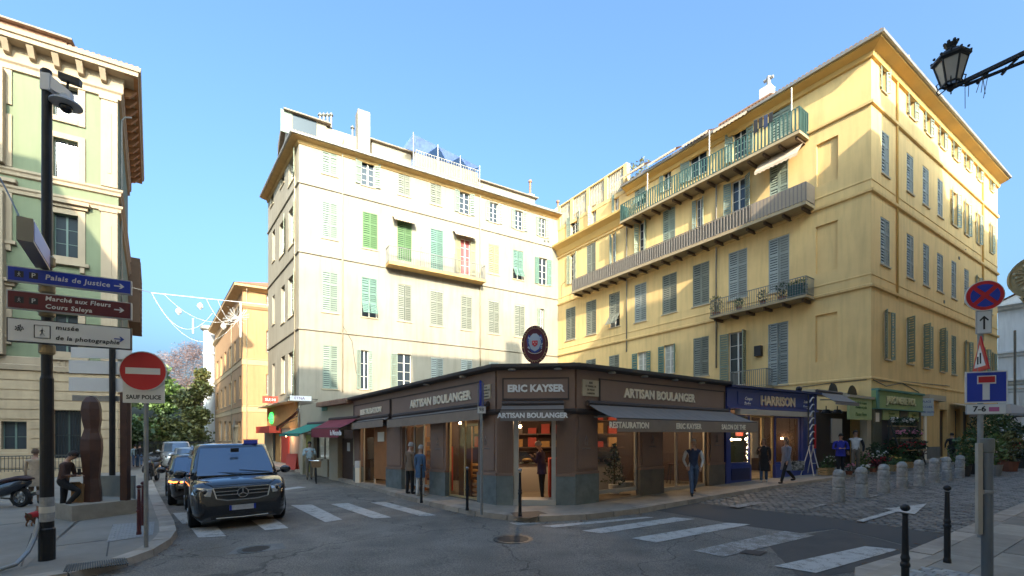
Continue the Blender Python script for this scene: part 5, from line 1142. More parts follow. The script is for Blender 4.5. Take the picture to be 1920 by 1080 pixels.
text('HARRISON', fs, HB.P(HB.s(1454), zc_, .12), dH, (0, 0, 1), .50, M('letter_gold', (.85, .68, .48), .5), .02, sx=.98, bold=.012)
text('HARRISON', fs, HB.P(HB.s(1454) + .02, zc_ - .025, .105), dH, (0, 0, 1), .50, M('letter_rust', (.40, .12, .06), .5), .005, sx=.98, bold=.016)
for s, px, py in (('Coupe', 1398, 748), ('Barbe', 1396, 757), ('Soin', 1505, 754), ('Rasage', 1506, 763)): text(s, fs, HB.P(HB.s(px), HB.z(px, py), .11), dH, (0, .0, 1), .17, MATS['letter_white'], .004, shear=.35, bold=.002)
HBb('awning_box', 1378, 1513, zA - .08, zA + .12, .0, .22, MATS['door_beige'])
for x0, x1 in ((1358, 1367), (1503, 1530)): HBb('pilaster', x0, x1, zg - .1, zA + .139, -.15, .06, hb)
sill_z = HB.z(1388, 872); HBb('stall_riser', 1367, 1409, zg - .1, sill_z, -.12, .0, hb); HBb('riser_panel', 1371, 1405, zg + .12, sill_z - .12, .0, .02, hd)
sz2 = HB.z(1478, 870); HBb('stall_riser', 1455, 1503, zg - .05, sz2, -.12, 0, hb)
glazed(HB, bs, 1367, 1409, sill_z, zA - .08, hb, 1, -.05, fw=.06); glazed(HB, bs, 1456, 1503, sz2, zA - .08, hb, 1, -.05, fw=.06); d = glazed(HB, bs, 1411, 1434, zg, zA - .08, MATS['gold_frame'], 1, -.08, 'door', fw=.07); glazed(HB, bs, 1435, 1454, zg, zA - .08, MATS['gold_frame'], 1, -.1, 'door', fw=.06)
m = MB(); HB.box(m, .1, LH - .1, zg, zA + .2, -3.2, -3.1); obj('interior_wall', m, M('interior_green', (.03, .05, .035), .8), bs)
m = MB(); HB.box(m, .1, LH - .1, zg - .05, zg + .03, -3.1, -.1); obj('interior_floor', m, MATS['wood_dark'], bs); m = MB(); HB.box(m, .0, .1, zg, zA + .2, -3.1, -.13); HB.box(m, LH - .1, LH, zg, zA + .2, -3.1, -.16); HB.box(m, .1, LH - .1, zA + .1, zA + .19, -3.1, -.2); obj('interior_partition', m, MATS['interior_dark'], bs)
for px, py, o in ((1466, 822, -1.2), (1488, 822, -1.2), (1372, 824, -.8), (1399, 823, -.8)): m = MB(); a = HB.s(px, o); m.ball(HB.P(a, HB.z(px, py, o), o), .05, 8, 6); obj('wall_lamp', m, MATS['bulb'], bs, smooth=True)
m = MB(); a = HB.s(1372, -.85); m.tube([HB.P(a, HB.z(1385, 824, -.85), -.85), HB.P(HB.s(1388, -.85), HB.z(1385, 824, -.85), -.85)], .03, 6); obj('tube_lamp', m, MATS['bulb'], bs)
for px0, px1, y0, y1, mt, o in ((1420, 1429, 795, 825, 'wood_orange', -1.5), (1437, 1449, 788, 860, 'plaster_white', -.6), (1440, 1446, 793, 805, 'iron_black', -.58), (1370, 1404, 835, 868, 'wood_dark', -.9), (1466, 1480, 800, 818, 'interior_red', -2)): pxbox('picture', HB, bs, px0, px1, y0, y1, o, o + .02, MATS[mt])
m = MB()
for i in range(60): px = random.choice((random.uniform(1369, 1404), 1402 + random.gauss(0, 1.2))); py = random.uniform(868, 872) if px < 1399 else random.uniform(805, 870); m.ball(HB.P(HB.s(px, -.12), HB.z(px, py, -.12), -.12), .012, 5, 3)
obj('fairy_lights', m, M('fairy', (.9, .8, .6), .4, emit=(1, .75, .45), estr=6), bs)['kind'] = 'stuff'
point_light('shop_light', HB.P(HB.s(1480), 2.2, -1.5), 12); point_light('shop_light', HB.P(HB.s(1385), 2.2, -1.3), 10)
mb = MB(); mb.poly([HB.P(0, zB + .02, -.2), HB.P(LH, zB + .02, -.2), HB.P(LH, zB + .3, -2.6), HB.P(0, zB + .3, -4.5)]); obj('roof', mb, MATS['roof_tile_grey'], bs)
m = MB(); q = HB.P(HB.s(1493), zB + .02, .1); m.ball(q + Vector((0, 0, .1)), .12, 8, 6); m.tube([q, q + Vector((0, 0, .05))], .03); sp = obj('roof_lamp', m, MATS['iron_black'], bs)

# ------------------------------------------------------------------ garden shop on the corner of the yellow house
gs = thing('garden_shop', 'green-fronted garden shop on the corner of the yellow building', 'shop', (*K, gz(K.x) + .12)); GSF = Fac(HE + (K - HE).normalized() * .03, K - HE); LG = (K - HE).length - .03
fg, fp, ft, ol = MATS['flower_green'], MATS['flower_green_pale'], MATS['flower_teal'], MATS['olive_paint']
zq = lambda px, py, o=0: GSF.z(px, py, o)
zgk = gz(K.x) + .1; zfA, zfB = YR.z(1633.5, 765), YR.z(1633.5, 732)
m = MB(); YR.box(m, .0, YR.s(1721), zfA, zfB, .003, .22); f = obj('fascia', m, fg, gs); m = MB(); YR.box(m, .0, YR.s(1721), zfB, zfB + .1, .003, .32); YR.box(m, 0, YR.s(1721), zfA - .05, zfA, .003, .28); YR.box(m, -.05, .22, zfA, zfB, .22, .27); obj('moulding', m, ft, f)
dY = YR.P(1, 0) - YR.P(0, 0); text('JARDINERIE PIOL', f, YR.P(YR.s(1680), (zfA + zfB) / 2, .25), dY, (0, 0, 1), .52, M('letter_straw', (.62, .56, .30), .6), .03, sx=1.0, bold=.012)
text('JARDINERIE PIOL', f, YR.P(YR.s(1680) - .03, (zfA + zfB) / 2 - .04, .235), dY, (0, 0, 1), .52, MATS['letter_dark'], .002, sx=1.0, bold=.012)
for x0, x1, l1, l2 in ((1649, 1680, 'Fleuriste', 'Plantes'), (1698, 1717, 'Graines', 'Terreau')):
    a0, a1 = YR.s(x0), YR.s(x1); z1, z0 = zfA - .06, YR.z(1665, 788); m = MB(); YR.box(m, a0, a1, z0, z1, .06, .14); p = obj('sign_panel', m, fp, gs)
    for t_, fz in ((l1, .68), (l2, .3)): text(t_, p, YR.P((a0 + a1) / 2, z0 + (z1 - z0) * fz, .15), dY, (0, 0, 1), .24, M('letter_green', (.12, .19, .05), .7), .004, shear=.2)
for x0, x1 in ((1633.5, 1648), (1682, 1697), (1718, 1722)): m = MB(); YR.box(m, max(0, YR.s(x0)), YR.s(x1), zgk - .2, zfA - .06, .003, .12); obj('pilaster', m, ol, gs)
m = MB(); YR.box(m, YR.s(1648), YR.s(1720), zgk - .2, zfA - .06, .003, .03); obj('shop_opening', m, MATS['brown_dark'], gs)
m = MB(); a = YR.s(1639.5); YR.box(m, a - .2, a + .2, YR.z(1639, 791), YR.z(1639, 774), .121, .14); obj('notice', m, MATS['letter_cream'], gs)
# left side of the shop: side wall with arches above the green sign
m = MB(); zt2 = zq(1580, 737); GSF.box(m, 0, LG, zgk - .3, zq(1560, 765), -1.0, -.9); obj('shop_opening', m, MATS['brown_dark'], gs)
m = MB(); a0, a1 = GSF.s(1588), GSF.s(1630); z0, z1 = zq(1608, 787), zq(1608, 747); GSF.box(m, a0, a1, z0, z1, .0, .1); p = obj('sign_panel', m, fp, gs)
for t_, fz, sz in (('Jardinerie Graines', .78, .2), ('Produits du jardin', .58, .2), ('Plantes Fleurs', .25, .26)): text(t_, p, GSF.P((a0 + a1) / 2, z0 + (z1 - z0) * fz, .11), GSF.P(1, 0) - GSF.P(0, 0), (0, 0, 1), sz, MATS['letter_green'], .004, shear=.2, sx=.9)
m = MB(); GSF.box(m, a0 - .1, LG, z1, z1 + .12, -.6, .16); GSF.box(m, GSF.s(1556), LG + .1, z1 + .12, zq(1600, 733), -1.2, -.6); GSF.box(m, LG - .5, LG, zgk - .2, z1, -.3, 0); obj('side_wall', m, MATS['plaster_cream_trim'], gs)
m = MB()
for px, w in ((1562, .55), (1598, .62)):
    a = GSF.s(px, -.6); zz = z1 + .13; m.poly([GSF.P(a + w * math.cos(t * math.pi / 8), zz + .62 * math.sin(t * math.pi / 8), -.595) for t in range(9)])
obj('arch_opening', m, MATS['iron_black'], gs)
shop_awning(GSF, gs, GSF.s(1541, .3), GSF.s(1586, .3), zq(1560, 738), zq(1560, 752, .8), .8, .12, MATS['awning_grey'], MATS['awning_grey'])
m = MB()
for px in (1549, 1570): q = GSF.P(GSF.s(px, .2), zq(px, 768, .2), .2); m.tube([q + Vector((.0, 0, .16)), q], .02); m.lathe([(.12, 0), (.2, -.12), (.2, -.16), (.02, -.16)], q, 10)
obj('lamp', m, MATS['iron_black'], gs)
pxbox('menu_board', GSF, gs, 1567, 1586, 785, 830, -.2, -.15, MATS['door_beige'])
# restaurant awnings and doors further along the right face
a = YR.s(1728); m = MB(); YR.box(m, YR.s(1728), YR.s(1760), YR.z(1745, 752), YR.z(1745, 742), .003, .35); obj('sign_board', m, MATS['plaster_cream_trim'], yel)
for x0, x1 in ((1780, 1812), (1815, 1842)): zt = YR.z((x0 + x1) / 2, 757); awning(YR, yel, YR.s(x0), YR.s(x1), zt, zt - .5, 1.6, MATS['awning_cream'], val=.2)
for x0, x1 in ((1762, 1776), (1791, 1801), (1806, 1820)): m = MB(); YR.box(m, YR.s(x0), YR.s(x1), gz(K.x) + .1, YR.z((x0 + x1) / 2, 770), -.28, -.22); obj('door', m, MATS['wood_dark'], yel)
m = MB(); YR.box(m, YR.s(1724), YR.s(1762), gz(K.x), YR.z(1740, 838), .003, .03); YR.box(m, YR.s(1776), YR.s(1791), gz(K.x), YR.z(1783, 836), .003, .03); obj('plinth', m, M('plinth_grey', (.22, .21, .19), .85, var=.2), yel)

# ------------------------------------------------------------------ small shops on the left street
P2 = G(563, 885, .12).to_2d(); Q2 = C + (P2 - C).normalized() * .4
LSF = Fac(P1 + (P2 - P1) * .0, P1 - P2); LSF = Fac(P2, P1 - P2); LS = (P1 - P2).length
ls = thing('shop_row', 'low beige shops with a green and a dark red awning beside the bakery', 'shop', (*P2, gz(P2.x) + .12)); zs0 = gz(P2.x) - .1
zLt = LSF.z(620, 762)
m = MB(); holes = []
for x0, x1, y0 in ((567, 583, 812), (588, 617, 812), (633, 662, 806)): a = sorted((LSF.s(x0), LSF.s(x1))); holes.append((a[0], a[1], gz(P2.x), LSF.z((x0 + x1) / 2, y0), .3))
LSF.wall(m, 0, LS - .02, zs0, zLt, holes); obj('wall', m, MATS['plaster_cream_trim'], ls)
m = MB(); LSF.box(m, LSF.s(606), LS - .03, zLt, zLt + .12, -3, .35); obj('roof', m, MATS['roof_tile'], ls); m = MB(); e1, e0 = LSF.P(LS - .05, 0).to_2d(), LSF.P(LSF.s(606), 0).to_2d(); tile_row(m, [e0, e1], .35, zLt + .12, 1 if (offset_path([e0, e1], 1, 1)[0] - e0).dot(LSF.n) > 0 else -1, r=.1, pitch=.25, ln=1.5, drop=.3); obj('roof_tiles', m, MATS['roof_tile'], ls)['kind'] = 'stuff'
m = MB(); LSF.box(m, .0, LSF.s(603), zLt, LSF.z(585, 757), -.5, -.02); obj('parapet', m, MATS['plaster_cream_trim'], ls)
pxbox('vent_grille', LSF, ls, 604, 614, 759, 770, .003, .03, MATS['flower_teal'])
d = pxbox('door', LSF, ls, 634, 661, 822, 903, -.26, -.2, MATS['wood_dark']); pxbox('notice', LSF, d, 643, 648, 830, 846, -.2, -.19, MATS['letter_white']); glazed(LSF, ls, 589, 617, gz(P2.x) + .9, LSF.z(602, 814), MATS['wood_dark'], 2, -.15); pxbox('stall_riser', LSF, ls, 589, 610, 860, 893, -.2, -.1, MATS['plaster_cream_trim']); pxbox('door', LSF, ls, 567, 583, 815, 886, -.25, -.2, M('door_olive', (.20, .19, .03), .6, var=.2))
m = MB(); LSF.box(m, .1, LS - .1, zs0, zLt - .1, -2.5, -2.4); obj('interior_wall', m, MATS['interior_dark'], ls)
o1 = shop_awning(LSF, ls, LSF.s(607, .4), LSF.s(660, .4), LSF.z(640, 786), LSF.z(635, 803, .9), .95, .38, MATS['awning_red'], MATS['awning_red'], text_items=(('la Mounde', LSF.s(630, .95), .3, 'letter_white'),))
shop_awning(LSF, ls, LSF.s(567, .4), LSF.s(608, .4), LSF.z(590, 795), LSF.z(582, 814, 1.4), 1.5, .1, MATS['awning_green'], MATS['awning_green'])
ps = Fac(Q2, P2 - Q2); LP = (P2 - Q2).length; m = MB(); ps.box(m, .0, LP - .02, zs0 - .2, 3.5, -1, 0); ls2 = thing('pink_shop', 'small shop with red walls and a dark red awning beside the cream house', 'shop', (*Q2, gz(Q2.x) + .12)); obj('wall', m, MATS['plaster_cream_trim'], ls2)
shop_awning(ps, ls2, .2, LP - .2, 3.4, 2.45, 1.2, .2, MATS['awning_red'], MATS['awning_red'])
pxbox('red_panel', ps, ls2, 545, 556, 822, 850, .003, .04, MATS['red_paint']); pxbox('brown_riser', ps, ls2, 545, 563, 862, 884, .003, .06, M('terracotta', (.26, .09, .06), .7))
# ground floor of the cream house on the left street: orange fascia, green clover sign, red canopy
zc0, zc1 = CL.z(528, 803), CL.z(528, 760); m = MB(); CL.box(m, .3, LCL, zc0, zc1, .003, .08); gf = obj('shop_fascia', m, MATS['shop_orange'], crm); m = MB(); CL.box(m, .0, LCL + .6, zc1, zc1 + .1, .003, .7); obj('canopy', m, MATS['plaster_cream_trim'], gf)
m = MB(); a = CL.s(510.5, .1); zz = CL.z(510.5, 784, .1)
for i in range(8): th = i * math.pi / 4; p = CL.P(a + .33 * math.cos(th), zz + .33 * math.sin(th), .14); m.ball(p, .17, 8, 5)
m.ball(CL.P(a, zz, .14), .25, 8, 5); obj('clover_sign', m, M('clover', (.02, .35, .06), .4, emit=(.05, .8, .12), estr=.5), gf)
m = MB(); CL.box(m, CL.s(529), LCL + .2, CL.z(510, 812), CL.z(510, 800), .1, .9); obj('red_awning', m, MATS['red_paint'], crm)
for x0, x1, y0, y1, mt in ((497, 512, 812, 862, 'plaster_cream_trim'), (514, 517, 812, 868, 'iron_black'), (518, 527, 812, 866, 'shop_orange'), (529, 543, 812, 868, 'red_paint')): pxbox('shop_panel', CL, crm, x0, x1, y0, y1, .003, .06, MATS[mt])
m = MB(); q = CL.P(CL.s(536, .4), CL.z(536, 816, .4), .4); m.ball(q, .1, 8, 6); obj('lamp', m, MATS['bulb'], crm); point_light('shop_light', q + Vector((.1, -.4, -.3)), 12, (1, .5, .25))
t = thing('shop_sign', 'red shop sign with white letters hanging on the cream corner', 'sign', CL.P(CL.s(508, .5), CL.z(508, 756, .5), .5)); m = MB(); q = wloc(t); CLd = CL.d; m.hexa([q + Vector((CL.n.x * s, CL.n.y * s, z)) + Vector((CLd.x, CLd.y, 0)) * w for z in (0, .55) for s, w in ((-.5, -.04), (.6, -.04), (.6, .04), (-.5, .04))]); b = obj('board', m, MATS['red_paint'], t); text('SUSHI', b, q + Vector((CL.n.x * .05, CL.n.y * .05, .27)) - Vector((CLd.x, CLd.y, 0)) * .05, Vector((-CL.n.x, -CL.n.y, 0)), (0, 0, 1), .3, MATS['letter_white'], .004)
t = thing('shop_sign', 'white and purple lettered sign bracketed to the cream corner', 'sign', CF.P(.1, CF.z(560, 752), .1)); m = MB(); CF.box(m, -.6, .75, CF.z(560, 752), CF.z(560, 743), .35, .42); b = obj('board', m, MATS['letter_white'], t); text('ETNA', b, CF.P(.0, CF.z(560, 747.5), .43), CF.P(1, 0) - CF.P(0, 0), (0, 0, 1), .26, M('letter_purple', (.18, .05, .28), .5), .004); m = MB(); m.bar(CF.P(.7, CF.z(560, 748), .38), CF.P(1.2, CF.z(560, 748), .01), .04); obj('bracket', m, MATS['iron_black'], t)

m = MB(); a = YL.s(1424); YL.box(m, a - .2, a + .2, YL.z(1424, 668), YL.z(1424, 649), .003, .25); obj('meter_box', m, MATS['iron_black'], yel)
for fac, root, pts in ((CF, crm, ((1021, 452), (1028, 453))), (YR, yel, ((1798, 484), (1810, 470), (1770, 566)))):
    for x, y in pts: m = MB(); a = fac.s(x); fac.box(m, a - .09, a + .09, fac.z(x, y) - .09, fac.z(x, y) + .09, .003, .03); obj('vent', m, MATS['iron_dark'], root)
# ================================================================== STREET FURNITURE
M('sign_white', (.68, .68, .67), .45, var=.05); M('sign_blue', (.012, .04, .36), .35); M('sign_red', (.50, .012, .02), .35); M('sign_maroon', (.11, .012, .018), .4); M('sign_grey', (.42, .43, .44), .45, var=.08); M('galvanised', (.30, .31, .31), .45, metal=.5, var=.2, vscale=6)
M('ink', (.015, .016, .02), .5); M('rust_steel', (.075, .033, .022), .6, var=.35, vscale=3, bump=.1); M('bronze', (.42, .33, .17), .45, metal=.25, var=.3, vscale=10); M('maroon_iron', (.075, .015, .02), .45)
def board(name, root, A, B, zc, h, th, mat, border=None, bm=None):
    A, B = Vector(A), Vector(B); d = (B - A).normalized(); n = Vector((d.y, -d.x)); n = n if n.dot(-A) > 0 else -n; mb = MB()
    def q(a, z, o): p = A + d * a + n * o; return Vector((p.x, p.y, z))
    L = (B - A).length; z0, z1 = zc - h / 2, zc + h / 2
    mb.hexa([q(0, z0, -th), q(L, z0, -th), q(L, z0, 0), q(0, z0, 0), q(0, z1, -th), q(L, z1, -th), q(L, z1, 0), q(0, z1, 0)]); o = obj(name, mb, bm or mat, root)
    if border:
        mb = MB(); b = border; mb.hexa([q(b, z0 + b, .001), q(L - b, z0 + b, .001), q(L - b, z0 + b, .006), q(b, z0 + b, .006), q(b, z1 - b, .001), q(L - b, z1 - b, .001), q(L - b, z1 - b, .006), q(b, z1 - b, .006)]); obj('face', mb, mat, o)
    return o, q, L, Vector((d.x, d.y, 0))
def flatpoly(name, root, q, pts, o, mat): mb = MB(); mb.ring([[q(a, z, o) for a, z in pts], [q(a, z, o + .003) for a, z in pts]]); return obj(name, mb, mat, root)
# --- black pole of direction signs with surveillance camera
pb = G(88, 1050, .12); pole = thing('sign_pole', 'tall black pole carrying three direction signs and a dome camera', 'sign pole', pb)
zt = CAMH + pb.y * (815 - 132) / F; m = MB(); m.lathe([(.102, 0), (.102, .5), (.086, .52), (.083, 2.9), (.07, 2.95), (.062, zt - pb.z)], seg=16); obj('shaft', m, MATS['iron_black'], pole, smooth=False, world=False)
m = MB(); m.lathe([(.088, .62), (.09, .63), (.09, 1.0), (.088, 1.01)], seg=16); obj('paper_wrap', m, M('paper_grey', (.34, .35, .35), .8, var=.4, vscale=8), pole, world=False); m = MB(); m.lathe([(.091, .76), (.093, .77), (.093, .85), (.091, .86)], seg=16); obj('tape', m, M('tape', (.62, .60, .54), .6, var=.2), pole, world=False)
M('brass', (.32, .24, .13), .5, metal=.4)
for y in (490, 541, 585, 655): m = MB(); z = CAMH + pb.y * (815 - y) / F - pb.z; m.lathe([(.072, z - .09), (.10, z - .06), (.10, z + .06), (.072, z + .09)], seg=14); obj('collar', m, MATS['brass'], pole, world=False)
def arrow_pts(a, z, s): return [(a - s, z - s * .13), (a + s * .15, z - s * .13), (a - s * .15, z - s * .55), (a + .15 * s, z - s * .55), (a + s * .75, z), (a + s * .15, z + s * .55), (a - s * .15, z + s * .55), (a + s * .15, z + s * .13), (a - s, z + s * .13)]
AL, AR = (-7.72, 6.95), (-6.42, 7.68); kz = lambda y, t=6.95: CAMH + t * (815 - y) / F
def picto(q, root, a, z, s, mat, bm): 
    flatpoly('pictogram', root, q, [(a - s, z - s), (a + s, z - s), (a + s, z + s), (a - s, z + s)], .007, bm)
    mb = MB(); s = s * .8
    for p0, p1 in (((0, .75), (0, .9)), ((0, .55), (0, -.1)), ((0, -.1), (-.4, -.9)), ((0, -.1), (.4, -.9)), ((0, .45), (-.4, .0)), ((0, .45), (.45, .1))): mb.bar(q(a + p0[0] * s, z + p0[1] * s, .012), q(a + p1[0] * s, z + p1[1] * s, .012), s * .22, .003)
    obj('walking_figure', mb, mat, root)
for yc, h, mt, bmt, lines, tm, lab in ((511, .235, 'sign_blue', 'sign_grey', (('Palais de Justice', .0, .112, .43),), 'sign_white', 'blue'), (559.5, .285, 'sign_maroon', 'sign_grey', (('Marché aux Fleurs', .062, .098, .43), ('Cours Saleya', -.062, .098, .43)), 'sign_white', 'maroon'), (616.8, .37, 'sign_white', 'ink', (('musée', .085, .10, .55), ('de la photographie', -.08, .095, .55)), 'ink', 'white')):
    o, q, L, d = board('direction_sign', pole, AL, AR, kz(yc), h, .06, MATS[mt], .016, MATS[bmt]); o['label'] = '%s direction sign with an arrow to the right' % lab
    for s, dz, sz, a in lines: text(s, o, q(a, kz(yc) + dz, .009), d, (0, 0, 1), sz, MATS[tm], .002, 'LEFT', sx=.98, bold=.002, shear=.12, spacing=1.1)
    flatpoly('arrow', o, q, arrow_pts(L - .15, kz(yc) - (.0 if lab != 'white' else .02), .075), .008, MATS['crest_blue'] if lab == 'white' else MATS['sign_white'])
    if lab == 'white':
        picto(q, o, .40, kz(yc), .085, MATS['ink'], MATS['sign_white']); mb = MB()
        for p0, p1 in (((-1, -1), (1, -1)), ((1, -1), (1, 1)), ((1, 1), (-1, 1)), ((-1, 1), (-1, -1))): mb.bar(q(.40 + p0[0] * .09, kz(yc) + p0[1] * .1, .01), q(.40 + p1[0] * .09, kz(yc) + p1[1] * .1, .01), .012, .004)
        for i in range(14): th = i * 2.4; r = .013 * math.sqrt(i); mb.ball(q(.14 + r * math.cos(th), kz(yc) + .03 + r * math.sin(th) * 1.1, .008), .011, 5, 3)
        obj('pictogram_frame', mb, MATS['ink'], o)
    else:
        picto(q, o, .14, kz(yc), .05, MATS['sign_white'], MATS['ink']); flatpoly('parking_field', o, q, [(.25, kz(yc) - .05), (.35, kz(yc) - .05), (.35, kz(yc) + .05), (.25, kz(yc) + .05)], .007, MATS['ink']); text('P', o, q(.30, kz(yc), .012), d, (0, 0, 1), .1, MATS['sign_white'], .002)
o, q, L, d = board('direction_sign', pole, (-6.52, 6.2), (-7.36, 7.25), 4.78, .32, .16, MATS['sign_blue'], .03, M('steel_brushed', (.30, .27, .22), .35, metal=.7)); o['label'] = 'steel-edged blue sign seen almost end-on'
cc = thing('surveillance_camera', 'white dome surveillance camera with black floodlight on top of the black pole', 'camera', (pb.x, pb.y, zt - .6)); m = MB(); r_ = Vector((.75, .2, 0)).normalized(); s_ = Vector((-r_.y, r_.x, 0))
def cq(a, b, z): return r_ * a + s_ * b + Vector((0, 0, z))
m.hexa([cq(-.07, -.12, .15), cq(.12, -.12, .15), cq(.12, .12, .15), cq(-.07, .12, .15), cq(-.07, -.12, .55), cq(.12, -.12, .55), cq(.12, .12, .55), cq(-.07, .12, .55)]); m.hexa([cq(.12, -.1, .2), cq(.5, -.08, .02), cq(.5, .08, .02), cq(.12, .1, .2), cq(.12, -.1, .53), cq(.5, -.08, .22), cq(.5, .08, .22), cq(.12, .1, .53)]); obj('housing', m, M('plastic_pale', (.66, .67, .70), .4), cc, world=False)
ce = cq(.38, 0, -.05); m = MB(); m.lathe([(.1, .2), (.13, .12), (.3, .0), (.31, -.04), (.2, -.07)], ce, 20); obj('hood', m, M('plastic_grey', (.42, .43, .45), .4), cc, world=False, smooth=False); m = MB(); m.ball(ce + Vector((0, 0, -.1)), .13, 14, 8); obj('dome', m, M('dome_black', (.01, .01, .012), .08, spec=.7), cc, world=False, smooth=True)
m = MB(); m.hexa([cq(.25, -.06, .52), cq(.68, -.06, .42), cq(.68, .06, .42), cq(.25, .06, .52), cq(.25, -.06, .68), cq(.68, -.06, .58), cq(.68, .06, .58), cq(.25, .06, .68)]); m.tube([cq(.4, 0, .2), cq(.42, 0, .5)], .025); m.tube([cq(-.02, 0, .55), cq(-.02, 0, .66)], .1, 10); obj('floodlight', m, MATS['iron_black'], cc, world=False)
cc.scale = (.66, .66, .66); cc.location.z += .15
# --- second black pole with blank sign backs
p2 = at(210.5, 880, 12.6); p2.z = gz(p2.x) + .12; t = thing('sign_pole', 'thin black pole behind the sculpture with blank white sign backs', 'sign pole', p2); m = MB(); m.lathe([(.09, 0), (.085, .6), (.07, .65), (.07, CAMH + 12.6 * (815 - 640) / F - p2.z)], seg=12); obj('shaft', m, MATS['iron_black'], t, world=False)
for y0, y1, x0, x1 in ((652, 671, 133, 246), (676, 700, 129, 246), (708, 733, 129, 240)):
    A = at(x0, 0, 12.4).to_2d(); B = at(x1, 0, 12.75).to_2d(); o, *_ = board('sign_back', t, A, B, CAMH + 12.5 * (815 - (y0 + y1) / 2) / F, (y1 - y0) * 12.5 / F, .05, M('sign_back_grey', (.72, .73, .74), .45, var=.06))
A = at(135, 0, 12.4).to_2d(); B = at(236, 0, 12.75).to_2d(); board('bracket_arm', t, A, B, CAMH + 12.5 * (815 - 746.5) / F, .15, .06, MATS['galvanised'])
# --- no entry sign
pn = G(274, 1027, .12); t = thing('no_entry_sign', 'round red no entry sign on a grey pole at the left kerb', 'road sign', pn); zz = CAMH + pn.y * (815 - 664) / F - pn.z; m = MB(); m.lathe([(.034, 0), (.034, zz)], seg=12); obj('pole', m, MATS['galvanised'], t, world=False)
def disc_sign(root, c, nv, r, mat, border, name='sign_face'):
    nv = Vector(nv).normalized(); dx = Vector((0, 0, 1)).cross(nv).normalized(); N = 32
    def q(a, z, o): return Vector(c) + dx * a + Vector((0, 0, z)) + nv * o
    m = MB(); m.ring([[q(r * math.cos(2 * math.pi * i / N), r * math.sin(2 * math.pi * i / N), o) for i in range(N)] for o in (0, .03)]); o_ = obj('sign_disc', m, border, root); m = MB(); rr = r * .955; m.ring([[q(rr * math.cos(2 * math.pi * i / N), rr * math.sin(2 * math.pi * i / N), o) for i in range(N)] for o in (.0305, .034)]); obj(name, m, mat, o_); return o_, q, dx
cz = CAMH + pn.y * (815 - 697) / F; nv = (.36, -1, 0); o_, q, dx = disc_sign(t, (pn.x, pn.y - .05, cz), nv, .345, MATS['sign_red'], MATS['sign_white']); flatpoly('white_bar', o_, q, [(-.25, -.055), (.25, -.055), (.25, .055), (-.25, .055)], .036, MATS['sign_white'])
z1 = CAMH + pn.y * (815 - 735) / F; z0 = CAMH + pn.y * (815 - 756) / F; m = MB(); c_ = Vector((pn.x, pn.y - .05, 0)); nn = Vector(nv).normalized(); w = .30
def pq(a, z, o): return c_ + dx * a + nn * o + Vector((0, 0, z))
m.hexa([pq(-w, z0, -.02), pq(w, z0, -.02), pq(w, z0, 0), pq(-w, z0, 0), pq(-w, z1 + .28, -.02), pq(w, z1 + .28, -.02), pq(w, z1 + .28, 0), pq(-w, z1 + .28, 0)]); o_ = obj('plate', m, MATS['sign_white'], t); text('SAUF POLICE', o_, pq(.0, (z0 + z1) / 2, .003), dx, (0, 0, 1), .10, MATS['ink'], .002, bold=.003, sx=.86)
# --- slim bollards
def bollard(c, h, r, mat, label, group=None, top=None):
    t = thing('bollard', label, 'bollard', c, 0, group); m = MB(); m.lathe([(r * 1.25, 0), (r * 1.2, .05), (r, .08), (r, h * .45), (r * 1.25, h * .46), (r * 1.25, h * .48), (r * .95, h * .5), (r * 1.2, h * .53), (r * .9, h * .56), (r * .7, h * .88), (r * .9, h * .9)], seg=14); obj('post', m, mat, t, world=False)
    m = MB(); m.ball((0, 0, h * .945), r * 1.25, 12, 8, (1, 1, .9)); obj('ball_top', m, top or mat, t, smooth=True, world=False); return t
bollard(G(260.5, 1003, .12), 1.02, .036, MATS['maroon_iron'], 'dark red slim bollard left of the no entry pole', 'slim bollards'); bollard(G(268, 986, .12), 1.0, .036, MATS['maroon_iron'], 'dark red slim bollard hidden behind the no entry pole', 'slim bollards')
bollard(G(975, 968, .12), 1.12, .038, MATS['iron_black'], 'black slim bollard before the bakery door', 'slim bollards', MATS['galvanised']); bollard(G(876, 957, .12), 1.12, .036, MATS['iron_black'], 'black slim bollard left of the thin street-sign pole', 'slim bollards', MATS['galvanised']); bollard(G(790, 943, .12), 1.12, .036, MATS['iron_black'], 'black slim bollard beside the elderly couple', 'slim bollards')
X = .864 * 4.42; bollard((X, 4.42, gz(X) + .12), 1.17, .032, MATS['iron_black'], 'black slim bollard closest to the viewer at the beige kerb', 'slim bollards'); bollard(G(1776, 1056, .12), 1.10, .036, MATS['iron_black'], 'black slim bollard left of the grey steel pole', 'slim bollards')
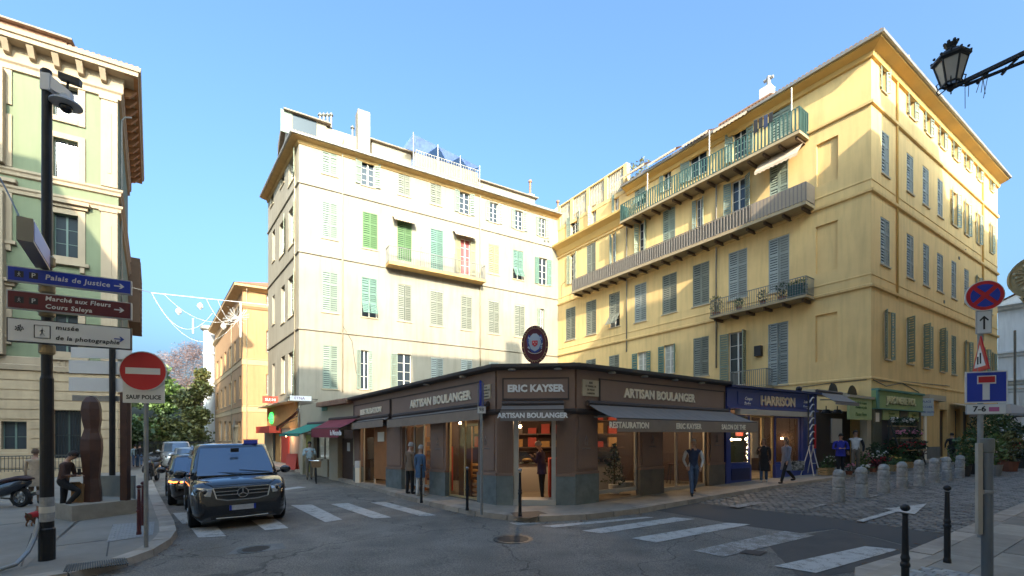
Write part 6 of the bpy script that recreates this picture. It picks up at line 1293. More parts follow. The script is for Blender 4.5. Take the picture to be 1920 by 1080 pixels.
# --- thick stone bollards
names = ('first stone bollard of the row, under the blue-jacketed man', 'second stone bollard of the row from the barber shop', 'third stone bollard of the row, before the pink flowers', 'fourth stone bollard of the row, before the garden shop', 'fifth stone bollard of the row, before the white street sign', 'sixth stone bollard of the row, left of the walking man', 'seventh stone bollard of the row, just under the walking man', 'last stone bollard of the row, beside the restaurant plants')
sbm = M('bollard_stone', (.46, .45, .42), .8, var=.45, vscale=9, bump=.2, col2=(.30, .31, .30), rnd=.2)
for (px, py), lab in zip(((1572, 941), (1616, 933), (1656, 924), (1692, 916.5), (1723, 910.5), (1751, 905), (1776, 901), (1799, 896)), names):
    c = G(px, py, .02); t = thing('stone_bollard', lab, 'bollard', c, random.uniform(0, 6), 'stone bollards across the right street'); t.rotation_euler = (random.uniform(-.03, .03), random.uniform(-.03, .03), random.uniform(0, 6)); r = .148 * random.uniform(.95, 1.04); h = .86
    m = MB(); m.lathe([(r * 1.04, -.03), (r * 1.04, .1), (r, .28), (r * .98, .36)], seg=18); obj('base', m, sbm, t, world=False); m = MB(); m.lathe([(r * .98, .36), (r * .9, .38), (r * .9, .40), (r, .42), (r * .98, .66), (r * .88, .69)], seg=18); obj('drum', m, sbm, t, world=False); m = MB(); m.lathe([(r * .88, .69), (r * .88, .71), (r * .98, .73), (r * .93, .80), (r * .7, .855), (r * .3, .885), (.005, .89)], seg=18); obj('cap', m, sbm, t, world=False)
# --- thin pole with street signs before the bakery
c = G(903, 965, .12); t = thing('sign_pole', 'thin grey pole with small signs seen edge-on before the bakery corner', 'sign pole', c); zz = CAMH + c.y * (815 - 716) / F - c.z; m = MB(); m.lathe([(.032, 0), (.032, zz)], seg=10); obj('shaft', m, MATS['galvanised'], t, world=False)
m = MB(); y0 = CAMH + c.y * (815 - 762) / F - c.z; m.hexa([(-.03, -.3, y0), (.0, -.3, y0), (.03, .3, y0), (.0, .3, y0), (-.03, -.3, zz), (.0, -.3, zz), (.03, .3, zz), (.0, .3, zz)]); obj('blue_plate', m, MATS['sign_blue'], t, world=False); m = MB(); m.box(-.09, -.08, y0 - .0, -.07, .1, zz - .05); obj('side_plate', m, MATS['galvanised'], t, world=False)
m = MB(); y1 = CAMH + c.y * (815 - 775) / F - c.z; m.box(-.09, -.06, y1, .1, -.04, y1 + .16); o = obj('number_plate', m, MATS['sign_white'], t, world=False); text('98', o, c + Vector((.0, -.063, y1 + .08)), (1, 0, 0), (0, 0, 1), .12, MATS['ink'], .002)
# --- sign pole on the right
c = G(1838, 1008, .12); T = c.y; sp = thing('road_sign_pole', 'pole with no stopping disc, arrow plate, triangle and blue dead end sign', 'road sign', c); zz = CAMH + T * (815 - 545) / F; m = MB(); m.lathe([(.04, 0), (.04, zz - c.z)], seg=12); obj('pole', m, MATS['galvanised'], sp, world=False)
zh = lambda y: CAMH + T * (815 - y) / F
nv = (-.42, -1, 0); c2 = Vector((c.x, c.y - .06, zh(557))); o_, q, dx = disc_sign(sp, c2, nv, .255, MATS['sign_red'], MATS['sign_white'])
for k in range(4):
    a0, a1 = math.pi / 2 * k + .16 - math.pi / 4, math.pi / 2 * (k + 1) - .16 - math.pi / 4; ri = .19; pts = [(.035 * math.sqrt(2) * math.cos((a0 + a1) / 2), .035 * math.sqrt(2) * math.sin((a0 + a1) / 2))] + [(ri * math.cos(a0 + (a1 - a0) * i / 6), ri * math.sin(a0 + (a1 - a0) * i / 6)) for i in range(7)]; flatpoly('blue_sector', o_, q, pts, .036, MATS['sign_blue'])
nn = Vector(nv).normalized(); cc2 = Vector((c.x, c.y - .06, 0))
def rq(a, z, o): return cc2 + dx * a + nn * o + Vector((0, 0, z))
def plate(name, a0, a1, y0, y1, mat, bm, root, b=.015): m = MB(); m.hexa([rq(a0, zh(y1), -.02), rq(a1, zh(y1), -.02), rq(a1, zh(y1), 0), rq(a0, zh(y1), 0), rq(a0, zh(y0), -.02), rq(a1, zh(y0), -.02), rq(a1, zh(y0), 0), rq(a0, zh(y0), 0)]); o = obj(name, m, bm, root); m = MB(); z0, z1 = zh(y1) + b, zh(y0) - b; m.hexa([rq(a, z, o2) for z in (z0, z1) for a, o2 in ((a0 + b, .0005), (a1 - b, .0005), (a1 - b, .004), (a0 + b, .004))]); obj('face', m, mat, o); return o
o = plate('arrow_plate', -.10, .10, 584, 627, MATS['sign_white'], MATS['sign_grey'], sp); zc_ = zh(606)
flatpoly('arrow', o, rq, [(-.012, zc_ - .12), (.012, zc_ - .12), (.012, zc_ + .06), (.05, zc_ + .02), (.06, zc_ + .04), (0, zc_ + .11), (-.06, zc_ + .04), (-.05, zc_ + .02), (-.012, zc_ + .06)], .006, MATS['ink'])
o = plate('dead_end_sign', -.24, .30, 697, 756, MATS['sign_blue'], MATS['sign_white'], sp, .022); z0, z1 = zh(756), zh(697)
for nm, a0, a1, f0, f1, mt, of in (('white_stem', -.02, .07, .10, .62, 'sign_white', .006), ('white_cap', -.09, .15, .60, .86, 'sign_white', .006), ('red_cap', -.075, .135, .64, .83, 'sign_red', .01)): flatpoly(nm, o, rq, [(a0, z0 + (z1 - z0) * f0), (a1, z0 + (z1 - z0) * f0), (a1, z0 + (z1 - z0) * f1), (a0, z0 + (z1 - z0) * f1)], of, MATS[mt])
o = plate('time_plate', -.23, .28, 758, 777, MATS['sign_white'], MATS['sign_grey'], sp, .008); text('7-6', o, rq(-.06, zh(767.5), .006), dx, (0, 0, 1), .13, MATS['ink'], .002, bold=.003)
flatpoly('sticker', o, rq, [(.06, zh(772)), (.19, zh(772)), (.19, zh(764)), (.06, zh(764))], .006, M('sticker_pink', (.45, .12, .28), .6))
# triangle, turned away
m = MB(); tn = Vector((-.88, .47, 0)).normalized(); tx = Vector((.47, .88, 0)).normalized(); cB = Vector((c.x - .06, c.y - .08, 0)); tq = lambda a, z, o: cB + tx * a + tn * o + Vector((0, 0, z)); z0, z1 = zh(697), zh(632)
m.ring([[tq(-.32, z0, 0), tq(.32, z0, 0), tq(0, z1, 0)], [tq(-.32, z0, .02), tq(.32, z0, .02), tq(0, z1, .02)]]); o = obj('warning_triangle', m, MATS['sign_red'], sp); m = MB(); m.ring([[tq(-.22, z0 + .07, .021), tq(.22, z0 + .07, .021), tq(0, z1 - .15, .021)], [tq(-.22, z0 + .07, .024), tq(.22, z0 + .07, .024), tq(0, z1 - .15, .024)]]); obj('face', m, MATS['sign_white'], o); m = MB(); m.bar(tq(-.05, z0 + .12, .027), tq(-.05, z0 + .3, .027), .035, .004); m.bar(tq(.05, z0 + .12, .027), tq(.05, z0 + .25, .027), .035, .004); obj('symbol', m, MATS['ink'], o)
# big steel pole close to the viewer
X = (1851 - CX) / F * 4.3; c = Vector((X, 4.3, gz(X) + .12)); t = thing('steel_pole', 'thick grey steel pole with cap and clamp at the right pavement', 'pole', c); h = 1.96 - c.z; m = MB(); m.lathe([(.042, 0), (.042, h - .12)], seg=18); obj('tube', m, M('steel_grey', (.16, .18, .20), .4, metal=.5, var=.15), t, smooth=False, world=False); m = MB(); m.lathe([(.043, h - .13), (.051, h - .12), (.051, h), (.04, h + .005)], seg=18); obj('cap', m, MATS['iron_grey'], t, world=False); m = MB(); m.lathe([(.043, h - .52), (.048, h - .51), (.048, h - .49), (.043, h - .48)], seg=18); obj('clamp', m, MATS['galvanised'], t, world=False)
m = MB(); m.box(-.10, -.015, h - .9, -.055, .015, h - .04); m.box(-.055, -.015, h - .52, -.042, .015, h - .48); obj('signboard_edge', m, M('edge_beige', (.42, .38, .32), .6, var=.2), t, world=False)
# white street notice on beige pole
c = G(1734, 863, .12); t = thing('street_notice', 'white notice board on a cream post before the garden shop', 'sign', c); T = c.y; m = MB(); m.box(-.06, -.06, 0, .06, .06, CAMH + T * (815 - 780) / F - c.z); obj('post', m, MATS['letter_cream'], t, world=False); m = MB(); z0, z1 = CAMH + T * (815 - 780) / F - c.z, CAMH + T * (815 - 747) / F - c.z; m.box(-.38, -.1, z0, .42, -.06, z1); o = obj('board', m, M('board_pale', (.42, .50, .53), .5), t, world=False)
for i, s in enumerate(('PLACE', 'ACCUEIL', 'COURS SALEYA')): text(s, o, c + Vector((.02, -.105, z1 - .2 - i * .3)), (1, 0, 0), (0, 0, 1), .17, MATS['crest_blue'], .002, sx=.75 if i == 2 else 1)
# --- wall lantern on its wrought bracket
lc = at(1783, 165, 6.6); lan = thing('street_lantern', 'black glazed street lantern on a scrolled wrought-iron bracket', 'street lamp', lc); wdir = Vector((DR.y, -DR.x, 0)); H_ = 6.6 / F * 112 / 1.3
def lring(rz, n=6, rot=.3): r, z = rz; return [(r * math.cos(2 * math.pi * i / n + rot), r * math.sin(2 * math.pi * i / n + rot), z) for i in range(n)]
hh = H_; m = MB(); m.lathe([(.02, -.07 * hh), (.07 * hh, -.02 * hh), (.05 * hh, .02 * hh), (.10 * hh, .04 * hh)], seg=12); m.tube([(-.12 * hh + .24 * hh * 0, 0, .1 * hh), (0, 0, .02 * hh)], .012); obj('base_cup', m, MATS['iron_black'], lan, world=False)
m = MB()
b_, t_ = lring((.155 * hh, .09 * hh)), lring((.275 * hh, .57 * hh))
for i in range(6): m.bar(b_[i], t_[i], .025 * hh); m.bar(b_[i], b_[(i + 1) % 6], .03 * hh); m.bar(t_[i], t_[(i + 1) % 6], .03 * hh)
for i in range(0, 6): a = 2 * math.pi * i / 6 + .8; m.tube([(.1 * hh * math.cos(a), .1 * hh * math.sin(a), .03 * hh), (.24 * hh * math.cos(a), .24 * hh * math.sin(a), .0), (.27 * hh * math.cos(a), .27 * hh * math.sin(a), .09 * hh), (.2 * hh * math.cos(a), .2 * hh * math.sin(a), .15 * hh)], .012 * hh, 6)
obj('frame', m, MATS['iron_black'], lan, world=False)
m = MB(); m.ring([lring((.15 * hh, .09 * hh)), lring((.27 * hh, .57 * hh))], cap0=False, cap1=False); obj('glass', m, M('lantern_glass', (.50, .46, .40), .25, alpha=.9, var=.15, vscale=3), lan, world=False)
m = MB(); m.ring([lring((.30 * hh, .57 * hh)), lring((.33 * hh, .60 * hh)), lring((.33 * hh, .65 * hh)), lring((.2 * hh, .76 * hh)), lring((.1 * hh, .80 * hh))]); m.lathe([(.08 * hh, .80 * hh), (.10 * hh, .84 * hh), (.08 * hh, .87 * hh), (.12 * hh, .95 * hh), (.10 * hh, .955 * hh)], seg=10)
for i in range(7): a = 2 * math.pi * i / 7; m.box(.105 * hh * math.cos(a) - .02 * hh, .105 * hh * math.sin(a) - .02 * hh, .95 * hh, .105 * hh * math.cos(a) + .02 * hh, .105 * hh * math.sin(a) + .02 * hh, 1.0 * hh)
for i in range(12): a = 2 * math.pi * i / 12 + .3; m.ball((.31 * hh * math.cos(a), .31 * hh * math.sin(a), .67 * hh), .028 * hh, 5, 4)
obj('crown_roof', m, MATS['iron_black'], lan, world=False)
# length from the lantern to the wall of the house on the south pavement
Lw = -(lc.to_2d() - A0).dot(Vector((DR.y, -DR.x))) ; m = MB(); e0 = Vector((0, 0, .0)); e1 = wdir * (abs((lc.to_2d() - A0).dot(NA)) + .02)
m.bar(e0, e1, .05, .05); Lb = e1.length
def scroll(a, sgn, s): return [wdir * (a + s * (1 - .1 * i) * .5 * math.cos(i * .62) * (.95 ** i)) + Vector((0, 0, -.03 + -s * .35 + s * .35 * (.9 ** i) * math.sin(i * .62 + 1.57) * sgn)) for i in range(13)]
for a, s in ((.3, .16), (.55, .22), (.95, .3), (1.4, .4), (1.95, .45), (2.5, .5)):
    if a < Lb: m.tube(scroll(a, 1, s), .016, 6)
m.tube([wdir * .15 + Vector((0, 0, -.06)), wdir * .8 + Vector((0, 0, -.12)), wdir * 1.6 + Vector((0, 0, -.3)), wdir * (Lb) + Vector((0, 0, -.9))], .022, 6); obj('bracket', m, MATS['iron_black'], lan, world=False)
m = MB()
for i in range(6): a = random.uniform(.1, .4); p = wdir * a + Vector((random.uniform(-.03, .03), random.uniform(-.03, .03), -.05)); m.tube([p, p + Vector((random.uniform(-.05, .05), random.uniform(-.05, .05), -random.uniform(.1, .35)))], .005, 4)
obj('dry_twigs', m, MATS['bracket_wood'], lan, world=False)
# --- rusty figure sculpture on its plinth
c = G(196, 962, .12); pl_c = c; plm = M('plinth_stone', (.34, .30, .24), .85, var=.25, vscale=3, bump=.1); sc2 = thing('sculpture', 'rusty faceted steel figure with a post on a low pale plinth', 'sculpture', c)
qa = [G(135, 978, .12).to_2d(), G(257, 962, .12).to_2d()]; d_ = (qa[1] - qa[0]).normalized(); n_ = Vector((-d_.y, d_.x)); m = MB(); q = [qa[0], qa[1], qa[1] + n_ * 1.5, qa[0] + n_ * 1.5]; zt = CAMH + qa[0].y * (815 - 949) / F; m.hexa([(p.x, p.y, gz(p.x) + .1) for p in q] + [(p.x, p.y, zt) for p in q]); obj('plinth', m, plm, sc2)
fc = qa[0] + d_ * .55 + n_ * .6; T = fc.y; prof = [(750, 0.0), (753, 9), (762, 16), (775, 18.5), (795, 18), (812, 14.5), (820, 16), (832, 20), (852, 20.5), (880, 17.5), (905, 15), (925, 17), (948, 18)]; xs0 = [(175.5 + dx_) for dx_ in (0, 0, 0, 0, 1, 2, 1, 1, 1, 1, 1, 2, 2)]
m = MB(); rings = []
for (y, w), xc in list(zip(prof, xs0))[::-1]:
    z = zt + (948 - y) * T / F; r = w * T / F; cx = (xc - 960) / F * T - (175.5 - 960) / F * T; fx = fc.x + cx
    rings.append([(fx - r, fc.y, z), (fx - r * .45, fc.y - r * .7, z), (fx + r * .45, fc.y - r * .75, z), (fx + r, fc.y - .05, z), (fx + r * .5, fc.y + r * .6, z), (fx - r * .5, fc.y + r * .6, z)])
m.ring(rings); obj('figure', m, MATS['rust_steel'], sc2, smooth=False)
fp_ = at(235, 0, T + .2); m = MB(); w = 6.5 / F * T; m.box(fp_.x - w, fp_.y - .06, zt, fp_.x + w, fp_.y + .06, CAMH + T * (815 - 735) / F); obj('post', m, MATS['rust_steel'], sc2)
m = MB(); p0, p1 = at(182, 0, T + .9), at(250, 0, T + .9); m.box(p0.x, p0.y, zt - .1, p1.x, p0.y + .08, CAMH + (T + .9) * (815 - 892) / F); obj('back_panel', m, M('panel_grey', (.22, .23, .21), .6, var=.2), sc2)
bx = at(152, 948, T - .1); t = thing('cardboard_box', 'tall brown cardboard box standing on the sculpture plinth', 'box', (bx.x, bx.y, zt)); m = MB(); m.box(-.14, -.12, 0, .14, .12, .46); obj('carton', m, M('cardboard', (.34, .20, .09), .9, var=.1), t, world=False); m = MB(); m.hexa([(-.14, -.12, .461), (.14, -.12, .461), (.16, -.2, .52), (-.14, -.2, .5), (-.14, -.12, .47), (.14, -.12, .47), (.16, -.2, .53), (-.14, -.2, .51)]); obj('flap', m, MATS['cardboard'], t, world=False)
# --- railing and low wall before the palace
t = thing('palace_railing', 'iron railing on a low stone wall before the palace', 'railing', GF.P(4, 0, 2.2)); m = MB(); ra, rb_ = .6, 13.; zr_ = gz(-25) + .12; GF.box(m, ra, rb_, zr_ - .4, zr_ + .35, 2.2, 2.5); obj('low_wall', m, MATS['stone_rusticated'], t); m = MB(); GF.box(m, ra, rb_, zr_ + 1.15, zr_ + 1.2, 2.32, 2.38); GF.box(m, ra, rb_, zr_ + .45, zr_ + .49, 2.33, 2.37); obj('rail', m, MATS['iron_dark'], t); mb = MB(); mb.box(-.012, -.012, 0, .012, .012, .8); bme = mb.mesh('bar', MATS['iron_dark'])
for i in range(90): link('bar', bme, t, GF.P(ra + .1 + i * .138, zr_ + .35, 2.35) - wloc(t), GF.ang)
# --- hose by the pole
t = thing('hose', 'grey corrugated hose curving down from the black pole', 'hose', G(40, 1040, .12)); m = MB(); m.tube([at(72, 975, 7.25), at(71, 985, 7.2), at(64, 1010, 7.1), at(52, 1035, 6.95), at(30, 1058, 6.75), at(0, 1068, 6.6), at(-60, 1072, 6.5)], .032, 8); obj('tube', m, MATS['galvanised'], t)
# --- gilded medallion
c = at(1950, 540, 9.); t = thing('medallion_sign', 'round gilded relief medallion hanging at the right edge', 'sign', c); nv = Vector((-.75, -.66, 0)).normalized(); dx = Vector((-nv.y, nv.x, 0)); zc_ = CAMH + 9 * (815 - 517) / F - c.z; r = .42
def mq(a, z, o): return dx * a + nv * o + Vector((0, 0, zc_ + z))
m = MB(); m.ring([[mq(r * math.cos(2 * math.pi * i / 32), r * math.sin(2 * math.pi * i / 32), o) for i in range(32)] for o in (-.06, .0)]); N = 32
for i in range(N): a0, a1 = 2 * math.pi * i / N, 2 * math.pi * (i + 1) / N; m.bar(mq(r * math.cos(a0), r * math.sin(a0), .0), mq(r * math.cos(a1), r * math.sin(a1), .0), .04)
obj('disc', m, MATS['bronze'], t, world=False); m = MB()
rl = random.Random(5)
for i in range(60): a, rr_ = rl.uniform(0, 6.28), r * .85 * math.sqrt(rl.random()); m.ball(mq(rr_ * math.cos(a), rr_ * math.sin(a), .0), rl.uniform(.02, .05), 6, 4)
for i in range(24): a = i * .26; m.tube([mq(.15 * math.cos(a), .15 * math.sin(a) , .02), mq(.33 * math.cos(a + .2), .33 * math.sin(a + .2), .02)], .012, 4)
obj('relief', m, M('bronze_pale', (.58, .48, .28), .45, metal=.2, var=.3, vscale=12), t, world=False); m = MB(); m.ring([[mq(-.28, -.38, .02), mq(.28, -.38, .02), mq(.22, -.5, .02), mq(-.22, -.5, .02)], [mq(-.28, -.38, .06), mq(.28, -.38, .06), mq(.22, -.5, .06), mq(-.22, -.5, .06)]]); sc_ = obj('scroll', m, MATS['bronze'], t, world=False); text('NOTAIRE', sc_, c + mq(0, -.44, .065), -dx if dx.dot(Vector((1, 0, 0))) < 0 else dx, (0, 0, 1), .11, MATS['ink'], .003)
# --- string of christmas lights over the left street
t = thing('christmas_garland', 'white christmas light garland hung across the left street', 'garland', at(370, 580, 27)); gm = M('garland_white', (.70, .70, .68), .5); m = MB(); P_a, P_b = at(284, 549, 27), at(503, 572, 29)
m.tube([P_a, P_a.lerp(P_b, .5), P_b], .02, 5); obj('cable', m, gm, t); m = MB(); rl = random.Random(2)
for a, b, sag in ((0, .75, 2.2), (0, .5, 1.5), (.1, .75, .9), (.45, .8, 1.2), (.55, .78, 1.0)):
    pts = [P_a.lerp(P_b, a + (b - a) * k / 12) - Vector((0, 0, sag * 4 * (k / 12) * (1 - k / 12) + (.9 if b < .76 else .5) * k / 12)) for k in range(13)]; m.tube(pts, .009, 4)
    for p in pts[::2]: m.ball(p, .03, 5, 3)
for f, ln in ((.5, 0), (.34, .9), (.75, 2.2)):
    p = P_a.lerp(P_b, f); 
    if ln: m.tube([p - Vector((0, 0, .0 if f > .7 else 1.3)), p - Vector((0, 0, ln if f > .7 else 1.3 + ln))], .05, 5)
for f, dz in ((.22, -.95), (.4, -.5), (.6, -1.6)): p = P_a.lerp(P_b, f) + Vector((0, 0, dz)); m.lathe([(.02, -.22), (.17, -.06), (.15, .08), (.02, .22)], p, 6)
for i in range(26): a = i * .4; p = P_a.lerp(P_b, .71) - Vector((0, 0, 1.0)); m.tube([p, p + Vector((math.cos(a) * .8, .2 * math.sin(a * 3), math.sin(a) * .6))], .007, 4)
obj('light_strings', m, gm, t)['kind'] = 'stuff'
t = thing('overhead_wire', 'black overhead wire from the palace to the sign pole', 'wire', at(0, 332, 9)); m = MB(); m.tube([at(-8, 318, 9.5), at(20, 372, 8.4), at(46, 428, 7.2)], .012, 5); obj('cable', m, MATS['iron_black'], t)
t = thing('overhead_wire', 'thin pale wire from the palace wall to the garland', 'wire', at(270, 540, 20)); m = MB(); m.tube([at(225, 533, 26), at(255, 541, 26.5), at(284, 549, 27)], .018, 5); obj('cable', m, MATS['iron_grey'], t)
# --- posts and small things along the left shops
c = G(671, 905, .12); t = thing('utility_post', 'cream utility box on a short post by the brown door', 'utility box', c); m = MB(); m.box(-.09, -.07, 0, .09, .07, .62); obj('post', m, MATS['letter_cream'], t, world=False); m = MB(); m.box(-.1, -.08, .621, .1, .08, .9); obj('box', m, MATS['plaster_white'], t, world=False)
c = G(548, 880, .12); t = thing('sandwich_board', 'red sandwich board before the red shop', 'sign', c); 
for s in (-1, 1): m = MB(); m.hexa([(-.3, s * .22, 0), (.3, s * .22, 0), (.3, s * .26, 0), (-.3, s * .26, 0), (-.3, s * .02, .95), (.3, s * .02, .95), (.3, s * .06, .95), (-.3, s * .06, .95)]); obj('board', m, MATS['red_paint'], t, world=False)
# ================================================================== VEHICLES
M('paint_black', (.006, .007, .011), .16, spec=.6, coat=1.); M('paint_darkgrey', (.02, .018, .02), .2, coat=1.); M('paint_silver', (.42, .43, .44), .3, metal=.5, coat=.6); M('car_glass', (.12, .17, .24), .03, metal=.40, spec=.8, coat=.6); M('rubber', (.012, .012, .013), .85); M('alloy', (.30, .31, .32), .35, metal=.7); M('chrome', (.65, .66, .67), .14, metal=1.)
M('plastic_black', (.012, .012, .013), .55); M('lamp_clear', (.42, .44, .46), .12, metal=.4, coat=1.); M('lamp_orange', (.7, .12, .01), .3, emit=(1, .20, .03), estr=1.6); M('beacon_blue', (.02, .05, .5), .15, coat=1.); M('plate_white', (.55, .57, .60), .5, var=.25, vscale=8)
TILT = Matrix.Rotation(-math.atan(SL), 3, 'Y')
def ground_pose(o, p, rz): o.location = p; o.rotation_euler = (TILT @ Matrix.Rotation(rz, 3, 'Z')).to_euler()
def wheel(par, x, y, r, w, side):
    m = MB(); N = 24; rings = []
    for rr, dx in ((r * .62, -w / 2), (r * .9, -w / 2), (r, -w * .36), (r, w * .36), (r * .9, w / 2), (r * .62, w / 2)): rings.append([(x + dx, y + rr * math.cos(2 * math.pi * i / N), r + rr * math.sin(2 * math.pi * i / N)) for i in range(N)])
    m.ring(rings); wo = obj('wheel', m, MATS['rubber'], par, world=False, smooth=False)
    m = MB(); xo = x + side * (w / 2 + .004)
    m.ring([[(xo - side * .03, y + q * math.cos(2 * math.pi * i / N), r + q * math.sin(2 * math.pi * i / N)) for i in range(N)] for q in (r * .64, r * .56)], cap0=False, cap1=False)
    for k in range(5):
        a = 2 * math.pi * k / 5 + .3; m.bar((xo - side * .01, y, r), (xo - side * .02, y + r * .6 * math.cos(a), r + r * .6 * math.sin(a)), .06, .02)
    m.lathe([(r * .12, 0)], (0, 0, 0), 6) if 0 else None
    obj('rim', m, MATS['alloy'], wo, world=False); return wo
def car(name, label, cat, p, rz, L, W, H, zb, zh, yc, yt, paint, wr=.34, yf=None, wb=None, rear=.0, group=None, nose=.0):
    """y forward; zb belt height, zh hood height at the nose, yc foot of the windscreen, yt its top"""
    t = thing(name, label, cat, (0, 0, 0), 0, group); ground_pose(t, p, rz); w = W / 2; y0, y1 = -L / 2, L / 2; wb = wb or L * .62; yf = yf or (y1 - L * .175); yr = yf - wb
    m = MB(); rings = []
    st = [(y0, .86, .55 * zb + .25, .42), (y0 + .05, .93, zb * .85, .3), (y0 + .22, .985, zb, .24), (yr, 1., zb + .01, .22), (0, 1., zb + .01, .22), (yc - .25, 1., zb + .0, .22), (yc + .05, .995, zb - .01, .22), ((yc + y1) / 2, .985, (zb + zh) / 2 + .035, .22), (y1 - .30, .955, zh + .03, .21), (y1 - .14, .91, zh - .03, .2), (y1 - .05, .85, zh - .13, .2), (y1, .76, zh - .30, .22)]
    for y, k, zt, zbm in st:
        a = w * k; half = [(a * .9, zbm), (a * .985, zbm + .1), (a, zbm + .32), (a * .995, min(zt - .10, zbm + .62)), (a * .965, zt - .05), (a * .86, zt), (a * .45, zt + .025)]
        rings.append([(x, y, z) for x, z in half] + [(0, y, zt + .032)] + [(-x, y, z) for x, z in reversed(half)])
    m.ring(rings); body = obj('body', m, paint, t, world=False, smooth=True)
    def outline(f):   # f 0..1 from the belt to the roof
        g = f ** 1.25; ff = yc + (yt - yc) * f; ww = w * (.965 - .15 * g); rr_ = y0 + .10 + rear * f + .06 * g
        return [(-ww, rr_ + .15), (-ww, ff - .42), (-ww * .975, ff - .2), (-ww * .86, ff - .08), (-ww * .5, ff - .02), (0, ff), (ww * .5, ff - .02), (ww * .86, ff - .08), (ww * .975, ff - .2), (ww, ff - .42), (ww, rr_ + .15), (ww * .9, rr_), (-ww * .9, rr_)]
    zl_ = lambda f: zb - .02 + (H - .06 - zb + .02) * f
    m = MB(); rings = [[(x, y, zl_(f)) for x, y in outline(f)] for f in (0, .3, .6, .85, 1.)]; c = outline(1.)
    for k, dz in ((.93, .035), (.7, .055), (.2, .062)): rings.append([(x * k, (y - (yt + y0) / 2) * (1 - (1 - k) * .6) + (yt + y0) / 2 - .0, H - .06 + dz) for x, y in c])
    m.ring(rings); obj('cabin', m, paint, t, world=False, smooth=True)
    def strip(nm, i0, i1, f0, f1, off, k=5, inset=.0):
        mb = MB(); fs = [f0 + (f1 - f0) * j / k for j in range(k + 1)]; rows = []
        for f in fs:
            o = outline(f); pts = []
            for i in range(i0, i1 + 1): x, y = o[i]; pts.append((x + (off if x > .05 else -off if x < -.05 else 0), y + (off if i1 - i0 > 2 else 0), zl_(f)))
            rows.append(pts)
        mb.ring(rows, closed_u=False, cap0=False, cap1=False); return obj(nm, mb, MATS['car_glass'], t, world=False, smooth=True)
    strip('windscreen', 3, 7, .09, .93, .006)
    for s in (0, 1):
        oi = (0, 1) if not s else (9, 10); sg = -1 if not s else 1
        for (u0, u1) in ((.05, .33), (.36, .62), (.66, .97)):
            mb = MB(); rows = []
            for f in (.12, .45, .85):
                o = outline(f); (xa, ya), (xb, yb) = (o[0], o[1]) if not s else (o[10], o[9]); A_ = [ya + (yb - ya) * (1 - u1 if 0 else u) for u in (u0, u1)]; rows.append([(xa + sg * .006, A_[0], zl_(f)), (xb + sg * .006, A_[1], zl_(f))])
            mb.ring(rows, closed_u=False, cap0=False, cap1=False); obj('side_window', mb, MATS['car_glass'], t, world=False)
        mb = MB(); x = sg * (w + .002)
        for yd in (yt - .25, yt - 1.25, yt - 2.2): mb.box(x - .004, yd, .4, x + .003, yd + .012, zb - .05)
        obj('door_seam', mb, MATS['plastic_black'], t, world=False)
        mb = MB(); mb.box(sg * w - .01, yt - .55, zb - .16, sg * w + .025, yt - .35, zb - .13); obj('door_handle', mb, paint, t, world=False)
        mb = MB(); c_ = (sg * (w + .15), yc - .38, zb + .10); mb.ball(c_, .12, 12, 8, (1.1, .6, .85)); mb.bar((sg * w * .95, yc - .36, zb + .05), c_, .05); obj('wing_mirror', mb, paint, t, world=False, smooth=True)
        for yy in (yf, yr):
            wheel(t, sg * (w - .10), yy, wr, .23, sg); mb = MB(); N = 14
            mb.ring([[(sg * (w + d), yy + q * math.cos(math.pi * i / N), wr + q * math.sin(math.pi * i / N)) for i in range(N + 1)] for q, d in ((wr * 1.04, -.07), (wr * 1.06, .008), (wr * 1.2, .006))], closed_u=False, cap0=False, cap1=False); obj('wheel_arch', mb, MATS['plastic_black'], t, world=False)
        # headlights follow the corner of the nose
        mb = MB(); zt, zz = zh - .06, zh - .25
        pts = [(w * .60, y1 - .045), (w * .74, y1 - .085), (w * .87, y1 - .16), (w * .95, y1 - .34)]
        mb.ring([[(sg * x, y + .012, zt - .03 * (1 - i / 3) + .045 * i / 3) for i, (x, y) in enumerate(pts)], [(sg * x * 1.0, y + .05 - .01 * i, (zt + zz) / 2 + .02 * i / 3) for i, (x, y) in enumerate(pts)], [(sg * (x + .02), y + .05, zz + .05 * i / 3) for i, (x, y) in enumerate(pts)]], closed_u=False, cap0=False, cap1=False); hl = obj('headlight', mb, MATS['lamp_clear'], t, world=False)
        mb = MB(); mb.ball((sg * w * .72, y1 - .05, zh - .15), .055, 10, 6, (1, .5, 1)); mb.ball((sg * w * .85, y1 - .13, zh - .13), .05, 10, 6, (1, .5, 1)); obj('lens', mb, MATS['dome_black'], hl, world=False, smooth=True)
    mb = MB(); mb.box(-w * .62, y1 - .06, .24, w * .62, y1 + .006, .33); obj('lower_grille', mb, MATS['plastic_black'], t, world=False)
    mb = MB(); mb.box(-.26, y1 + .006, .42, .26, y1 + .02, .53); pl = obj('number_plate', mb, MATS['plate_white'], t, world=False); mb = MB(); mb.box(-.26, y1 + .0205, .42, -.215, y1 + .024, .53); mb.box(.215, y1 + .0205, .42, .26, y1 + .024, .53); obj('blue_band', mb, MATS['sign_blue'], pl, world=False)
    return t, dict(y1=y1, w=w, zh=zh, zb=zb, yc=yc, yt=yt, H=H)
vp = Vector((-7.62, 12.35)); RZ = math.atan2(-.60, -.80)
van, q = car('minibus', 'black people-carrier van with a chrome grille at the crossing', 'van', (vp.x, vp.y, gz(vp.x)), RZ, 5.1, 1.95, 1.90, 1.10, 1.0, 1.62, .72, MATS['paint_black'], wr=.345)
y1, w, zh = q['y1'], q['w'], q['zh']
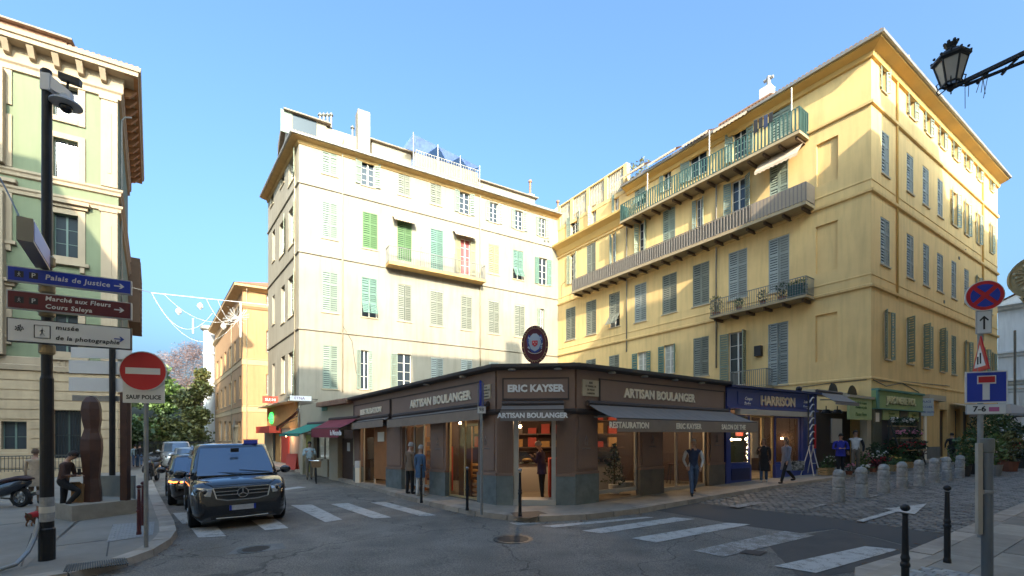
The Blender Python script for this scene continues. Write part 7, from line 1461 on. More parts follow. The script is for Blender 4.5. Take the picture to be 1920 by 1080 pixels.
m = MB(); m.ring([[(-.56, y1 - .035, zh - .07), (.56, y1 - .035, zh - .07), (.50, y1 + .03, zh - .30), (.30, y1 + .035, zh - .345), (-.30, y1 + .035, zh - .345), (-.50, y1 + .03, zh - .30)], [(-.56, y1 - .0, zh - .07), (.56, y1 - .0, zh - .07), (.50, y1 + .045, zh - .30), (.30, y1 + .05, zh - .345), (-.30, y1 + .05, zh - .345), (-.50, y1 + .045, zh - .30)]]); gr = obj('grille', m, MATS['plastic_black'], van, world=False)
m = MB(); rim = [(-.56, y1 + .01, zh - .07), (.56, y1 + .01, zh - .07), (.50, y1 + .055, zh - .30), (.30, y1 + .06, zh - .345), (-.30, y1 + .06, zh - .345), (-.50, y1 + .055, zh - .30)]
for i in range(6): m.bar(rim[i], rim[(i + 1) % 6], .024)
for dz, xw in ((-.15, .53), (-.225, .51)):
    for s in (-1, 1): m.bar((s * .1, y1 + .04, zh + dz), (s * xw, y1 + .03, zh + dz), .03, .02)
obj('chrome_trim', m, MATS['chrome'], gr, world=False)
m = MB(); N = 24; ec = (0, y1 + .07, zh - .19)
for i in range(N): a0, a1 = 2 * math.pi * i / N, 2 * math.pi * (i + 1) / N; m.bar((ec[0] + .105 * math.cos(a0), ec[1], ec[2] + .105 * math.sin(a0)), (ec[0] + .105 * math.cos(a1), ec[1], ec[2] + .105 * math.sin(a1)), .018)
for k in range(3): a = math.pi / 2 + 2 * math.pi * k / 3; m.bar(ec, (ec[0] + .1 * math.cos(a), ec[1], ec[2] + .1 * math.sin(a)), .022)
obj('star_emblem', m, MATS['chrome'], gr, world=False); m = MB(); m.ring([[(.085 * math.cos(2 * math.pi * i / 20), y1 + o, zh - .19 + .085 * math.sin(2 * math.pi * i / 20)) for i in range(20)] for o in (.04, .06)]); obj('emblem_disc', m, MATS['plastic_black'], gr, world=False)
m = MB(); m.tube([(-w * .72, y1 - .10, .30), (-.5, y1 + .0, .265), (0, y1 + .025, .255), (.5, y1 + .0, .265), (w * .72, y1 - .10, .30)], .012, 6); obj('bumper_strip', m, MATS['chrome'], van, world=False)
m = MB()
for s in (-1, 1): m.hexa([(s * .60, y1 - .09, .34), (s * .86, y1 - .26, .36), (s * .86, y1 - .24, .42), (s * .60, y1 - .07, .42), (s * .62, y1 - .07, .43), (s * .86, y1 - .22, .47), (s * .86, y1 - .20, .5), (s * .62, y1 - .05, .47)])
obj('fog_lamp', m, MATS['plastic_black'], van, world=False)
m = MB()
for a, b in (((-.1, 1.58, 1.17), (.62, 1.38, 1.22)), ((-.72, 1.46, 1.17), (-.05, 1.52, 1.25))): m.bar(a, b, .02)
obj('wiper', m, MATS['plastic_black'], van, world=False)
m = MB(); m.ring([[(x - .42, .55 + y * 1., z) for x, y in ((-.16, -.06), (.16, -.06), (.16, .06), (-.16, .06))] for z in (1.88, 1.98)]); obj('beacon_light', m, MATS['beacon_blue'], van, world=False); m = MB(); m.box(-.6, .48, 1.985, -.24, .62, 2.0); obj('beacon_top', m, M('beacon_red', (.35, .04, .04), .3), van, world=False)
m = MB()
for s in (-1, 1): m.tube([(s * w * .80, 1.50, 1.135), (s * w * .84, y1 - .62, 1.085), (s * w * .70, y1 - .22, 1.03), (s * .56, y1 - .10, .975)], .007, 4); m.tube([(s * w * .985, y1 - .62, .70), (s * w * .93, y1 - .30, .66), (s * w * .74, y1 - .04, .62)], .006, 4)
m.tube([(-.56, y1 - .10, .975), (0, y1 - .06, .985), (.56, y1 - .10, .975)], .007, 4); obj('panel_seams', m, MATS['plastic_black'], van, world=False)
m = MB(); m.box(-.09, 1.05, 1.68, .09, 1.1, 1.78); obj('rear_view_mirror', m, MATS['plastic_black'], van, world=False)
c_ = G(318, 946); s_c = Vector((c_.x - .15, c_.y + 1.6))
suv, q = car('parked_car', 'dark brown-black car with a glowing orange indicator behind the van', 'car', (s_c.x, s_c.y, gz(s_c.x)), math.atan2(-.62, -.78), 4.3, 1.82, 1.52, .95, .86, 1.05, .35, MATS['paint_darkgrey'], wr=.33, rear=.35)
m = MB(); m.tube([(-q['w'] * .62, q['y1'] - .03, .72), (-q['w'] * .86, q['y1'] - .12, .73), (-q['w'] * .97, q['y1'] - .34, .75)], .035, 6); m.tube([(q['w'] * .62, q['y1'] - .03, .72), (q['w'] * .86, q['y1'] - .12, .73), (q['w'] * .97, q['y1'] - .34, .75)], .035, 6); obj('indicator', m, MATS['lamp_orange'], suv, world=False)
wc = G(303, 880); car('delivery_van', 'silver-white van parked at the kerb far down the left street', 'van', (wc.x - .6, wc.y + 2.2, gz(wc.x)), math.atan2(-.62, -.78), 4.6, 1.85, 1.9, 1.15, 1.02, 1.5, .9, MATS['paint_silver'], wr=.32)
wc = G(322, 884); car('parked_car', 'small silver car just behind the dark car in the left street', 'car', (wc.x - .3, wc.y + 2.0, gz(wc.x)), math.atan2(-.62, -.78), 4.0, 1.75, 1.5, .95, .86, 1.0, .35, MATS['paint_silver'], wr=.31, rear=.4)

# motor scooters
def scooter(label, p, rz, seatm, bodym, group=None):
    t = thing('motor_scooter', label, 'scooter', (0, 0, 0), 0, group); ground_pose(t, p, rz)
    for y, nm in ((.66, 'f'), (-.66, 'r')):
        m = MB(); N = 22; r = .29; m.ring([[(dx, y + rr * math.cos(2 * math.pi * i / N), r + rr * math.sin(2 * math.pi * i / N)) for i in range(N)] for rr, dx in ((r * .62, -.05), (r * .9, -.06), (r, -.03), (r, .03), (r * .9, .06), (r * .62, .05))], cap0=False, cap1=False); wo = obj('wheel', m, MATS['rubber'], t, world=False)
        m = MB()
        for k in range(6): a = math.pi * k / 3; m.bar((0, y, r), (0, y + r * .64 * math.cos(a), r + r * .64 * math.sin(a)), .035, .05)
        m.ring([[(dx, y + r * .66 * math.cos(2 * math.pi * i / N), r + r * .66 * math.sin(2 * math.pi * i / N)) for i in range(N)] for dx in (-.045, .045)], cap0=False, cap1=False); obj('rim', m, MATS['alloy'], wo, world=False)
    m = MB(); rings = []
    for y, wd, z0, z1 in ((-.95, .06, .68, .80), (-.75, .15, .55, .82), (-.4, .17, .38, .76), (-.05, .16, .30, .66), (.15, .15, .26, .42), (.35, .16, .28, .5), (.5, .17, .45, .92), (.62, .14, .6, 1.05), (.70, .06, .72, 1.02)): rings.append([(-wd, y, z0 + .06), (-wd * .6, y, z0), (wd * .6, y, z0), (wd, y, z0 + .06), (wd, y, z1 - .06), (wd * .6, y, z1), (-wd * .6, y, z1), (-wd, y, z1 - .06)])
    m.ring(rings); obj('body', m, bodym, t, world=False, smooth=True)
    m = MB(); m.ring([[(-wd, y, z), (wd, y, z), (wd * .9, y, z + h), (-wd * .9, y, z + h)] for y, wd, z, h in ((-.98, .10, .80, .05), (-.7, .15, .80, .12), (-.35, .17, .75, .10), (.02, .13, .68, .09), (.08, .08, .66, .05))]); obj('seat', m, seatm, t, world=False, smooth=True)
    m = MB(); m.tube([(.13, .1, .25), (.16, -.3, .22), (.17, -.55, .3)], .03, 8); m.tube([(.17, -.5, .28), (.18, -.98, .40)], .065, 10); obj('exhaust', m, MATS['alloy'], t, world=False)
    m = MB()
    for s in (-1, 1): m.tube([(s * .07, .66, .29), (s * .07, .56, .75)], .025, 6); 
    m.tube([(-.36, .42, 1.06), (-.1, .52, 1.02), (.1, .52, 1.02), (.36, .42, 1.06)], .018, 6); obj('fork_and_handlebar', m, MATS['iron_black'], t, world=False)
    m = MB()
    for s in (-1, 1): m.tube([(s * .25, .46, 1.05), (s * .3, .5, 1.22)], .008, 4); m.ball((s * .31, .5, 1.25), .06, 8, 5, (1, .3, .7))
    obj('mirror', m, MATS['iron_black'], t, world=False); m = MB(); m.tube([(.08, -.2, .26), (.16, -.25, .02)], .015, 5); obj('kickstand', m, MATS['iron_black'], t, world=False)
    m = MB(); m.ring([[(-.08, .34 + .66 - .66 + y, z) for y, z in ()]]) if 0 else None
    m = MB(); N = 8; m.ring([[(dx, -.66 + .33 * math.cos(math.pi * (.15 + .5 * i / N)), .31 + .33 * math.sin(math.pi * (.15 + .5 * i / N))) for i in range(N + 1)] for dx in (-.07, .07)], closed_u=False, cap0=False, cap1=False); obj('mudguard', m, MATS['plastic_black'], t, world=False)
    return t
p = G(28, 951, .12); scooter('dark motor scooter with a maroon seat parked on the left pavement', (p.x - .45, p.y, gz(p.x) + .12), R(88), M('seat_maroon', (.05, .02, .022), .5), M('paint_navy', (.012, .016, .03), .25, coat=.8))
for px, py, a, lb in ((287, 903, 205, 'black scooter at the kerb in front of the dark car'), (286, 888, 190, 'black scooter second in the row at the left kerb')): p = G(px, py, 0); scooter(lb, (p.x, p.y, gz(p.x)), R(a), MATS['plastic_black'], MATS['paint_darkgrey'], 'scooters at the left kerb')

# bicycle with basket
p = G(592, 905, .0); t = thing('bicycle', 'bicycle with a wicker front basket leaning at the kerb', 'bicycle', p, R(205)); rB = .33
for y in (.52, -.52):
    m = MB(); N = 26; m.ring([[(rr_ * math.cos(2 * math.pi * j / 6) * .022, y + (rB + .022 * math.sin(2 * math.pi * j / 6)) * math.cos(2 * math.pi * i / N), rB + .02 + (rB + .022 * math.sin(2 * math.pi * j / 6)) * math.sin(2 * math.pi * i / N)) for j in range(6) for rr_ in (1,)] for i in range(N + 1)], cap0=False, cap1=False); wo = obj('wheel', m, MATS['rubber'], t, world=False)
    m = MB()
    for k in range(12): a = math.pi * k / 6; m.bar((0, y, rB + .02), (0, y + rB * math.cos(a), rB + .02 + rB * math.sin(a)), .006)
    obj('spokes', m, MATS['alloy'], wo, world=False)
m = MB(); bb, hd, st, rh, fh = (0, -.08, .3), (0, .38, .78), (0, -.22, .82), (0, -.52, rB + .02), (0, .52, rB + .02)
for a, b in ((bb, hd), (bb, st), (st, (0, .36, .86)), (bb, rh), (st, rh), ((0, .36, .9), fh)): m.tube([a, b], .017, 6)
obj('frame', m, MATS['iron_black'], t, world=False); m = MB(); m.tube([(-.29, .22, 1.03), (-.12, .36, 1.0), (.12, .36, 1.0), (.29, .22, 1.03)], .014, 6); m.tube([(0, .36, .88), (0, .36, 1.0)], .014, 6); obj('handlebar', m, MATS['chrome'], t, world=False)
m = MB(); m.ball((0, -.26, .92), .12, 10, 6, (.8, 1.1, .35)); obj('saddle', m, MATS['plastic_black'], t, world=False, smooth=True); m = MB(); m.ring([[(-.17, .42, .72), (.17, .42, .72), (.17, .68, .72), (-.17, .68, .72)], [(-.21, .40, .98), (.21, .40, .98), (.21, .74, .98), (-.21, .74, .98)]], cap1=False); obj('basket', m, M('wicker', (.30, .20, .12), .85, var=.4, vscale=30), t, world=False)
# ================================================================== PEOPLE
M('skin', (.46, .27, .19), .6); M('hair_dark', (.02, .014, .01), .7); M('hair_grey', (.36, .34, .32), .8); M('hair_brown', (.10, .06, .035), .7); M('shoe_dark', (.02, .018, .018), .6); M('shoe_white', (.5, .48, .46), .6)
def fabric(n, c): return M('cloth_' + n, c, .9, var=.25, vscale=7, bump=.25, bscale=14)
for n, c in dict(brown=(0.098, 0.053, 0.042), black=(0.021, 0.021, 0.024), navy=(0.030, 0.042, 0.090), blue=(0.068, 0.128, 0.225), tan=(0.225, 0.150, 0.098), jeans=(0.075, 0.120, 0.210), palegrey=(0.600, 0.600, 0.600), white=(0.600, 0.600, 0.600), skyblue=(0.420, 0.540, 0.600), royal=(0.030, 0.038, 0.330), khaki=(0.195, 0.165, 0.128), purple=(0.068, 0.045, 0.098), beige=(0.495, 0.390, 0.285), greyblue=(0.210, 0.225, 0.285), olive=(0.090, 0.090, 0.060)).items(): fabric(n, c)
def rot(v, ax, a): return Matrix.Rotation(a, 3, ax) @ Vector(v)
def person(label, p, face, h, top, trousers, shoes='shoe_dark', hair='hair_dark', lean=0., headt=0., legs=((0, 0), (0, 0)), arms=None, coat=None, bald=False, longhair=False, sleeves=None, cap=None, vest=None, female=False):
    """face: heading in degrees (0 = +Y). legs: (hip swing, knee bend) right, left; arms: (upper arm vector, forearm vector) right, left, in body axes (x right, y forward, z up)"""
    k = h / 1.74; t = thing('person', label, 'person', p, R(face)); sh = .185 if female else .205
    arms = arms or ((( .10, -.03, -1), (.02, .18, -1)), ((-.10, -.03, -1), (-.02, .18, -1)))
    V, E, Rr, bone = [], [], [], []
    def add(p, r, par=None, b=None):
        V.append(Vector(p)); Rr.append(r if isinstance(r, tuple) else (r, r)); i = len(V) - 1
        if par is not None: E.append((par, i)); bone.append((par, i, b))
        return i
    L_ = lambda v: rot(v, 'X', -lean) if v[2] >= 0 else Vector(v)
    pz = .93; dz = min(.44 * math.cos(a) + .44 * math.cos(a - b) if 0 else .44 * math.cos(a) + .42 * math.cos(a - b) for a, b in legs[:1]); 
    drops = [.43 * math.cos(R(a)) + .42 * math.cos(R(a - b)) + .075 for a, b in legs]; pz = max(drops)
    def up(y, z, x=0): v = rot((x, y, z), 'X', -lean); return (v.x, v.y, pz + v.z)
    pel = add((0, 0, pz + .02), (.150 if not female else .155, .105)); wai = add(up(0, .16), (.135 if not female else .118, .10), pel, 'top'); che = add(up(-.01, .38), (.165 if not female else .14, .115), wai, 'top'); nb = add(up(-.005, .535), (.075, .065), che, 'top')
    hd0 = Vector(up(.0, .60)); hv = rot((0, .0, 1), 'X', -lean - headt); nk = add(hd0, .052, nb, 'skin'); hb = add(hd0 + rot((0, .02, .065), 'X', -lean - headt), (.068, .075), nk, 'skin'); hm = add(hd0 + rot((0, .025, .15), 'X', -lean - headt), (.078, .098), hb, 'skin'); ht = add(hd0 + rot((0, .012, .225), 'X', -lean - headt), (.062, .075), hm, 'skin')
    ends = []
    for s, (ua, fa) in ((1, arms[0]), (-1, arms[1])):
        sp = Vector(up(-.01, .475, s * sh)); a0 = add(Vector(up(-.01, .47, s * sh * .62)), .078, che, 'top'); a1 = add(sp, .066, a0, 'top'); uv = rot(Vector(ua).normalized(), 'X', -lean); e = sp + uv * .29; a2 = add(sp + uv * .15, .056, a1, 'arm'); a3 = add(e, .047, a2, 'arm'); fv = rot(Vector(fa).normalized(), 'X', -lean); a4 = add(e + fv * .13, .041, a3, 'arm'); wr = e + fv * .235; a5 = add(wr, .028, a4, 'arm'); a6 = add(wr + fv * .085, (.036, .02), a5, 'skin'); ends.append((wr, fv, s))
    for s, (a, b) in ((1, legs[0]), (-1, legs[1])):
        hp = Vector((s * .088, 0, pz)); d1 = rot((0, 0, -1), 'X', R(a)); d1 = Vector((0, math.sin(R(a)), -math.cos(R(a)))); d2 = Vector((0, math.sin(R(a - b)), -math.cos(R(a - b)))); kn = hp + d1 * .43; an = kn + d2 * .42
        l0 = add(hp, .098, pel, 'leg'); l1 = add(hp + d1 * .2, .09, l0, 'leg'); l2 = add(kn, .070, l1, 'leg'); l3 = add(kn + d2 * .14, .068, l2, 'leg'); l4 = add(an + Vector((0, 0, .02)), .055, l3, 'leg'); fz = max(.035, an.z - .045) ; ft = d2.cross(Vector((1, 0, 0))); f0 = add(Vector((an.x, an.y - .03, an.z - .04)), (.042, .04), l4, 'shoe'); tilt = (b > 25 and a < 10); f1 = add(Vector((an.x + s * .015, an.y + .15, an.z - .045 - (.06 if tilt else 0))), (.042, .028), f0, 'shoe')
    me = bpy.data.meshes.new('tmp'); me.from_pydata([tuple(v * k) for v in V], E, []); o = bpy.data.objects.new('tmp', me); COL.objects.link(o); sk = o.modifiers.new('skin', 'SKIN'); sk.use_smooth_shade = True; ss = o.modifiers.new('sub', 'SUBSURF'); ss.levels = 1; ss.render_levels = 1
    for i, v in enumerate(o.data.skin_vertices[0].data): v.radius = (Rr[i][0] * k, Rr[i][1] * k); v.use_root = (i == 0)
    PEOPLE.append((o, t, V, bone, k, dict(top=top, trousers=trousers, shoes=shoes, sleeves=sleeves or top, vest=vest), ends))
    # hair, face
    C0 = (hd0 + rot((0, .022, .15), 'X', -lean - headt)) * k; Rm = Matrix.Rotation(-lean - headt, 3, 'X'); hmat = MATS[hair]
    def hp_(v): return C0 + Rm @ (Vector(v) * k)
    if not bald:
        m = MB(); rows = []; dn_ = -.02 if not longhair else -.20
        for j in range(7):
            th = j / 6; row = []
            for i in range(15):
                a = math.pi * 2 * i / 14; ca, sa = math.cos(a), math.sin(a); front = max(0, sa); low = (.035 * front - .045 * (1 - front)) if not longhair else (.035 * front - .17 * (1 - front) ** 2)
                z = low + (.108 - low) * math.sin(th * math.pi / 2); r = math.cos(th * math.pi / 2 * .97) ** .6; row.append(hp_((.092 * r * ca, -.012 + .112 * r * sa * (.93 if sa > 0 else 1.0), z)))
            rows.append(row)
        m.ring(rows, closed_u=False, cap0=False, cap1=True); obj('hair' if not cap else 'cap', m, MATS[cap] if cap else hmat, t, world=False, smooth=True)
    m = MB()
    for s in (-1, 1): m.ball(hp_((s * .032, .088, .0)), .011 * k, 6, 4)
    m.bar(hp_((-.025, .083, -.062)), hp_((.025, .083, -.062)), .008 * k); obj('eyes_and_mouth', m, MATS['hair_brown'], t, world=False)
    m = MB(); m.ring([[hp_((-.012, .085, .0)), hp_((.012, .085, .0)), hp_((0, .1, .0))], [hp_((-.018, .085, -.035)), hp_((.018, .085, -.035)), hp_((0, .118, -.033))]])
    for s in (-1, 1): m.ball(hp_((s * .082, -.005, -.012)), .022 * k, 6, 4, (.4, .8, 1.3))
    obj('nose_and_ears', m, MATS['skin'], t, world=False)
    if coat:                      # skirt of a coat or the hem of a jacket
        ln, mt, wd = coat; m = MB(); rows = []
        for zz, f in ((.17, .97), (.05, 1.05), (-.08, 1.08), (-ln, 1.12 * wd)):
            rows.append([Vector((.168 * f * math.cos(2 * math.pi * i / 16), .125 * f * math.sin(2 * math.pi * i / 16), pz + zz)) * k for i in range(16)])
        m.ring(rows, cap0=False, cap1=False); obj('coat_hem', m, MATS['cloth_' + mt], t, world=False, smooth=True)
    return t
PEOPLE = []
def finish_people():
    bpy.context.view_layer.update(); dg = bpy.context.evaluated_depsgraph_get(); done = []
    for o, t, V, bone, k, c, ends in PEOPLE: done.append((o, t, V, bone, k, c, ends, bpy.data.meshes.new_from_object(o.evaluated_get(dg))))
    for o, t, V, bone, k, c, ends, me in done:
        src = o.data; bpy.data.objects.remove(o); bpy.data.meshes.remove(src); me.materials.clear()
        ml = [MATS['cloth_' + c['top']], MATS['cloth_' + c['sleeves']], MATS['cloth_' + c['trousers']], MATS[c['shoes']], MATS['skin']]
        for m_ in ml: me.materials.append(m_)
        ix = dict(top=0, arm=1, leg=2, shoe=3, skin=4)
        for p in me.polygons:
            cc = p.center / k; best, bi = 9, 0
            for a, b, nm in bone:
                A, B = V[a], V[b]; d = B - A; f = max(0, min(1, (cc - A).dot(d) / max(1e-6, d.dot(d)))); dd = (cc - A - d * f).length
                if dd < best: best, bi = dd, ix[nm]
            p.material_index = bi
        bm = bmesh.new(); bm.from_mesh(me)
        for wr, fv, s in ends:    # fingers and thumb
            side = fv.cross(Vector((0, 0, 1))); side = side.normalized() if side.length > .2 else Vector((1, 0, 0)); nrm_ = side.cross(fv).normalized(); base = wr + fv * .085
            for q, (off, ln) in enumerate(((-.026, .062), (-.009, .075), (.009, .07), (.026, .052), (.04, .05))):
                b0 = base + side * off - (fv * .05 if q == 4 else Vector((0, 0, 0))); pts = [b0 - fv * .02, b0 + fv * ln * .5 + (side * .02 if q == 4 else Vector((0, 0, 0))), b0 + fv * ln * .9 - nrm_ * .02 + (side * .025 if q == 4 else Vector((0, 0, 0)))]
                tb = MB(); tb.tube([p_ * k for p_ in pts], .0085 * k, 5, .006 * k); vs_ = [bm.verts.new(v) for v in tb.v]
                for f in tb.f:
                    try: bf = bm.faces.new([vs_[i] for i in f]); bf.material_index = 4; bf.smooth = True
                    except ValueError: pass
        bm.to_mesh(me); bm.free(); me.name = 'body'
        for p in me.polygons: p.use_smooth = True
        n = bpy.data.objects.new('body', me); COL.objects.link(n); n.parent = t
def at_foot(px, py, dz=.12): p = G(px, py, dz); return (p.x, p.y, gz(p.x) + dz)
hold = lambda s: ((s * .25, .12, -1), (-s * .35, .95, .35))
st_ = ((3, 3), (-3, 2)); walk = ((24, 8), (-18, 24)); walk2 = ((-20, 22), (22, 6))
person('young man in a brown jacket with one foot raised, looking at his phone', at_foot(118, 973), -70, 1.68, 'brown', 'black', hair='hair_dark', lean=R(10), headt=R(28), legs=((60, 95), (-4, 2)), arms=(((.1, .35, -1), (-.2, .6, .1)), ((-.15, .4, -1), (.25, 1, .35))))
ph = thing('phone', 'dark phone held by the young man in brown', 'phone', (0, 0, 0)); _p = at_foot(118, 973); ph.location = (_p[0] + .42, _p[1] - .02, _p[2] + 1.16); m = MB(); m.box(-.04, -.005, -.075, .04, .005, .075); obj('case', m, MATS['plastic_black'], ph, world=False)
person('person in a beige coat standing behind the black pole', at_foot(66, 945), 20, 1.66, 'beige', 'tan', hair='hair_brown', legs=st_, coat=(.35, 'beige', 1.1))
person('elderly man in a brown jacket looking into the bakery window', at_foot(769, 926), -40, 1.66, 'tan', 'black', hair='hair_grey', headt=R(12), legs=st_, coat=(.12, 'tan', 1.))
person('elderly woman in a blue jacket beside the man in brown', at_foot(788, 930), -32, 1.58, 'blue', 'palegrey', shoes='shoe_white', hair='hair_grey', headt=R(10), legs=st_, coat=(.28, 'blue', 1.05), female=True)
person('man in a pale blue shirt standing behind the bicycle', at_foot(580, 899), -150, 1.7, 'skyblue', 'khaki', hair='hair_dark', headt=R(12), legs=st_, arms=(((.2, .2, -1), (-.6, .7, .8)), ((-.2, .2, -1), (.6, .7, .7))))
_d = at(1016, 938, 12.9); person('man in a dark purple jacket standing in the bakery doorway', (_d.x, 12.9, gz(.8) + .14), 62, 1.64, 'purple', 'black', hair='hair_grey', headt=R(16), lean=R(5), legs=st_, arms=(((.15, .2, -1), (-.3, .7, .9)), ((-.15, .2, -1), (.3, .7, .9))), coat=(.14, 'purple', 1.05))
person('man in a pale sweater and dark vest walking past the bakery', at_foot(1300, 928), 168, 1.68, 'navy', 'jeans', hair='hair_grey', sleeves='white', legs=walk, arms=(((.3, -.05, -1), (-.45, .35, -1)), ((-.3, -.05, -1), (.35, .4, -1))))
person('woman in a black coat on the phone before the blue barber shop', at_foot(1432, 904), 150, 1.56, 'black', 'jeans', shoes='shoe_white', hair='hair_brown', longhair=True, legs=((10, 4), (-8, 8)), arms=(((.2, .15, -1), (-.4, .6, .9)), ((-.15, 0, -1), (0, .2, -1))), coat=(.45, 'black', 1.15), female=True)
person('woman in a grey-blue coat striding past the barber shop', at_foot(1474, 906), 100, 1.62, 'greyblue', 'black', hair='hair_brown', longhair=True, legs=walk2, coat=(.38, 'greyblue', 1.2), arms=(((.12, -.2, -1), (.02, .2, -1)), ((-.12, .2, -1), (-.02, .4, -1))), female=True)
_b = at_foot(1482, 903); bg_ = thing('shopping_bag', 'large black and white patterned bag carried by the woman in grey-blue', 'bag', (_b[0] + .12, _b[1] - .18, _b[2] + .42)); m = MB(); m.ring([[(-.22, -.07, 0), (.22, -.07, 0), (.22, .07, 0), (-.22, .07, 0)], [(-.25, -.08, .34), (.25, -.08, .34), (.25, .08, .34), (-.25, .08, .34)]]); obj('sack', m, M('bag_pattern', (.52, .50, .47), .8, var=.95, vscale=22, col2=(.05, .05, .05)), bg_, world=False); m = MB(); m.tube([(-.12, 0, .33), (-.1, 0, .55), (.1, 0, .55), (.12, 0, .33)], .012, 5); obj('handle', m, MATS['cloth_black'], bg_, world=False)
person('man in a bright blue jacket standing among the flower pots', at_foot(1576, 892), 160, 1.68, 'royal', 'black', hair='hair_dark', headt=R(20), legs=st_, arms=(((.25, .15, -1), (-.8, .7, .1)), ((-.25, .15, -1), (.8, .7, .1))), coat=(.1, 'royal', 1.1))
person('man in an open dark jacket and khaki trousers at the garden shop', at_foot(1604, 887), 150, 1.78, 'white', 'khaki', hair='hair_dark', sleeves='black', legs=((8, 2), (-6, 4)), coat=None, arms=(((.25, .0, -1), (-.1, .3, -1)), ((-.25, .0, -1), (.1, .3, -1))))
person('man in black walking up the right street', at_foot(1785, 868, .12), -20, 1.6, 'black', 'black', hair='hair_dark', legs=walk, arms=(((.35, .0, -1), (-.1, .4, -1)), ((-.35, .0, -1), (.1, .4, -1))), coat=(.1, 'black', 1.))
person('distant pedestrian in a blue top on the left pavement', at_foot(253, 876), 40, 1.65, 'skyblue', 'jeans', legs=walk); person('distant pedestrian in dark clothes on the left pavement', at_foot(262, 876), 40, 1.7, 'black', 'jeans', legs=walk2)
finish_people()
# small dog in a red coat beside the black pole
dp = at_foot(62, 985); t = thing('dog', 'small brown dog in a red coat beside the black pole', 'dog', dp, R(20)); me = bpy.data.meshes.new('tmp')
dv = [((0, -.14, .22), .055), ((0, 0, .22), .062), ((0, .12, .235), .065), ((0, .19, .30), .042), ((0, .235, .335), .048), ((0, .31, .32), .022), ((0, -.2, .26), .02), ((0, -.27, .33), .012)]; de = [(0, 1), (1, 2), (2, 3), (3, 4), (4, 5), (0, 6), (6, 7)]
for sx in (-1, 1):
    i = len(dv); dv += [((sx * .045, .13, .15), .03), ((sx * .045, .135, .08), .018), ((sx * .045, .13, .02), .016), ((sx * .045, .16, .012), .016)]; de += [(2, i), (i, i + 1), (i + 1, i + 2), (i + 2, i + 3)]
    i = len(dv); dv += [((sx * .045, -.12, .16), .035), ((sx * .045, -.08, .11), .022), ((sx * .045, -.15, .065), .015), ((sx * .045, -.14, .015), .015), ((sx * .045, -.11, .012), .016)]; de += [(0, i), (i, i + 1), (i + 1, i + 2), (i + 2, i + 3), (i + 3, i + 4)]
    i = len(dv); dv += [((sx * .035, .225, .385), .016), ((sx * .045, .215, .42), .008)]; de += [(4, i), (i, i + 1)]
me.from_pydata([v for v, r in dv], de, []); o = bpy.data.objects.new('tmp', me); COL.objects.link(o); o.modifiers.new('s', 'SKIN'); ss = o.modifiers.new('u', 'SUBSURF'); ss.levels = 1
for i, v in enumerate(o.data.skin_vertices[0].data): v.radius = (dv[i][1],) * 2; v.use_root = i == 0
bpy.context.view_layer.update(); me2 = bpy.data.meshes.new_from_object(o.evaluated_get(bpy.context.evaluated_depsgraph_get())); bpy.data.objects.remove(o); me2.materials.clear(); me2.materials.append(M('fur_brown', (.20, .10, .05), .9, var=.3, vscale=10)); me2.name = 'body'
for p in me2.polygons: p.use_smooth = True
b_ = bpy.data.objects.new('body', me2); COL.objects.link(b_); b_.parent = t
m = MB(); m.ring([[(.075 * s_ * math.cos(a), y, .225 + .078 * s_ * math.sin(a)) for a in [math.pi * (-.15 + 1.3 * i / 10) for i in range(11)]] for y, s_ in ((-.16, .92), (0, 1.05), (.12, 1.1), (.17, .85))], closed_u=False, cap0=False, cap1=False); obj('coat', m, M('dog_red', (.45, .02, .02), .8), t, world=False)
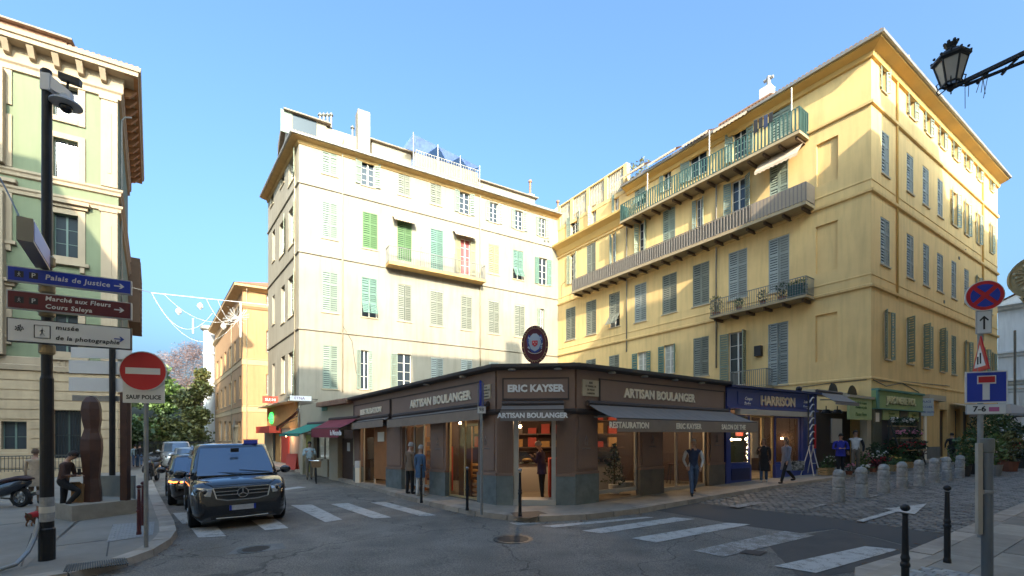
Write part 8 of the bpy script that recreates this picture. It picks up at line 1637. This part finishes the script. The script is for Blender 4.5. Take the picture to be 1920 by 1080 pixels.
# ================================================================== TREES AND PLANTS
def leaf_mat(n, c, tr=.25): return M(n, c, .55, var=.45, vscale=1.5)
leaf_mat('pine_needles', (.045, .085, .022)); leaf_mat('pine_needles_light', (.10, .16, .035)); leaf_mat('foliage_mid', (.075, .095, .03)); leaf_mat('foliage_yellow', (.15, .145, .04)); leaf_mat('bare_twig', (.20, .12, .105)); leaf_mat('foliage_olive', (.07, .085, .035)); M('bark', (.10, .07, .05), .95, var=.3, vscale=4); M('bark_dark', (.05, .035, .03), .95, var=.3)
def tree(label, base, trunk_pts, clumps, mats, leaf, n, r0, seed, twig=False, name='tree', group=None):
    """trunk_pts: list of polylines (first is the trunk); clumps: (x, y, z, rx, rz) in metres from the base"""
    rl = random.Random(seed); t = thing(name, label, 'tree', base, 0, group); m = MB()
    for i, pl in enumerate(trunk_pts): m.tube(pl, r0 * (1 if i == 0 else .5), 8, r0 * (.45 if i == 0 else .15))
    for (x, y, z, rx, rz) in clumps:   # limbs reach into the clumps
        b = Vector(trunk_pts[0][-1]); m.tube([b, b.lerp(Vector((x, y, z)), .5) + Vector((rl.uniform(-.3, .3), rl.uniform(-.3, .3), -.1)), (x, y, z)], r0 * .3, 5, r0 * .08)
    obj('trunk', m, MATS['bark'], t, world=False); m = MB(); tot = sum(rx * rx for _, _, _, rx, _ in clumps)
    for (x, y, z, rx, rz) in clumps:
        for i in range(int(n * rx * rx / tot)):
            d = Vector((rl.gauss(0, 1), rl.gauss(0, 1), rl.gauss(0, 1))).normalized(); q = rl.random() ** .33 * rl.uniform(.75, 1.12); p = Vector((x + d.x * rx * q, y + d.y * rx * q, z + d.z * rz * q)); a = Vector((rl.gauss(0, 1), rl.gauss(0, 1), rl.gauss(0, 1) * .6)).normalized(); b = a.cross(Vector((rl.gauss(0, 1), rl.gauss(0, 1), rl.gauss(0, 1)))).normalized(); s = leaf * rl.uniform(.6, 1.5)
            m.mi = 0 if (d.z * .5 + rl.random()) < .62 else 1
            if twig: m.poly([p - b * s * .05, p + a * s, p + b * s * .05])
            else: m.poly([p - b * s * .45, p + a * s * .7 - b * s * .2, p + a * s * .7 + b * s * .2, p + b * s * .45])
    obj('crown', m, [MATS[q] for q in mats], t, world=False); return t
def gp3(px, T): x = (px - CX) / F * T; return (x, T, gz(x))
T = 78.; sc = T / F
tree('umbrella pine with a broad dark green crown at the end of the left street', gp3(322, T), [[(0, 0, 0), (-.8, 0, 5), (-2.5, 0, 9.5)]], [(-2.5 - 1.0, 0, 11.6, 3.4, 2.2), (-6.0, 1, 12.8, 3.2, 2.0), (-.4, 0, 10.2, 2.5, 1.8), (-3.6, -1, 13.9, 3.2, 1.6), (-8.0, 0, 10.6, 2.8, 2.2), (-4.5, 0, 9.0, 3.2, 1.6), (-1.2, 0, 7.6, 2.2, 1.3)], ('pine_needles', 'pine_needles_light'), .50, 9000, .38, 1, name='pine_tree')
T = 92.
tree('tall reddish-brown bare tree behind the pine', gp3(352, T), [[(0, 0, 0), (.3, 0, 8), (0, 0, 13)]], [(-4.0, 0, 17.2, 3.0, 3.0), (0, 0, 18.5, 3.2, 3.6), (2.5, 1, 15.0, 2.6, 3.2), (-1.5, 0, 13.4, 3.0, 2.6), (1.6, 0, 19.6, 2.4, 2.6), (2.2, 0, 10.5, 2.2, 2.4)], ('bare_twig', 'bare_twig'), .62, 9000, .3, 2, twig=True, name='bare_tree')
T = 70.
tree('yellow-green leafy tree low at the end of the left street', gp3(368, T), [[(0, 0, 0), (.2, 0, 4), (-.6, 0, 6.5)]], [(-1.2, 0, 8.2, 2.0, 1.8), (.8, 0, 9.8, 1.7, 1.6), (-.2, 0, 6.0, 2.0, 1.4), (1.1, 0, 5.6, 1.2, 1.6), (1.0, 0, 12.0, 1.2, 1.2)], ('foliage_yellow', 'foliage_mid'), .34, 4500, .22, 3)
for i, (px, T, hgt, mats, lab) in enumerate(((262, 64, 5.6, ('foliage_yellow', 'pine_needles_light'), 'bright green shrub left of the others below the pine'), (305, 66, 5.8, ('foliage_yellow', 'foliage_mid'), 'pale green shrub in the middle below the pine'), (345, 66, 4.8, ('foliage_mid', 'foliage_yellow'), 'rounded green shrub on the right below the pine'), (232, 60, 5.2, ('foliage_mid', 'pine_needles'), 'dark green shrub beside the palace side wall'))):
    tree(lab, gp3(px, T), [[(0, 0, 0), (0, 0, 1.2), (.1, 0, 2)]], [(-1.5, 0, hgt * .45, 2.2, hgt * .4), (1.2, .3, hgt * .5, 2.3, hgt * .45), (0, -.3, hgt * .3, 2.6, hgt * .32), (-.2, 0, hgt * .75, 1.8, hgt * .25)], mats, .40, 3600, .14, 20 + i, name='shrub', group='shrubs at the end of the street')
m = MB(); rl = random.Random(9)
for i in range(6000):
    u = rl.uniform(-62, -5); T = 96 + rl.uniform(-3, 3); x = (u * 1.0) * 1.35; p = Vector((x, T, gz(x) + rl.uniform(0, 4.2 + .8 * math.sin(u * .6)))); a = Vector((rl.gauss(0, 1), rl.gauss(0, 1), rl.gauss(0, 1))).normalized(); b = a.cross(Vector((0, .3, 1))).normalized(); s = .5; m.poly([p - b * s * .5, p + a * s * .7, p + b * s * .5])
tag(obj('hedge', m, MATS['foliage_olive']), kind='stuff')
t = thing('park_fence', 'dark iron park fence across the end of the left street', 'fence', gp3(330, 58)); m = MB(); p0, p1 = Vector(gp3(225, 60)), Vector(gp3(402, 56)); m.bar(p0 + Vector((0, 0, 1.7)), p1 + Vector((0, 0, 1.7)), .07); m.bar(p0 + Vector((0, 0, .3)), p1 + Vector((0, 0, .3)), .07); obj('rail', m, MATS['iron_black'], t); mb = MB(); mb.box(-.025, -.025, 0, .025, .025, 1.95); bme = mb.mesh('bar', MATS['iron_black'])
for i in range(70): link('bar', bme, t, p0.lerp(p1, i / 69) - wloc(t))
# potted plants
M('pot_terracotta', (.24, .09, .05), .8, var=.2); M('pot_dark', (.05, .045, .04), .7); M('pot_grey', (.25, .25, .24), .8, var=.2); M('crate_wood', (.42, .28, .13), .85, var=.3, vscale=6)
M('petal_red', (.40, .02, .03), .6, rnd=.2); M('petal_pink', (.60, .22, .32), .6); M('petal_white', (.68, .66, .62), .6); M('petal_yellow', (.60, .42, .08), .6); M('leaf_maroon', (.10, .02, .03), .6, var=.3)
def potted(label, p, r, h, pot, leafm, n, petal=None, np_=0, leaf=.11, ph=None, cone=0, stem=0., name='potted_plant', group=None, square=False):
    t = thing(name, label, 'plant', p, random.uniform(0, 6), group); ph = ph or max(.14, r * .7); pr = min(r * .6, .3); m = MB(); m.lathe([(pr * .75, 0), (pr, ph), (pr * 1.05, ph), (pr * .9, ph - .02)], seg=4 if square else 12); obj('pot', m, MATS[pot], t, world=False); m = MB()
    if stem: m.tube([(0, 0, ph - .03), (.02, 0, ph + stem + .1)], .03, 6)
    else:
        for i in range(4): m.tube([(0, 0, ph - .03), (random.uniform(-.3, .3) * r, random.uniform(-.3, .3) * r, ph + h * .5)], .012, 4)
    obj('stem', m, MATS['bark'], t, world=False); m = MB(); plant_mesh(m, (0, 0, ph + stem), r, h, n, leaf, cone=cone); obj('foliage', m, MATS[leafm], t, world=False)
    if petal:
        m = MB()
        for i in range(np_): a, rr_ = random.uniform(0, 6.28), r * math.sqrt(random.random()); m.ball((rr_ * math.cos(a), rr_ * math.sin(a), ph + stem + h * random.uniform(.55, 1.05)), random.uniform(.03, .055), 5, 3, (1, 1, .6))
        tag(obj('flowers', m, MATS[petal], t, world=False), kind='stuff')
    return t
fl = [(1552, 886, .28, .5, 'pot_dark', 'leaf_mid', 'petal_white', 14, 'white flowers left of the blue-jacketed man'), (1592, 890, .22, .3, 'pot_terracotta', 'leaf_dark', 'petal_pink', 16, 'pink flowers in a low pot between the two men'), (1620, 884, .34, .55, 'pot_terracotta', 'leaf_light', 'petal_pink', 26, 'big pink flowers beside the khaki trousers'), (1624, 889, .2, .25, 'pot_grey', 'leaf_mid', 'petal_white', 14, 'small white flowers by the kerb at the garden shop'), (1637, 885, .26, .35, 'pot_terracotta', 'leaf_maroon', 'petal_red', 16, 'low red cyclamen right of the pink flowers'), (1641, 878, .36, .9, 'pot_dark', 'leaf_dark', None, 0, 'dark leafy shrub at the corner of the garden shop'), (1652, 880, .3, .6, 'pot_terracotta', 'leaf_mid', 'petal_white', 22, 'white-flowered shrub before the garden shop'), (1663, 881, .26, .4, 'pot_terracotta', 'leaf_dark', 'petal_red', 22, 'red flowers in a terracotta pot before the shop opening'), (1668, 874, .4, 1.0, 'pot_dark', 'leaf_dark', 'petal_red', 12, 'tall dark shrub with red flowers before the shop opening'), (1676, 878, .28, .35, 'pot_terracotta', 'leaf_light', 'petal_yellow', 12, 'yellow flowers in a low pot before the flower rack'), (1686, 875, .36, .65, 'pot_dark', 'leaf_mid', 'petal_red', 10, 'mixed shrub below the flower rack'), (1700, 873, .38, .7, 'pot_dark', 'leaf_dark', None, 0, 'round dark shrub below the right half of the rack'), (1712, 872, .3, .5, 'pot_terracotta', 'leaf_mid', 'petal_white', 10, 'green shrub right of the flower rack'), (1720, 869, .36, .8, 'pot_dark', 'leaf_maroon', None, 0, 'maroon-leaved shrub at the right end of the garden shop'), (1645, 868, .3, 1.3, 'pot_dark', 'leaf_maroon', 'petal_red', 26, 'tall red-flowered plant against the green pilaster')]
for px, py, r, h, pot, lm, pt_, n_, lab in fl: potted(lab, at_foot(px, py), r, h, pot, lm, int(170 * (r / .3) ** 2 * (h / .5)), pt_, n_, leaf=.12, group='potted plants of the garden shop')
# flower rack
rp = YR.P(YR.s(1700, .9), 0, .9); t = thing('flower_rack', 'tiered rack of white and pink flowers before the garden shop', 'flower rack', (rp.x, rp.y, gz(rp.x) + .12)); z0 = gz(rp.x) + .12
for k, (zz, o, pt_) in enumerate(((.75, 1.15, 'petal_red'), (1.35, .95, 'petal_pink'), (1.95, .75, 'petal_white'))):
    m = MB(); YR.box(m, YR.s(1682, .9), YR.s(1722, .9), z0 + zz, z0 + zz + .04, o - .25, o + .1); sh = obj('shelf', m, MATS['crate_wood'], t); m = MB()
    for i in range(160): a = random.uniform(YR.s(1682, .9), YR.s(1722, .9)); p = YR.P(a, z0 + zz + random.uniform(.05, .38), o + random.uniform(-.2, .15)); plant_mesh(m, p, .05, .08, 4, .11)
    obj('foliage', m, MATS['leaf_dark'], sh); m = MB()
    for i in range(70): a = random.uniform(YR.s(1682, .9), YR.s(1722, .9)); m.ball(YR.P(a, z0 + zz + random.uniform(.22, .42), o + random.uniform(-.2, .15)), random.uniform(.03, .055), 5, 3)
    tag(obj('flowers', m, MATS[pt_], sh), kind='stuff')
m = MB()
for px in (1682, 1722): a = YR.s(px, .9); m.bar(YR.P(a, z0, 1.2), YR.P(a, z0 + 2.3, .6), .05); m.bar(YR.P(a, z0, .5), YR.P(a, z0 + 2.3, .6), .05)
obj('upright', m, MATS['iron_dark'], t)
# crates on the pavement
for px, py, lab in ((1549, 891, 'wooden crate on the pavement below the barber pole stand'), (1672, 884, 'wooden crate of plants at the kerb before the rack'), (1700, 878, 'second wooden crate at the kerb right of the rack')):
    p = at_foot(px, py); t = thing('crate', lab, 'crate', p, YR.ang, 'crates at the garden shop')
    for zz in (.02, .12, .22):
        for y in (-.17, .17): m = MB(); m.box(-.3, y - .008, zz, .3, y + .008, zz + .08); obj('slat', m, MATS['crate_wood'], t, world=False)
        for x in (-.3, .3): m = MB(); m.box(x - .008, -.16, zz, x + .008, .16, zz + .08); obj('slat', m, MATS['crate_wood'], t, world=False)
    m = MB(); plant_mesh(m, (0, 0, .2), .22, .22, 70, .1); obj('foliage', m, MATS['leaf_mid'], t, world=False)
# white wire stand with curved stripes
p = at_foot(1532, 892); t = thing('display_stand', 'white folding stand with striped curved panel between the barber and the garden shop', 'stand', p, HB.ang); m = MB()
for x in (-.25, .25): m.bar((x, .0, 0), (x * .6, .25, 1.25), .03); m.bar((x, .5, 0), (x * .6, .2, 1.25), .03)
m.bar((-.2, .1, .5), (.2, .1, .5), .025); obj('legs', m, MATS['plaster_white'], t, world=False)
for i in range(7): m = MB(); z = 1.3 + i * .28; m.tube([(-.1 + .12 * math.sin(j * .4) - .0, .2, z + j * .09) if 0 else (-.16 + .05 * j, .2, z + .22 * math.sin(j * .28)) for j in range(8)], .025, 5); obj('stripe', m, MATS['plaster_white'], t, world=False)
m = MB(); m.tube([(-.18, .24, 1.2), (-.2, .24, 3.3)], .025, 6); m.tube([(.2, .24, 1.2), (.2, .24, 3.3)], .025, 6); obj('pole', m, MATS['iron_dark'], t, world=False); m = MB(); m.box(.24, .2, 1.1, .36, .24, 2.1); obj('red_banner', m, MATS['sign_red'], t, world=False)
# restaurant planters on the right
rp = [(1806, 893, .55, 1.5, 'leaf_mid', 'bushy green plant in a dark pot beside the last stone bollard', 'pot_dark'), (1822, 889, .5, 1.9, 'leaf_mid', 'taller green bush behind the sign poles', 'pot_dark'), (1862, 892, .6, 1.6, 'leaf_light', 'light green shrub in a grey pot right of the steel pole', 'pot_grey'), (1872, 876, .8, 2.6, 'leaf_mid', 'tall leafy shrub in the middle of the restaurant terrace', 'pot_terracotta'), (1893, 884, .65, 1.7, 'foliage_yellow', 'yellowish shrub in a terracotta pot on the terrace', 'pot_terracotta'), (1912, 878, .7, 2.2, 'leaf_dark', 'dark shrub at the right edge of the terrace', 'pot_dark'), (1842, 868, .8, 2.6, 'leaf_dark', 'dark bush farther along the restaurant front', 'pot_dark'), (1885, 864, .9, 2.4, 'foliage_olive', 'olive-green bush at the back of the terrace', 'pot_dark'), (1903, 872, .5, 1.2, 'petal_red', 'reddish low shrub on the terrace', 'pot_terracotta')]
for px, py, r, h, lm, lab, pot in rp: potted(lab, at_foot(px, py, .02), r * .8, h * .72, pot, lm, int(330 * r * h), None, 0, leaf=.16, ph=.45, stem=.0 if h < 2.4 else .3, group='planters of the restaurant terrace')
p = at_foot(1893, 862, .02); t = thing('parasol', 'grey-beige parasol over the restaurant terrace', 'parasol', p); m = MB(); m.lathe([(.03, 0), (.03, 3.3)], seg=8); obj('pole', m, MATS['iron_grey'], t, world=False); m = MB(); m.lathe([(1.7, 2.55), (1.68, 2.7), (.05, 3.3)], seg=8); obj('canopy', m, M('canvas_grey', (.30, .29, .28), .9), t, world=False)
p = at_foot(1903, 858, .02); t = thing('round_sign', 'small round white sign on a grey post at the far right', 'sign', (p[0], p[1], p[2])); m = MB(); m.lathe([(.06, 0), (.06, 8)], seg=8); obj('post', m, MATS['iron_grey'], t, world=False); T_ = p[1]; zc_ = CAMH + T_ * (815 - 784) / F - p[2]; m = MB(); m.ring([[(-.12 + .42 * math.cos(2 * math.pi * i / 20), o, zc_ + .42 * math.sin(2 * math.pi * i / 20)) for i in range(20)] for o in (-.12, -.08)]); o_ = obj('disc', m, MATS['sign_white'], t, world=False); text('R', o_, (p[0] - .12, p[1] - .125, p[2] + zc_), (1, 0, 0), (0, 0, 1), .6, MATS['ink'], .002)
# balcony and terrace plants, washing
for px, py, r, h, lm, lab in ((1342, 582, .42, 1.0, 'foliage_yellow', 'yellow-green bush in a pot at the left end of the short balcony'), (1385, 566, .3, .5, 'leaf_mid', 'trailing plant in the middle of the short balcony'), (1430, 554, .3, .6, 'leaf_dark', 'dark plant behind the railing of the short balcony'), (1466, 546, .35, .8, 'leaf_dark', 'dark-leaved plant at the right of the short balcony')):
    a = YL.s(px, .75); potted(lab, YL.P(a, zf3 + .002, .72), r, h, 'pot_terracotta', lm, int(300 * r * h + 60), None, 0, leaf=.13, ph=.25, group='balcony plants')
t = thing('planter_box', 'slatted green planter box at the right end of the short balcony', 'planter', YL.P(YL.s(1492, .8), zf3, .7)); a0, a1 = sorted((YL.s(1478, .8), YL.s(1509, .8))); 
for i in range(5): m = MB(); YL.box(m, a0, a1, zf3 + .05 + i * .14, zf3 + .15 + i * .14, .50, .92); obj('slat', m, MATS['balcony_green'], t)
m = MB()
for i in range(12): plant_mesh(m, YL.P(a0 + (a1 - a0) * i / 11, zf3 + .74, .7), .14, .22, 16, .1)
obj('foliage', m, MATS['leaf_mid'], t)
for i, px in enumerate((1108, 1128, 1150, 1170, 1188, 1205)):
    a = YL.s(px, -.9); potted(('sparse plant first from the left on the roof terrace', 'sparse plant second from the left on the roof terrace', 'dry shrub third from the left on the roof terrace', 'dry shrub fourth from the left on the roof terrace', 'green shrub fifth along the roof terrace', 'tall grass-like plant at the right end of the roof terrace')[i], YL.P(a, ZE + .02, -.9), .5, 1.5 + .5 * (i > 3), 'pot_terracotta', ('foliage_olive', 'bare_twig', 'bare_twig', 'foliage_olive', 'foliage_yellow', 'foliage_yellow')[i], 130, None, 0, leaf=.22, ph=.4, group='plants on the roof terrace')
t = thing('washing_line', 'dark washing hung above the green balcony rail', 'washing', YL.P(YL.s(1430, 1.1), zr, 1.1)); m = MB(); a0, a1 = sorted((YL.s(1412, 1.12), YL.s(1450, 1.12))); m.tube([YL.P(a0, zr + .45, 1.12), YL.P(a1, zr + .55, 1.12)], .012, 5); obj('line', m, MATS['iron_grey'], t)
for i in range(4): b0 = a0 + (a1 - a0) * (i + .1) / 4; b1 = a0 + (a1 - a0) * (i + .85) / 4; m = MB(); YL.box(m, b0, b1, zr - .1 - .12 * (i % 2), zr + .45 + .1 * i / 4, 1.11, 1.13); obj('garment', m, MATS['cloth_black' if i != 1 else 'cloth_navy'], t)
# ================================================================== lettering to meshes
bpy.context.view_layer.update(); dg = bpy.context.evaluated_depsgraph_get()
fonts = [o for o in bpy.data.objects if o.type == 'FONT']; new = []
for o in fonts: new.append((o, bpy.data.meshes.new_from_object(o.evaluated_get(dg))))
for o, me in new:
    nm, par, mx = o.name, o.parent, o.matrix_local.copy(); me.name = 'lettering'; cu = o.data; bpy.data.objects.remove(o); bpy.data.curves.remove(cu)
    n = bpy.data.objects.new('lettering', me); COL.objects.link(n); n.parent = par; n.matrix_local = mx
